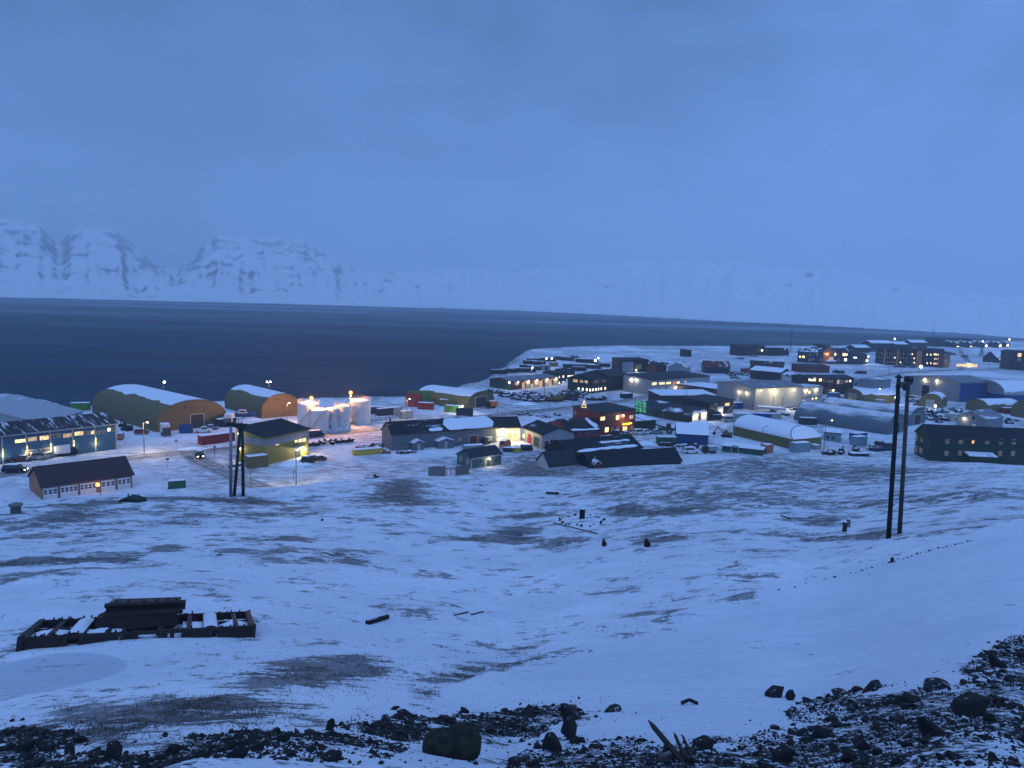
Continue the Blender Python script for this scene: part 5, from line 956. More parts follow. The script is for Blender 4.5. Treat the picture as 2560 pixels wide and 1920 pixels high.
root, L, D, he, uz = house('apartment_block', 'dark three storey apartment block with brown towers and scattered lit windows', m9(215, 706), m9(1112, 756), 14, m9(215, 492), 1.8, 'x', '|black', roofm('dark', .25), .6, wn_)
for x0, x1 in ((315, 342), (490, 518), (755, 828), (1096, 1112)):
    u0 = uz('F', *m9(x0, 640))[0]; u1 = min(L-.05, uz('F', *m9(x1, 640))[0]); q = MB(); fbox(q, facepos('F', L, D), u0, u1, -.5, he-.3, .003, .6); q.build('brown_tower', '|brick', root)
house('house', 'dark end house of the apartment block turned to the right', m9(1118, 758), m9(1206, 742), 12, 11.5, .8, 'm', '|brown', roofm('dark', .2), .4, rects(m9, 'F', [(1140, 560, 1165, 590), (1150, 640, 1170, 670)], 'glass', 0))
for i, (x0, x1, y, h_, lab) in enumerate(((-60, 130, 480, 5, 'snow roofed house behind the hotel, furthest left'), (150, 440, 470, 9, 'broad pale roofed house behind the apartment block'), (470, 640, 470, 8, 'house with two pale gables behind the apartment block'), (690, 900, 440, 8, 'long snow roofed house behind the apartment block, furthest right'))):
    house('house', lab, m9(x0, y+70), m9(x1, y+72), 14, h_, 2.5, 'x', '|dark', roofm('pale', .75), .6)
house('house', 'flat far building with a roof box at the end of the bay', m9(950, 440), m9(1520, 462), 20, 9, .5, 'f', '|charcoal', roofm('dark', .3), .3)
for i, x in enumerate((1205, 1250, 1320, 1380, 1430, 1500, 1560, 1640, 1700, 1745, 1830, 1890, 1950, 1990)):
    y = 455+(i % 3)*8; rr = random.Random(i)
    house('house', 'tiny far house with glaring lit windows in the row beside the bay', m9(x-22, y+14), m9(x+24, y+14), 8, 5.5, 2, 'x', '|dark', roofm('dark', .6), .3, [('F', m9(x-16, y-14), m9(x-2, y+2), '*white', 0), ('F', m9(x+2, y-12), m9(x+16, y+3), '*yellow' if i % 2 else '*white', 0)], group='far lit houses by the bay', lamps=[('F', m9(x, y-20), 'white', 1400, .8, 'bulb')] if i in (1, 3, 8, 11, 13) else ())
house('house', 'house with a steep snow roof and a glowing window strip, far right', m9(1850, 690), m9(2030, 690), 14, 4.4, 5.5, 'x', '|dark', roofm('pale', .7), .5, rects(m9, 'F', [(1880, 625, 2020, 650)], '*yellow', 4))
house('apartment_block', 'tall black block cut by the right edge with one bright window', h7(1405, 545), (2620, 929), 16, 13.5, 1.5, 'x', '|black', roofm('dark', .1), .6, rects(h7, 'F', [(1502, 362, 1545, 402)], '*warm', 1)+rects(h7, 'F', [(1500, 415, 1540, 450)], '*dim', 1), lamps=[('F', h7(1485, 570), 'orange', 600, .5)])
P0 = on_plane(*m9(1312, 735)); P1 = on_plane(*m9(1590, 742)); L, d_, n_, rz = frame(P0, P1); r_ = thing('shelter', 'long low glowing shelter made up for a bright strip beside the far road', 'shelter', (P0[0], P0[1], TZ), rz)
MB().box(0, 1.0, 0, L, 1.2, 2.0).build('glowing_wall', '*warm', r_); MB().box(-.3, -.8, 2.63, L+.3, 1.4, 2.85).build('roof', 'snow', r_)  # wall glows by its material; the whole shelter stands in for a lit strip
for i in range(6): MB().box(L*i/5-.1, -.6, 0, L*i/5+.1, -.4, 2.62).build('post', 'steel', r_)
lamp(r_, (L/2, -2, 2), LC['yellow'], 1800, 1)
x, y = on_plane(*m9(1632, 612)); r_ = thing('conifer', 'lone dark cone shaped tree by the far road', 'tree', (x, y, TZ)); MB().tube((0, 0, -.3), (0, 0, 3), .3, .2, 8).build('trunk', 'brown', r_); cr_ = MB(); rr = random.Random(5)
for i in range(420):
    z = 1.0+8.2*rr.random()**.9; rad = (9.6-z)*.40*rr.uniform(.5, 1.05); a = rr.uniform(0, 6.28); c_ = Vector((rad*math.cos(a), rad*math.sin(a), z)); s_ = .55; t1 = Vector((math.cos(a), math.sin(a), -.45))*s_*1.5; t2 = Vector((-math.sin(a), math.cos(a), .1))*s_*.7
    cr_.add([c_-t2, c_+t1*.3-t2*.2, c_+t1, c_+t2], [(0, 1, 2, 3)])
cr_.build('crown', 'dark_green', r_, fix=False)
# ------------------------------------------------------------------ vehicles and yard things
car('black estate car with headlights on, driving on the road behind the brick garage', a1(155, 1072), 186, 'suv', 'black', 3, sc=1.06)
car('dark car parked at the left end of the blue hall', a1(62, 975), 30, 'car', 'black')
car('dark red car parked second from the left before the blue hall', a1(212, 962), 34, 'car', 'darkred')
car('silver off-roader seen from behind before the blue hall', a1(338, 945), 70, 'suv', 'pale')
car('low pale car left of the white trailer', a1(462, 938), 75, 'hatch', 'pale')
truck('white box trailer truck parked at the blue hall wall', a1(640, 905), 218, 'dark', 'white', 4.2, 2.3, 0, .85)
truck('small white lorry in front of the largest ochre hall', a1(1690, 688), 125, 'charcoal', 'white', 3.6, 2.5, 0, .95)
truck('white van body with snow roof beside the boat', (573, 1064), 100, 'dark', 'white', 4.6, 2.7)
container('royal blue skip container in front of the largest ochre hall', a1(1835, 672), a1(1945, 672), 'royal', 3.4, False, 0, None, 2.5)
car('white pickup parked at the end wall of the largest ochre hall', a1(2080, 662), 200, 'pickup', 'white'); car('grey car behind the white pickup', b(120, 632), 185, 'car', 'steel')
car('red car parked under the lamp post left of the largest ochre hall', a1(1452, 680), 190, 'hatch', 'c_red'); car('red and white van in the shade right of the blue hall', a1(1232, 728), 110, 'hatch', 'brick')
spawn('digger_black', mk_digger('black'), 'excavator', 'black digger parked beside the wall of the largest ochre hall', 'excavator', (*on_plane(*a1(1300, 640)), TZ), 2.6, None, .8)
car('dark car with a glowing tail light on the side road', a1(2045, 918), 118, 'suv', 'black', 3)
for P0, P1, lab in (((503, 1114), (536, 1110), 'red container, left one of the pair by the road'), ((540, 1110), (573, 1105), 'red container, right one of the pair by the road')): container(lab, P0, P1, 'c_red', 6.06, True, 0, 'pair of red containers by the road')
x, y = on_plane(608, 1050); spawn('boat', mk_boat, 'boat', 'blue hulled boat with white cabin standing on a cradle', 'boat', (x, y, TZ), math.radians(14), None, .95)
container('dark container behind the boat cradle', b(190, 612), b(290, 600), 'navy', 6.06)
car('black van with one headlight on the road below the tanks', b(1190, 706), 215, 'van', 'black', 1, sc=.95)
car('dark off-roader at the door of the yellow green workshop', b(1095, 975), 60, 'suv', 'black'); car('dark car right of the off-roader at the yellow green workshop', b(1205, 955), 40, 'car', 'charcoal')
for i, (x, y) in enumerate(((1150, 810), (1215, 800), (1275, 790), (1345, 790), (1400, 778), (1460, 775), (1535, 765))): sled('snow dusted snowmobile in the row between the road and the long barracks', b(x, y), 20+i*37, 'snowmobiles in the row beside the road', 1.1)
for i, (x, y) in enumerate(((1670, 830), (1810, 805))): heap('snow dusted scrap heap by the yellow skips', b(x, y), 20, 3+i, sc=.62, group='scrap heaps by the yellow skips')
for i, (x0, x1) in enumerate(((1580, 1680), (1685, 1770))): container('yellow skip, '+('left' if i == 0 else 'right')+' of the two, left of the long barracks', b(x0, 905-i*8), b(x1, 897-i*8), 'yellow', 5.4, True, 0, 'yellow skips', 1.6, 2.2, cat='skip', name='skip')
for x, y, yw in ((1690, 1195, 20), (1780, 1165, 60)): sled('snow covered snowmobile parked on the slope above the hill crest', b(x, y), yw, 'snowmobiles near the crest', 1.0)
spawn('dingy', mk_dinghy('yellow'), 'dinghy', 'small yellow sledge boat left of the two crest snowmobiles', 'dinghy', (*on_plane(*b(1500, 1212)), TZ), .3, None, .9)
for i, (x, y) in enumerate(((175, 880), (255, 935), (470, 935), (540, 930))): heap('snow dusted oddments along the barracks wall', c3(x, y), 10*i, 11+i, sc=.55, group='oddments along the barracks wall')
for P0, P1, lab in (((120, 508), (215, 505), 'left'), ((205, 528), (290, 520), 'right')): container(f'navy container near the tanks, {lab} of the two', c3(*P0), c3(*P1), 'navy', 6.06, True, 0, 'navy containers near the tanks')
for P0, P1, lab in (((372, 515), (480, 500), 'pale pump hut with a lit roof, back one'), ((462, 560), (556, 552), 'pale pump hut, front one beside the lamp post')): container(lab, c3(*P0), c3(*P1), 'pale', 4.2, True, 0, 'pale huts by the road', 2.7, cat='hut', name='pump_hut')
gp = 'containers stacked beside the olive arched hall'
container('red container at the bottom of the tall stack', c3(497, 420), c3(610, 425), 'c_red', 6.06, False, 0, gp); container('red container on top of the tall stack', c3(497, 420), c3(610, 425), 'c_red', 6.06, False, 2.61, gp)
container('bright green container, lower one behind the red stack', c3(530, 395), c3(740, 392), 'lime', 12.2, False, 0, gp); container('bright green container, upper one behind the red stack', c3(530, 395), c3(740, 392), 'lime', 12.2, False, 2.61, gp)
container('red container on the ground in front of the stack', c3(628, 452), c3(780, 458), 'c_red', 6.06, True, 0, gp)
container('olive box against the flank of the olive arched hall', c3(862, 420), c3(1000, 425), 'olive', 6.06, True); container('light green container at the flank of the olive arched hall', c3(918, 482), c3(1050, 492), 'lime', 6.06)
container('black container by the road in front of the olive arched hall', c3(1055, 527), c3(1222, 527), 'navy', 6.06, False)
truck('dark lorry with an orange box at the door of the olive arched hall', c3(1460, 440), 30, 'black', 'orange', 3.0, 2.2, 0, .9)
truck('dark pickup truck with a snowy load at the back of the courtyard', c3(1400, 825), 60, 'black', 'pale', 3.0, 1.4, 0, .8)
car('red and white van with headlights on in the lit courtyard', c3(1585, 862), 250, 'van', 'brick', 1); car('black estate car at the mouth of the courtyard', c3(1795, 905), 10, 'suv', 'black')
container('black crate at the mouth of the courtyard', c3(1558, 915), c3(1650, 918), 'charcoal', 3.2, True, 0, None, 1.2, 1.6, cat='crate', name='crate'); container('yellow crate at the mouth of the courtyard', c3(1660, 918), c3(1730, 918), 'yellow', 2.6, True, 0, None, 1.2, 1.6, cat='crate', name='crate')
container('grey open trailer behind the teal cottage', c3(1145, 890), c3(1290, 880), 'pale', 6.06, True, 0, None, 1.0, 2.2, cat='trailer', name='trailer')
gp = 'cars parked at the red shop'
car('white off-roader parked right of the red shop', e5(300, 1282), 205, 'suv', 'white', 0, gp); car('white hatchback behind the white off-roader', e5(390, 1275), 205, 'hatch', 'white', 0, gp); car('silver saloon beside the tractor', e5(522, 1272), 200, 'car', 'palegrey', 0, gp); car('grey car under the yellow sign of the red shop', e5(135, 1300), 205, 'car', 'pale', 0, gp); car('dark car furthest left under the yellow sign', e5(20, 1285), 205, 'car', 'charcoal', 0, gp)
x, y = on_plane(*e5(635, 1262)); spawn('tractor', mk_tractor, 'tractor', 'black tractor with a raised front loader near the dark green container', 'tractor', (x, y, TZ), math.radians(170), None, 1.25)
container('low grey trailer right of the tractor', e5(722, 1225), e5(798, 1222), 'charcoal', 4.0, True, 0, None, .9, 2, cat='trailer', name='trailer')
gp = 'vans at the lamplit doors'
car('silver van with a snowy roof before the tall lamplit door', e5(1460, 1120), 190, 'van', 'palegrey', 0, gp); car('dark van left of the silver van', e5(1310, 1095), 195, 'van', 'dark', 0, gp); car('black estate car beside the glowing snow bank', e5(1175, 1100), 200, 'suv', 'black', 0, gp)
container('pale blue boat trailer box under snow, left of the snow capped olive hall', e5(1545, 1085), e5(1720, 1088), 'pale', 7, True, 0, None, 2.2, cat='trailer', name='trailer'); container('dark blue trailer under snow behind the pale one', e5(1760, 1070), e5(1990, 1080), 'royal', 9, True, 0, None, 2.0, cat='trailer', name='trailer'); container('pale tank trailer at the end of the trailer row', e5(2020, 1085), e5(2110, 1085), 'palegrey', 4, True, 0, None, 2.2, cat='trailer', name='trailer')
spawn('dingw', mk_dinghy('white'), 'motor_boat', 'white motor boat under a snowy cover before the largest white hall', 'boat', (*on_plane(*e5(2000, 985)), TZ+.6), -.35, None, 2.2)
container('blue flat shed with snow on it left of the largest white hall', e5(1490, 950), e5(1650, 945), 'royal', 6.06)
for i, (x, y) in enumerate(((300, 1010), (400, 1040), (450, 1030), (150, 1060), (290, 1105))): heap('snowy machinery on the lamplit yard of the white hall', g6(x, y), 30*i, 21+i, sc=.7, group='machinery on the lamplit yard')
container('orange brown crate stack at the office block wall', g6(485, 1000), g6(590, 985), 'cream', 4, True, 0, None, 2.6, cat='crate', name='crate'); spawn('digger_y', mk_digger('ochre'), 'excavator', 'ochre digger behind the royal blue hall', 'excavator', (*on_plane(*e5(1430, 1312)), TZ), 3.0, None, .8)
car('dark car on the lamplit snow right of the office block', g6(760, 950), 20, 'suv', 'steel')
car('white off-roader parked before the royal blue hall', e5(965, 1520), 188, 'suv', 'white'); truck('dark lorry with a pale tailgate before the dark green shed', e5(1250, 1520), 10, 'black', 'pale', 3.4, 1.6, 0, .8)
for i, (x, y, yw) in enumerate(((800, 1440, 10), (900, 1430, 40), (1010, 1420, 100), (1090, 1455, 60), (1150, 1480, 20))): heap('dark oddments in the yard of the royal blue hall', e5(x, y), yw, 31+i % 3, sc=.5, group='oddments at the royal blue hall')
for i, x in enumerate((580, 620, 660, 690)): MBp = spawn('barrel', lambda: [('drum', MB().lathe([(.3, 0), (.3, .9)], 10), 'rust', []), ('lid', MB().lathe([(.28, .902), (.28, .96)], 10), 'snow', [])], 'barrel', 'rusty barrel in the row before the dark green container', 'barrel', (*on_plane(*e5(x, 1432)), TZ+.05), 0, 'barrels before the dark green container', 1.3)
car('white car with a snowy roof before the pale blue cube', g6(1300, 1492), 200, 'car', 'white'); 
for x, y, yw, lab in ((1390, 1450, 200, 'dark car under snow, nearest to the pale blue cube'), (1470, 1470, 210, 'dark car under snow beside the utility poles')): car(lab, g6(x, y), yw, 'hatch', 'charcoal')
for i, (x, y) in enumerate(((770, 1555), (830, 1560), (940, 1555), (1085, 1510), (1140, 1540))): sled('dark snowmobile lined up along the crest, below the flat pale shed', g6(x, y), 25*i, 'snowmobiles along the crest', 1.15)
spawn('digger_b2', mk_digger('dark'), 'excavator', 'dark small digger among the crest snowmobiles', 'excavator', (*on_plane(*g6(930, 1545)), TZ), 1.0, None, .55)
container('white fish box beside the crest snowmobiles', g6(1282, 1590), g6(1360, 1590), 'white', 2.2, True, 0, None, 1.1, 1.6, cat='crate', name='crate'); container('low dark trailer among the crest snowmobiles', g6(1060, 1580), g6(1280, 1580), 'navy', 6.06, True, 0, None, .9, 2.2, cat='trailer', name='trailer')
container('dark flat trailer left of the utility poles', g6(1320, 1520), g6(1620, 1500), 'navy', 9, False, 0, None, .8, 2.2, cat='trailer', name='trailer')
container('brown crate in front of the small ochre arched hall', g6(1020, 935), g6(1060, 938), 'yellow', 2, False, 0, None, 2.0, cat='crate', name='crate')
for i, (x, y) in enumerate(((1180, 950), (1260, 940), (1330, 950), (1420, 950), (1500, 960), (1545, 830), (1500, 850), (1480, 890))): heap('snowy boats and crates between the small ochre hall and the twin grey halls', g6(x, y), 40*i, 41+i % 4, sc=.8, group='clutter behind the twin grey halls')
container('pale hut under the floodlight mast', g6(1340, 985), g6(1420, 988), 'pale', 4, True, 0, None, 2.6, cat='hut', name='pump_hut')
container('dark red container under the snow roof of the right ochre hall', h7(1360, 1030), h7(1428, 1030), 'darkred', 6.06)
for i, (x, y) in enumerate(((500, 1075), (560, 1090), (620, 1060), (680, 1095), (750, 1085), (560, 1020), (660, 1010), (850, 1010), (450, 900), (350, 900), (330, 850))): heap('snowy boats and scrap between the halls and the grey blue house', h7(x, y), 35*i, 51+i % 4, sc=.85, group='clutter left of the grey blue house')
container('small yellow lit hut left of the grey blue house', h7(770, 1105), h7(835, 1100), 'cream', 3, True, 0, None, 2.8, cat='hut', name='pump_hut')
lamp_post('short glowing lamp before the ochre hall with the bright roof', h7(590, 985), 1.6, .2, 0, 'yellow', 900, False, None, .5)
for x, y, yw, lab, k_ in ((930, 410, 100, 'car with red tail lights on the far road', 2), (800, 385, 90, 'dark car in the far car park', 0), (230, 745, 10, 'dark bus shaped car on the hall yard', 0)): car(lab, h7(x, y), yw, 'suv', 'black', k_, sc=1.3)
for i, (x, y) in enumerate(((180, 520), (230, 520), (260, 522), (340, 525), (370, 525))): car('dark car parked in front of the apartment block', h7(x, y), 10, 'car', 'black', 0, 'cars in front of the apartment block')
for i, (x, y) in enumerate(((880, 612), (920, 618), (1140, 622), (1175, 624))): car('dark car parked on the flat below the hotel', g6(x, y), 5, 'suv', 'black', 0, 'cars below the hotel', sc=1.2)
# dark machine yard by the red vehicle station, timber and scrap on the point
gp = 'scrap and machines heaped in the yard by the red vehicle station'
for i, (x, y, s_) in enumerate(((235, 720, .9), (285, 745, .8), (370, 740, 1), (400, 790, .9), (450, 760, 1.1), (480, 800, .9), (530, 770, 1), (560, 820, 1), (610, 790, 1), (640, 835, .9), (690, 760, 1), (720, 740, .8), (830, 770, 1), (860, 810, 1), (905, 790, .8), (800, 850, 1), (890, 850, .9), (1190, 760, .9), (1390, 800, .8))): heap('dark snow dusted scrap heap in the yard by the red vehicle station', d4(x, y), 37*i, 61+i % 6, sc=s_*.95, group=gp)
for i, (x, y, yw) in enumerate(((1030, 850, 20), (1110, 850, 200), (1165, 830, 60))): spawn(f'digger_d{i % 2}', mk_digger('olive' if i < 2 else 'black'), 'excavator', ('olive digger left of the dark gap, leftmost of the machine group', 'olive digger in the middle of the machine group', 'black digger at the right of the machine group')[i], 'excavator', (*on_plane(*d4(x, y)), TZ), math.radians(yw), 'diggers by the red vehicle station', 1.0)
for i, (x, y) in enumerate(((1270, 830), (1310, 840), (1350, 800))): spawn('digger_d3', mk_digger('charcoal'), 'excavator', 'charcoal digger parked before the corner office', 'excavator', (*on_plane(*d4(x, y)), TZ), math.radians(60+i*80), 'charcoal diggers before the corner office', .9)
truck('snow covered pale lorry in the scrap yard', d4(800, 840), 20, 'charcoal', 'pale', 4.5, 1.8, 0, .9)
spawn('dingd', mk_dinghy('charcoal'), 'dinghy', 'snow covered boat beside the road below the corner office', 'dinghy', (*on_plane(*d4(1600, 835)), TZ), .2, None, 1.6)
for i, x in enumerate((1540, 1690)): sled('dark machine under snow beside the road below the corner office', d4(x, 835), 30*i, 'machines by the road', 1.6)
container('dark open sided shelter beside the road', d4(1965, 815), d4(2130, 800), 'navy', 6.06, True, 0, None, 2.2, cat='shelter', name='shelter')
gp = 'timber stacks on the point'
for i, (x, y, yw) in enumerate(((800, 340, 10), (900, 330, 8), (1000, 330, 5), (760, 370, 12), (860, 380, 8), (720, 430, 10), (800, 440, 8), (880, 445, 6), (470, 475, 12), (560, 465, 12), (640, 470, 10), (720, 470, 8), (340, 492, 14))): heap('dark timber stack under thin snow on the point', d4(x, y), yw, 1, 'timber', 1.15, gp, 'timber stack')
gp = 'dark stacks behind the corner office'
for i, (x, y, yw) in enumerate(((1340, 330, 5), (1440, 345, 5), (1540, 350, 0), (1600, 360, 0), (1280, 415, 10), (1380, 420, 8), (1480, 420, 5), (1570, 425, 5), (1690, 405, 0), (1320, 285, 20), (1160, 310, 15), (1230, 320, 0), (1270, 450, 5), (1380, 455, 5))): heap('dark stack of timber and scrap behind the corner office', d4(x, y), yw, i % 3+81, 'timber' if i % 3 else 'scrap', 1.15, gp, 'timber stack')
container('pale hut with a lamp among the timber stacks', d4(905, 450), d4(1010, 448), 'pale', 6.06, True, 0, None, 3.4, cat='hut', name='pump_hut'); container('grey green tank hut right of the pale lamp hut', d4(1030, 400), d4(1120, 395), 'olive', 6.06)
for i, (x, y) in enumerate(((40, 395), (480, 350), (520, 370), (590, 360), (650, 370), (330, 320), (1500, 480), (1560, 500), (1620, 500), (1700, 470), (1800, 470), (1600, 300), (1780, 270))): heap('dark oddment on the far snow flat', e5(x, y), 17*i, 91+i % 3, sc=.95, group='oddments on the far snow flat')
for i, (x, y) in enumerate(((1120, 830), (1340, 780), (1420, 800), (1360, 900), (1250, 985), (1440, 985), (1180, 1000), (1560, 900), (880, 920), (930, 900))): heap('snow flecked crates and scrap around the small ochre hall', g6(x, y), 53*i, 101+i % 4, sc=.7, group='clutter around the small ochre hall')
for i, (x, y) in enumerate(((340, 760), (400, 930), (470, 985), (520, 1040), (640, 1120), (700, 1020), (800, 990), (870, 1090), (1230, 1000), (1300, 1010), (1400, 1130), (1440, 1100))): heap('dark yard clutter among the right hand halls', h7(x, y), 61*i, 107+i % 4, sc=.7, group='clutter among the right hand halls')
for i, (x, y, c_) in enumerate(((1230, 870, 'charcoal'), (1290, 880, 'palegrey'), (1350, 860, 'navy'), (1460, 900, 'black'))): car('small car parked behind the small ochre hall', g6(x, y), 30*i, 'hatch', c_, 0, 'cars behind the small ochre hall')
for i, (x, y, c_) in enumerate(((1700, 655, 'black'), (1760, 660, 'palegrey'), (1290, 690, 'navy'), (1400, 720, 'black'))): car('small car on the flat before the dark brown office', e5(x, y) if i < 2 else e5(x+250, y-10), 12*i, 'suv', c_, 0, 'cars before the dark brown office')
for i, (x, y) in enumerate(((1480, 505), (1530, 520), (1590, 505), (1660, 515), (1720, 500), (1500, 545), (1570, 555))): heap('dark pallets and scrap on the flat right of the navy house', e5(x, y), 47*i, 113+i % 4, sc=.8, group='scrap right of the navy house')
for i, (x, y) in enumerate(((1390, 775), (1420, 745), (1475, 760), (1350, 735), (1270, 760), (1230, 730))): heap('dark scrap close to the corner office', d4(x, y), 41*i, 117+i % 4, sc=.75, group='scrap close to the corner office')
for i, (x, y) in enumerate(((400, 1110), (640, 1030), (690, 1010), (760, 1030), (1100, 1030), (900, 1045), (960, 1055))): heap('low dark stuff along the road above the barracks roofs', d4(x, y), 33*i, 121+i % 3, sc=.5, group='stuff along the road above the barracks')
# ------------------------------------------------------------------ street lamps, masts, fence
lamp_post('lamp post with a lit head left of the largest ochre hall', a1(1478, 882), 8.4, .9, 0, 'warm', 1500)
lamp_post('street lamp between the boat and the white tanks', b(890, 562), 6.6, .7, 0, 'warm', 900)
lamp_post('tall pale lamp post on the snow before the yellow green workshop', b(985, 1266), 8.2, .35, 80, 'yellow', 1600, False)
lamp_post('short unlit post beside the side road below the yellow green workshop', b(520, 1285), 5.0, .3, 180, None, 0, False)
lamp_post('tall street lamp in front of the red container stack', c3(510, 602), 8.2, .7, 0, 'warm', 1600)
lamp_post('lamp post right of the red container stack', c3(565, 545), 5.4, .3, 0, None)
lamp_post('bright lamp above the black container by the road', c3(1103, 500), 2.6, .2, 0, 'cool', 2600, True, 'street lamps', .35)
lamp_post('dark unlit lamp post beside the road right of the olive hall', c3(1502, 505), 8.6, .9, 0, None)
lamp_post('lamp post standing in the snow before the red vehicle station', d4(935, 872), 9.0, .9, 0, None)
lamp_post('lamp mast behind the largest ochre hall, far left', (409, 1012), 8.5, .3, 0, 'cool', 700, True, 'street lamps', .42)
lamp_post('double headed lamp mast behind the orange brown hall', (672, 1006), 8.0, .45, 30, 'cool', 700, True, 'street lamps', .32, None, True)
lamp_post('tall lamp post with an arm at the crest, right of the snow capped olive hall', g6(730, 1562), 10.4, 2.0, 20, 'cool', 200, True, 'street lamps', .16)
lamp_post('leaning floodlight mast with a glaring head between the halls', g6(1388, 940), 5.4, .6, 180, 'cool', 4200, False, 'street lamps', .62)
lamp_post('bright upright lamp left of the utility poles', g6(1545, 985), 3.6, .2, 0, 'yellow', 900, True, 'street lamps', .4)
lamp_post('lamp post before the dark brown office', g6(822, 800), 9.0, .6, 0, None)
lamp_post('lone lamp post on the snow right of the far road', m9(1735, 772), 9.0, .8, 0, None)
lamp_post('lamp post before the apartment block', m9(385, 835), 9.5, .8, 180, None)
lamp_post('lamp post rising behind the dark green hall', e5(905, 900), 8, .8, 0, None); lamp_post('unlit post before the dark green shed', e5(1885, 1522), 8, .8, 0, None)
lamp_post('bright lamp left of the hotel roofs on the far road', m9(800, 838), 5, .4, 0, 'cool', 3500, True, 'street lamps', .95)
for i, (x, y, h_, r_) in enumerate(((950, 420, 6, .42), (1018, 420, 6, .4), (1582, 470, 7, .6), (1620, 430, 7, .45), (770, 500, 4, .35))): lamp_post('small bright lamp among the dark stacks on the point, '+('leftmost one', 'on the pale hut', 'rightmost lower one', 'rightmost upper one', 'lowest one on the snow')[i], d4(x, y), h_, .3, 0, 'cool', 700, True, 'lamps on the point', r_)
for i, (x, y) in enumerate(((455, 470), (2000, 465), (1640, 500))): lamp_post('far street lamp '+('behind the apartment block', 'at the end of the far row of houses', 'beside the lone conifer')[i], m9(x, y), 9, .3, 0, 'cool', 1500, True, 'far street lamps', .8)
for x, y, lab in ((2020, 840, 0), (2130, 830, 1)):
    for i in range(6): pass
for i, (x, y, h_) in enumerate(((1762, 985, 5), (2028, 985, 8.5), (2148, 985, 8.5), (2000, 1000, 3))):
    p = on_plane(*e5(x, y)); r_ = thing('fence_post', 'dark tall post before the largest white hall', 'post', (*p, TZ), 0, 'posts before the largest white hall'); MB().tube((0, 0, -.3), (0, 0, h_*.8), .12, .1, 6).build('post', 'greywood', r_); MB().tube((0, 0, h_*.8), (0, 0, h_*.8+.06), .16, .16, 6).build('cap', 'snow', r_)
P = [b(1040, 648), b(1180, 640), b(1330, 625), b(1500, 598), b(1700, 570), b(1900, 535), b(2050, 508)]; P = [on_plane(*q) for q in P]; r_ = thing('guard_rail', 'dark guard rail between the white tanks and the road', 'fence', (P[0][0], P[0][1], TZ)); rl = MB(); pp = MB()
for i in range(len(P)-1):
    q0 = (P[i][0]-P[0][0], P[i][1]-P[0][1]); q1 = (P[i+1][0]-P[0][0], P[i+1][1]-P[0][1])
    for z in (.6, 1.1): rl.tube((*q0, z), (*q1, z), .07, None, 6)
    for k_ in range(4): pp.tube((q0[0]+(q1[0]-q0[0])*k_/4, q0[1]+(q1[1]-q0[1])*k_/4, -.3), (q0[0]+(q1[0]-q0[0])*k_/4, q0[1]+(q1[1]-q0[1])*k_/4, 1.15), .08, None, 6)
rl.build('rail', 'charcoal', r_); pp.build('post', 'charcoal', r_)
for p, pt, lab in (((1976, 880), 820, 'thin radio mast on the shore left of the hotel'), ((2331, 862), 805, 'thin radio mast above the apartment block roofs')):
    x, y = on_plane(*p); h_ = top_at((x, y), p[0], pt); r_ = thing('radio_mast', lab, 'mast', (x, y, TZ)); MB().tube((0, 0, -.5), (0, 0, h_), .32, .14, 6).build('mast', 'charcoal', r_); q = MB()
    for z in (.55, .75, .93): q.tube((-1.1, 0, h_*z), (1.1, 0, h_*z), .09, None, 5)
    q.build('antenna', 'charcoal', r_)
x, y = on_plane(2332, 866); r_ = thing('tower_hut', 'square hut with a flat rail at the foot of the right radio mast', 'hut', (x, y-2, TZ)); MB().box(-7, -4, -.5, 7, 4, 9).build('wall', '|dark', r_); MB().box(-8, -5, 9.003, 9, 5, 9.5).build('roof', 'charcoal', r_)
for i, p in enumerate((a1(1808, 840), a1(1718, 1040), b(960, 1172), a1(2200, 905), d4(1305, 890), b(150, 925))):
    x, y = on_plane(*p); r_ = thing('road_sign', 'thin sign post '+('left of the red container pair', 'on the snow behind the brick garage', 'left of the tall pale lamp post', 'at the road junction', 'by the road below the machine group', 'beside the trestle on the side road')[i], 'sign', (x, y, TZ), .4, 'thin sign posts'); MB().tube((0, 0, -.3), (0, 0, 2.9), .05, None, 6).build('pole', 'steel', r_); MB().cbox(0, -.07, 2.6, .75, .06, .55).build('sign_plate', 'steel', r_)
# ------------------------------------------------------------------ snow banks lit by lamps (ploughed heaps)
for i, (p, s_) in enumerate(((a1(1965, 835), (4.5, 1.6, .9)), (b(975, 990), (4.4, 2.0, 1.5)), (e5(1080, 1150), (6.5, 2.4, 1.5)), (e5(400, 1410), (4.5, 2, 1.3)), (d4(690, 890), (6, 2.4, 1.5)), (d4(1250, 625), (6, 3, 1.6)), (k8(1720, 690), (11, 4, 2.0)), (b(520, 535), (4, 2, 1.1)), (e5(900, 1165), (5, 2, 1.0)))):
    x, y = on_plane(*p); n1, n2 = 26, 16; u, v_ = np.meshgrid(np.linspace(-1, 1, n1), np.linspace(-1, 1, n2), indexing='ij'); rr = np.sqrt(u*u+v_*v_); zz = np.clip(1-rr, 0, 1)**.8*s_[2]*(.65+.7*fbm(u*3+i*5, v_*3, 3, 70+i))-.12
    V = np.stack([u.ravel()*s_[0], v_.ravel()*s_[1], zz.ravel()], 1); o = link('snow_bank', npmesh('snow_bank', V, gridf(n1, n2), 'snow'), None, (x, y, hz(x, y)), .25); tag(o, ('ploughed snow bank left of the red container pair', 'glowing snow bank before the door of the yellow green workshop', 'lamplit snow bank before the two white doors', 'ploughed snow bank right of the red shop cars', 'pinkish snow bank below the scrap yard', 'lamplit snow ramp beside the red vehicle station', 'lamplit snow bank between hotel and apartment block', 'snow bank beside the boat cradle', 'low snow bank along the dark green hall')[i], 'snow bank', 'ploughed snow banks')
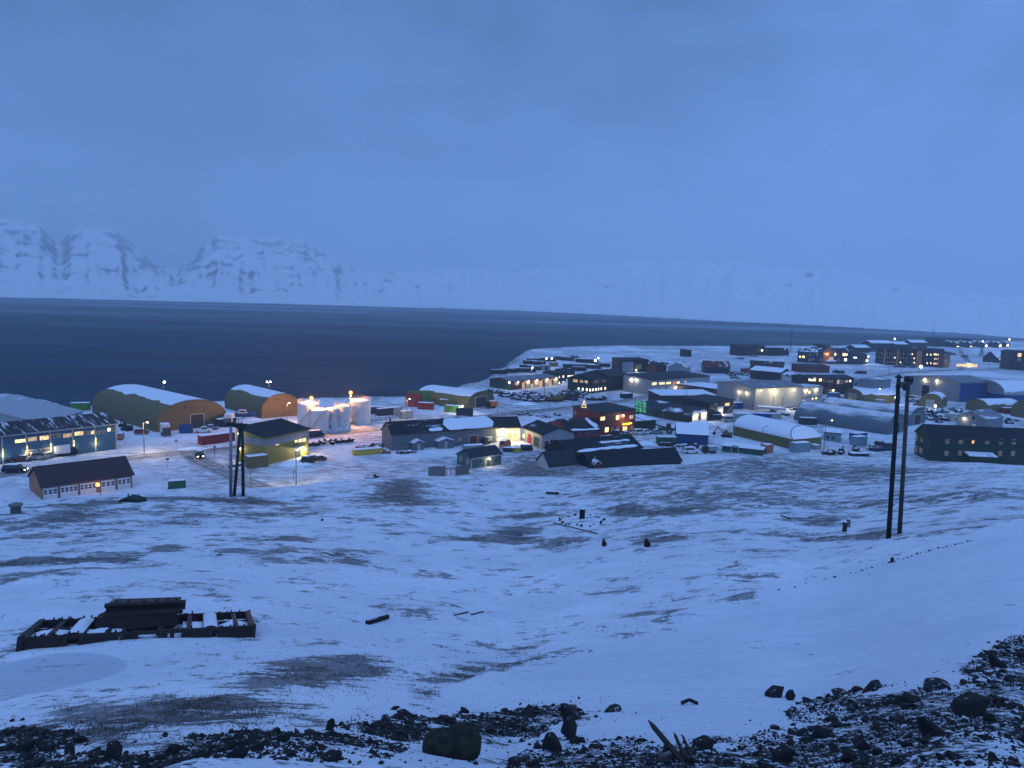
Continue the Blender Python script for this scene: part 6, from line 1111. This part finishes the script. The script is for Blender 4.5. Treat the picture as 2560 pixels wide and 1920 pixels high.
# ================================================================== THE HILLSIDE
def hp(px, py): x, y = on_hill(px, py); return x, y, hz(x, y)
def up_to(P, py):                       # height above P where its vertical meets row py
    lo, hi = 0, 30
    for _ in range(40):
        mm = (lo+hi)/2
        if proj(P[0], P[1], P[2]+mm)[1] > py: lo = mm
        else: hi = mm
    return lo
# two tall utility poles
pp = []
for (px, py, tx, ty, lab, m_, r0) in ((2222, 1346, 2247, 945, 'darker left pole of the pair of tall utility poles on the slope', 'black', .128), (2250, 1334, 2271, 948, 'paler right pole of the pair of tall utility poles on the slope', 'pole', .12)):
    P = hp(px, py); h_ = up_to(P, ty); t_ = ray(tx, ty); k_ = math.hypot(P[0], P[1])/math.hypot(t_.x, t_.y); top = (t_.x*k_-P[0], t_.y*k_-P[1], h_)
    r_ = thing('utility_pole', lab, 'utility pole', P, 0, 'pair of utility poles'); MB().tube((0, 0, -.8), top, r0, r0*.78, 14).build('pole', m_, r_, True); pp.append((P, top, r_))
    q = MB(); q.tube((top[0], top[1], h_), (top[0], top[1], h_+.16), .24, .05, 12); q.build('snow_cap', 'charcoal', r_)
P, top, r_ = pp[0]; d_ = Vector(pp[1][0])+Vector(pp[1][1])-Vector(P)-Vector(top); cb = MB(); T_ = Vector(top); a_ = T_-d_*.12+Vector((0, -.12, -.25)); c_ = T_+d_*1.25+Vector((0, -.12, -.25)); cb.tube(a_, c_, .055, None, 6); cb.build('crossarm', 'pole', r_); ins = MB()
for f_ in (0, .5, 1): p_ = a_+(c_-a_)*f_; ins.lathe([(.05, 0), (.10, .08), (.06, .16), (.10, .24), (.03, .32)], 8, (p_.x, p_.y, p_.z+.07))
ins.build('insulator', 'charcoal', r_)
tr = MB(); q = T_+d_*.5; tr.lathe([(.09, 0), (.11, .06), (.11, .28), (.07, .34)], 10, (q.x, q.y-.2, q.z-.62)); tr.build('transformer', 'charcoal', r_)
# three legged trestle
P = hp(577, 1243); r_ = thing('trestle', 'old three legged cableway trestle on the crest before the yellow green workshop', 'trestle', P); D = math.hypot(P[0], P[1]); h_ = up_to(P, 1066)
def loc(px, py, dy=0):
    t_ = ray(px, py); k_ = (P[1]+dy)/t_.y; return Vector((t_.x*k_-P[0], t_.y*k_-P[1], CAMZ+t_.z*k_-P[2]))
for (x0, y0, x1, y1, dy, m_, lab) in ((577, 1246, 577, 1066, 0, 'pole_light', 'pale upright post'), (585, 1246, 601, 1066, .8, 'charcoal', 'dark leaning post'), (608, 1241, 606, 1066, 1.2, 'charcoal', 'dark upright post')):
    o = MB().tube(loc(x0, y0, dy), loc(x1, y1, dy), .19, .16, 10).build('post', m_, r_, True); o['label'] = lab
MB().tube(loc(570, 1168, -.2), loc(606, 1162, .9), .10, None, 8).build('brace', 'charcoal', r_); MB().cbox(*(loc(590, 1063, .5)), 2.4, .5, .35, .1).build('beam', 'charcoal', r_)
q = MB(); c_ = loc(583, 1064, .4)
for i in range(5): q.tube(c_+Vector((-.6+i*.35, -.2, .1)), c_+Vector((-.5+i*.35, .2, .35)), .09, None, 6)
q.build('pulley', 'black', r_)
# vent stack, hatch
P = hp(40, 1283); r_ = thing('vent_stack', 'squat stone vent stack with a snowy lid near the brick garage', 'vent', P); r_.scale = (.62,)*3; MB().lathe([(.72, -.4), (.66, .5), (.66, 1.1)], 14).build('stack', 'stone', r_); MB().lathe([(.9, 1.105), (.9, 1.3), (.3, 1.5), (.02, 1.52)], 14).build('lid', 'greywood', r_)
P = hp(332, 1254); r_ = thing('cellar_hatch', 'dark green cellar hatch with two stub posts half buried below the brick garage', 'hatch', P, -.1); r_.scale = (.58,)*3; MB().prism([(-1.9, -.4), (1.9, -.4), (1.6, .55), (-.6, .95), (-1.8, .4)], -1.0, 1.2, 'y').build('hatch_roof', 'dark_green', r_); q = MB(); q.tube((-.8, 0, .6), (-.8, 0, 1.35), .1, None, 8); q.tube((.9, .3, .5), (.9, .3, 1.25), .1, None, 8); q.build('stub_post', 'charcoal', r_)
MB().add([(-1.7, -.9, .46), (-.65, -.95, .98), (-.65, 1.1, .98), (-1.7, 1.1, .46)], [(0, 1, 2, 3)]).build('snow_cover', 'snow', r_)
# rusted machine frame
PA = Vector(hp(*w0(118, 522))); PB = Vector(hp(*w0(1952, 412))); PBK = Vector(hp(*w0(245, 352))); ex = (PB-PA); Lw = ex.length; ex.normalize(); v1 = PBK-PA; v2 = Vector(hp(*w0(1972, 285)))-PB; va = (v1*.5+v2*.5)*.9; ey = va-ex*va.dot(ex); Dw = ey.length; ey.normalize(); SK = va.dot(ex)/Dw; ez = ex.cross(ey).normalized()
r_ = thing('machine_frame', 'rusted black machine frame half sunk in the snow with a drum on top', 'machine wreck', PA); r_.matrix_world = Matrix(((ex.x, ey.x, ez.x, PA.x), (ex.y, ey.y, ez.y, PA.y), (ex.z, ey.z, ez.z, PA.z-.03), (0, 0, 0, 1)))
dpw = math.hypot(*PA[:2]); Hf = .34*1.15
def rb(nm, f, m_='rust', sm=False): q = MB(); f(q); q.v = [(x+y*SK, y, z) for x, y, z in q.v]; return q.build(nm, m_, r_, sm)
for nm, y0 in (('front_rail', 0), ('back_rail', Dw-.12)):
    def f(q):
        gaps = [(.17, .235), (.39, .42), (.455, .565), (.60, .66), (.78, .83)] if nm == 'front_rail' else []
        q.box(0, y0, Hf-.10, Lw, y0+.12, Hf); e = 0
        for g0, g1 in gaps+[(1, 1)]: q.box(e*Lw, y0+.03, -.2, g0*Lw, y0+.09, Hf-.10); e = g1
        q.box(0, y0, -.25, Lw, y0+.12, -.15)
        for u in (0, .17, .235, .40, .455, .565, .61, .66, .78, .83, .985): q.box(u*Lw, y0-.03, -.25, u*Lw+.12, y0+.15, Hf+.02)
        rr = random.Random(8)
        for i in range(26): u = rr.random()*Lw; q.tube((u, y0+.06, Hf), (u, y0+.06, Hf+rr.uniform(.03, .09)), .025, None, 6)
    rb(nm, f)
for nm, x0 in (('end_beam', 0), ('end_beam', Lw-.16)): rb(nm, lambda q: (q.box(x0, .12, Hf-.12, x0+.16, Dw-.12, Hf+.02), q.box(x0+.05, .12, -.2, x0+.11, Dw-.12, Hf-.12)))
for u0, u1 in ((.175, .245), (.755, .825)):
    rb('cross_plate', lambda q: q.box(u0*Lw, .12, Hf-.18, u1*Lw, Dw-.12, Hf-.02)); rb('plate_snow', lambda q: q.add([(u0*Lw+.02+(u1-u0-.006)*Lw*i/4, .14+(Dw-.3)*j/6, Hf-.015+.06*math.sin(math.pi*i/4)) for i in range(5) for j in range(7)], [tuple(map(int, t_)) for t_ in gridf(5, 7)]), 'snow')
rb('cross_beam', lambda q: [q.box(u*Lw, .12, Hf-.16, u*Lw+.14, Dw-.12, Hf-.02) for u in (.10, .33, .55, .68, .90)])
for a_, c_, f_ in ((.83, .98, .45), (.02, .17, .5)): rb('inner_rail', lambda q: q.box(a_*Lw, Dw*f_, Hf-.20, c_*Lw, Dw*f_+.1, Hf-.04))
yb = Dw*.42
rb('hopper', lambda q: (q.prism([(.27*Lw, Hf-.1), (.63*Lw, Hf-.1), (.63*Lw, Hf+.29), (.31*Lw, Hf+.29), (.28*Lw, Hf+.19)], yb, Dw*.92, 'y'), q.box(.30*Lw, yb-.06, Hf+.27, .64*Lw, Dw*.94, Hf+.32)))
rb('side_plate', lambda q: q.prism([(.20*Lw, -.1), (.35*Lw, -.1), (.35*Lw, Hf+.2), (.30*Lw, Hf+.26), (.27*Lw, Hf+.2)], Dw*.74, Dw*.80, 'y'))
def drum(q):
    z = Hf+.32+.12; q.tube((.30*Lw, Dw*.70, z-.06), (.665*Lw, Dw*.70, z-.02), .15, None, 10); q.prism([(.31*Lw, z-.16), (.63*Lw, z-.16), (.64*Lw, z+.16), (.335*Lw, z+.16), (.305*Lw, z+.08)], Dw*.52, Dw*.86, 'y')
    for u in (.35, .40, .47, .53, .58, .62): q.tube((u*Lw, Dw*.52, z+.15), (u*Lw, Dw*.52, z+.26), .03, None, 6); q.box(u*Lw, Dw*.50, z-.16, u*Lw+.05, Dw*.515, z+.15)
    q.tube((.30*Lw, Dw*.50, z+.11), (.64*Lw, Dw*.50, z+.13), .07, None, 8); q.tube((.32*Lw, Dw*.5, z-.15), (.655*Lw, Dw*.5, z-.11), .08, None, 8)
rb('drum_housing', drum); rb('gear', lambda q: [q.tube((u*Lw, Dw*.48, Hf+.05), (u*Lw, Dw*.53, Hf+.05), .26, None, 14) for u in (.47, .60)])
for u0, u1, v0, v1, z0 in ((.02, .175, .05, .72, .22), (.24, .40, .06, .50, .24), (.41, .60, .06, .38, .16), (.66, .77, .06, .72, .22), (.83, .98, .06, .74, .22)):
    n1, n2 = 12, 9; q = MB(); q.add([(u0*Lw+(u1-u0)*Lw*i/(n1-1), v0*Dw+(v1-v0)*Dw*j/(n2-1), z0+.10*math.sin(math.pi*i/(n1-1))*math.sin(math.pi*j/(n2-1))+.07*float(fbm(np.array([i*.5+u0*50]), np.array([j*.5]), 2, 5)[0])) for i in range(n1) for j in range(n2)], [tuple(map(int, t_)) for t_ in gridf(n1, n2)]); q.v = [(x_+y_*SK, y_, z_) for x_, y_, z_ in q.v]; q.build('drifted_snow', 'snow', r_, True)
# planks, stumps, stone ring
for p0, p1, w_, lab, nm in ((w0(0, 0) and (918, 1561), (970, 1546), .16, 'dark short plank lying on the snow right of the machine frame', 'plank'), ((1136, 1539), (1170, 1532), .06, 'thin broken stick, left of the two small sticks', 'stick'), ((1178, 1538), (1208, 1531), .06, 'thin broken stick, right of the two small sticks', 'stick'), ((1366, 1234), (1396, 1236), .3, 'short dark board on the smooth snow below the sunken black houses', 'plank'), ((1384, 1308), (1492, 1335), .09, 'long thin pole lying beside the stone ring', 'plank'), ((1952, 1290), (1976, 1298), .10, 'thin board lying left of the paired stumps', 'plank')):
    A = Vector(hp(*p0)); Bq = Vector(hp(*p1)); dd = (Bq-A); r_ = thing(nm, lab, nm, A); q = MB(); n_ = dd.cross(Vector((0, 0, 1))).normalized()*w_; s_ = Vector((0, 0, w_*.9))
    q.add([-n_*.5, dd-n_*.35, dd+n_*.35, n_*.5, -n_*.5+s_, dd*1.04-n_*.3+s_, dd*1.02+n_*.3+s_, n_*.5+s_], [(0, 1, 2, 3), (4, 5, 6, 7), (0, 1, 5, 4), (1, 2, 6, 5), (2, 3, 7, 6), (3, 0, 4, 7)]); q.build(nm+'_wood', 'black', r_); sn = MB(); sn.add([-n_*.2+s_*1.03, dd*.5-n_*.16+s_*1.03, dd*.5+n_*.1+s_*1.03, n_*.16+s_*1.03], [(0, 1, 2, 3)]); sn.build('snow_dusting', 'snow', r_)
for px, py, h_, r0, lab, m_ in ((2111, 1329, .62, .14, 'darker taller stump of the two beside the utility poles', 'charcoal'), (2120, 1318, .55, .14, 'paler stump of the two beside the utility poles', 'greywood'), (1455, 1297, .95, .26, 'dark post stump at the back of the stone ring', 'black'), (2230, 1405, .20, .06, 'tiny stake on the dotted line of stones', 'black')):
    P = hp(px, py); r_ = thing('stump', lab, 'stump', P); MB().lathe([(r0*1.1, -.2), (r0, .1), (r0*.95, h_)], 10).build('wood', m_, r_); MB().lathe([(r0*.9, h_+.003), (r0*.7, h_+.05), (.01, h_+.06)], 10).build('snow_cap', 'snow', r_)
# rocks -------------------------------------------------------------
def rockmat():
    t = NT('scree_rock'); v = t.coord('Object'); g = t.n('ShaderNodeNewGeometry'); sp = t.n('ShaderNodeSeparateXYZ'); t.l(g.outputs['Normal'], sp.inputs[0]); n = t.noise(v, 3.0, 5, .6); n2 = t.noise(v, 14, 4)
    oi = t.n('ShaderNodeObjectInfo'); f = t.ss(t.math('ADD', sp.outputs[2], t.math('MULTIPLY', t.math('SUBTRACT', n, .5), 2.4)), 1.10, 1.40)
    base = t.mix(n2, (.006, .007, .008), (.026, .027, .027)); base = t.mix(t.math('MULTIPLY', t.ss(n, .5, .7), .4), base, (.034, .027, .019))
    t.pbr(t.mix(t.math('MULTIPLY', f, .75), base, SNOWC), .8, .25, 0, t.bump(t.math('ADD', n, t.math('MULTIPLY', n2, .5)), .6, .03)); return t.m
RM = rockmat()
import bmesh
def rock_geo(seed, flat=.65, round_=False):
    r = random.Random(seed); bm = bmesh.new()
    if round_:
        bmesh.ops.create_icosphere(bm, subdivisions=3, radius=1)
        for v in bm.verts:
            c = v.co; d = 1+.46*(float(vnoise(np.array([c.x*1.3+seed]), np.array([c.y*1.3+c.z]), seed)[0])-.5)+.10*(float(vnoise(np.array([c.x*4]), np.array([c.z*4+c.y*2]), seed)[0])-.5); v.co = Vector((c.x*1.0, c.y*.9, c.z*.78))*d
            if v.co.z > .45: v.co.z = .45+(v.co.z-.45)*.75
    else:
        for i in range(15):
            v = Vector((r.gauss(0, 1), r.gauss(0, 1), r.gauss(0, 1))).normalized()*r.uniform(.78, 1.05); bm.verts.new((v.x*r.uniform(.9, 1.15), v.y*.85, v.z*flat))
        q = bmesh.ops.convex_hull(bm, input=bm.verts); bmesh.ops.delete(bm, geom=[g_ for g_ in q['geom_interior'] if isinstance(g_, bmesh.types.BMVert)], context='VERTS')
        bmesh.ops.triangulate(bm, faces=bm.faces)
    bmesh.ops.recalc_face_normals(bm, faces=bm.faces); return bm
ROCKS = []; RG = []
for i in range(9):
    bm = rock_geo(100+i*7, (.55, .7, .9, .45, .65, .8, .5, .75, .6)[i]); bm.verts.index_update(); RG.append((np.array([v.co[:] for v in bm.verts]), np.array([[v.index for v in f.verts] for f in bm.faces])))
    bm2 = bm.copy(); bmesh.ops.bevel(bm2, geom=list(bm2.edges), offset=.05, segments=1, affect='EDGES', clamp_overlap=True); me = bpy.data.meshes.new('rock'); bm2.to_mesh(me); me.materials.append(RM); ROCKS.append(me)
def rock(px, py, wpx, hpx, label, i, m_=None, name='rock', rz=0, tilt=0, group=None):
    P = hp(px, py); D = math.sqrt(P[0]**2+P[1]**2+(CAMZ-P[2])**2); w_ = wpx*D/FP/2; h_ = hpx*D/FP/2
    o = link(name, ROCKS[i], None, (P[0], P[1], P[2]+h_*.55)); o.scale = (w_, w_*.9, h_/.62); o.rotation_euler = (tilt, tilt*.6, rz); tag(o, label, 'rock', group); return o
bm = rock_geo(5, round_=True); me = bpy.data.meshes.new('boulder'); bm.to_mesh(me); me.polygons.foreach_set('use_smooth', [True]*len(me.polygons))
t = NT('mossy_boulder'); v = t.coord('Object'); n = t.noise(v, 2.2, 6, .6); n2 = t.noise(v, 16, 5, .65); t.pbr(t.mix(t.ss(t.math('ADD', n, t.math('MULTIPLY', n2, .4)), .55, .9), (.014, .016, .013), (.05, .052, .032)), .85, .2, 0, t.bump(t.math('ADD', n2, n), .7, .04)); me.materials.append(t.m)
P = hp(1130, 1894); D = math.sqrt(P[0]**2+P[1]**2+(CAMZ-P[2])**2); o = link('boulder', me, None, (P[0], P[1]+.1, P[2]+.05)); s_ = 58*D/FP; o.scale = (s_*1.06, s_*.95, s_*.98); o.rotation_euler = (.05, .02, .4); tag(o, 'large rounded mossy boulder at the bottom centre', 'boulder')
for (x, y, w_, h_, i, lab) in ((287, 1905, 58, 46, 2, 'upright brown rock at the bottom left edge of the scree'), (1424, 1848, 62, 54, 2, 'pale grey pointed rock in the snow right of the boulder'), (1425, 1795, 76, 46, 4, 'dark block at the top of the scree tongue above the pointed rock'), (1530, 1778, 60, 26, 3, 'flat rock at the right end of the scree tongue'), (1942, 1742, 58, 30, 1, 'wedge shaped dark rock alone on the snow edge'), (1975, 1750, 26, 28, 5, 'small spiky rock right of the wedge shaped one'), (2166, 1727, 90, 36, 6, 'long dark rock on the snow line of the right scree'), (2095, 1739, 62, 22, 3, 'low rock left of the long dark rock'), (2334, 1721, 98, 32, 3, 'broad flat rock on the upper edge of the right scree'), (2492, 1666, 46, 34, 4, 'square rock high on the right scree edge'), (2041, 1846, 60, 42, 6, 'greenish slab at the left edge of the right scree'), (2150, 1880, 56, 38, 8, 'rounded dark rock below the greenish slab'), (1762, 1872, 68, 34, 1, 'dark sloping rock beside the broken stakes'), (1380, 1880, 66, 46, 2, 'black triangular rock at the bottom below the pointed rock'),
 (982, 1774, 34, 14, 6, 'small dark rock alone on the grassy snow'), (826, 1826, 24, 34, 5, 'thin upright rock on the top of the left scree'), (652, 1841, 74, 22, 3, 'long flat rock on the rim of the left scree'), (427, 1884, 48, 34, 6, 'grey rock on the rim of the left scree'), (528, 1866, 62, 26, 3, 'pale flat slab on the left scree'), (590, 1894, 56, 36, 8, 'striped grey slab in the left scree'), (70, 1878, 46, 32, 1, 'dark block in the left corner scree'), (172, 1888, 40, 32, 4, 'dark block at the right end of the left corner scree'), (1510, 1366, 17, 20, 2, 'small brown stone on the heath left of the pale topped stone'), (1617, 1368, 22, 24, 2, 'small dark stone with a pale top on the heath'), (806, 1302, 9, 7, 1, 'tiny dark stone alone on the left slope'), (547, 1389, 14, 8, 3, 'dark flat stone on the left slope'), (1000, 1620, 0, 0, 0, ''), (2255, 1762, 80, 44, 6, 'big dark slab in the middle of the right scree'), (2430, 1790, 90, 60, 1, 'largest dark rock in the right scree'), (2330, 1840, 80, 56, 4, 'brownish dark rock low in the right scree'), (1960, 1905, 66, 44, 1, 'dark rock at the bottom edge right of the stakes')):
    if w_: rock(x, y, w_, h_, lab, i, rz=x*.37 % 1.2-.6)
# stone ring and the dotted line of stones
for i in range(20):
    a = i/20*6.283; x = 1455+55*math.cos(a)+random.uniform(-5, 5); y = 1303+13*math.sin(a)+random.uniform(-2, 2); rock(x, y, random.uniform(5, 10), random.uniform(5, 8), 'small stone of the ring around the dark post stump', i % 9, group='stones of the ring on the heath')
P = [(1950, 1476), (2110, 1440), (2225, 1406), (2330, 1376), (2440, 1350)]
for i in range(34):
    f_ = (i/34)**.8*(len(P)-1.001); k_ = int(f_); t_ = f_-k_; x = P[k_][0]*(1-t_)+P[k_+1][0]*t_; y = P[k_][1]*(1-t_)+P[k_+1][1]*t_; rock(x+random.uniform(-3, 3), y+random.uniform(-2.5, 1.5), random.uniform(3, 9), random.uniform(2, 3.6), 'dark stone in the dotted line across the smooth slope', i % 9, group='stones dotted in a line')
# broken stakes
P = Vector(hp(1690, 1905)); D = P.length; D = math.sqrt(P.x**2+P.y**2+(CAMZ-P.z)**2); sc = D/FP; r_ = thing('broken_stakes', 'splintered grey timber stakes sticking out of the bottom scree', 'broken timber', P)
for x0, y0, x1, y1, w_ in ((20, -6, -60, 84, 8), (24, 0, -2, 56, 5), (40, -4, 16, 52, 4), (10, -5, 45, 18, 6), (-40, 0, 30, 10, 7)):
    q = MB(); A = Vector((x0*sc, 0, y0*sc*.9)); Bq = Vector((x1*sc, .1, y1*sc*.95)); q.tube(A, A+(Bq-A)*.86, w_*sc*1.0, w_*sc*.75, 5); q.tube(A+(Bq-A)*.86, Bq, w_*sc*.75, w_*sc*.15, 5); q.build('stake', 'pole', r_)
P = hp(1722, 1762); r_ = thing('driftwood', 'bent black twig on the snow left of the wedge shaped rock', 'driftwood', P); q = MB(); s_ = 20*math.hypot(P[0], P[1])/FP; q.tube((-s_, 0, .02), (0, 0, s_*.7), .03, .025, 6); q.tube((0, 0, s_*.7), (s_*1.1, 0, .03), .03, .03, 6); q.build('twig', 'black', r_)
# scree: largest stones one by one, the rest as one mass
pts = []
for zi, P in enumerate(SCREE):
    mn, mx = P.min(0), P.max(0); area = (mx-mn).prod(); n = int(min(90000, area*1150)); x = rng.uniform(mn[0], mx[0], n); y = rng.uniform(mn[1], mx[1], n); sd = poly_sd(x, y, P)
    dens = fbm(x/.55, y/.55, 4, 33); keep = (sd > -.25) & (rng.random(n) < np.clip(sstep(.37, .52, dens+.25*np.clip(sd, -.3, .3)), .03, 1)) & (np.hypot(x, y) > 4.5); pts.append(np.stack([x[keep], y[keep]], 1))
n = 1500; pb = []
for i in range(n):
    j = rng.integers(len(SCREE)); P = SCREE[j]; q = P[rng.integers(len(P))]+rng.normal(0, .5, 2); pb.append(q)
pts.append(np.array([q for q in pb if np.hypot(*q) > 4.5])); pts = np.vstack(pts); r = np.hypot(pts[:, 0], pts[:, 1]); inv = (np.abs(np.arctan2(pts[:, 0], pts[:, 1])) < .66)
pts = pts[inv]; u = rng.random(len(pts)); size = .0088*(1-u)**-.41; size = np.clip(size, .008, .10)*np.clip((np.hypot(pts[:, 0], pts[:, 1])/11)**.25, .8, 1.3); app = size/np.hypot(pts[:, 0], pts[:, 1]); order = np.argsort(-app); zz = height(pts[:, 0], pts[:, 1])
NBIG = 190
for k_, i in enumerate(order[:NBIG]):
    o = link('rock', ROCKS[k_ % 9], None, (pts[i, 0], pts[i, 1], zz[i]+size[i]*.25)); s_ = size[i]; o.scale = (s_*1.15, s_, s_*random.uniform(.7, 1.1)); o.rotation_euler = (random.uniform(-.3, .3), random.uniform(-.3, .3), random.uniform(0, 6.28))
    sidex = 'left' if proj(pts[i, 0], pts[i, 1], zz[i])[0] < 900 else ('right' if proj(pts[i, 0], pts[i, 1], zz[i])[0] > 1800 else 'middle')
    tag(o, f'dark angular rock lying in the snowy scree at the bottom {sidex}', 'rock', f'rocks of the scree at the bottom {sidex}')
VV, FF = [], []; off = 0
for i in order[NBIG:]:
    gv, gf = RG[i % 9]; s_ = size[i]; a = rng.uniform(0, 6.28); c, sn = math.cos(a), math.sin(a); x = gv[:, 0]*s_*1.2; y = gv[:, 1]*s_; z = gv[:, 2]*s_*.95
    VV.append(np.stack([pts[i, 0]+x*c-y*sn, pts[i, 1]+x*sn+y*c, zz[i]+s_*.22+z], 1)); FF.append(gf+off); off += len(gv)
o = link('rubble', npmesh('rubble', np.vstack(VV), np.vstack(FF), RM, False)); tag(o, 'small dark rubble strewn through the snow at the bottom', None, None, 'stuff')
# dry grass and heath poking through the snow
GV, GF = [], []; off = 0; cand = []
for (px, py, rx, ry, s_) in PATCH:
    if py < 1480: continue
    for _ in range(int(rx*ry*s_*.05)): cand.append((px+rng.normal(0, rx*.55), py+rng.normal(0, ry*.55)))
for _ in range(500): cand.append((rng.uniform(300, 1900), rng.uniform(1380, 1800)))
for px, py in cand:
    if py > 1850 or py < 1360: continue
    d = ray(px, py); P = None
    x, y = on_hill(px, py)
    if poly_sd(np.array([x]), np.array([y]), SMOOTH)[0] > -.3: continue
    z = hz(x, y)
    for k_ in range(5):
        a = rng.uniform(0, 6.28); h_ = rng.uniform(.015, .055); l = rng.uniform(.02, .09); w_ = .006; bx, by = x+rng.normal(0, .06), y+rng.normal(0, .06); c, sn = math.cos(a), math.sin(a)
        GV += [(bx-w_*sn, by+w_*c, z-.02), (bx+w_*sn, by-w_*c, z-.02), (bx+l*c, by+l*sn, z+h_)]; GF.append((off, off+1, off+2)); off += 3
o = link('dry_grass', npmesh('dry_grass', GV, GF, 'pole', False)); tag(o, 'dry grass blades poking through the snow', None, None, 'stuff')
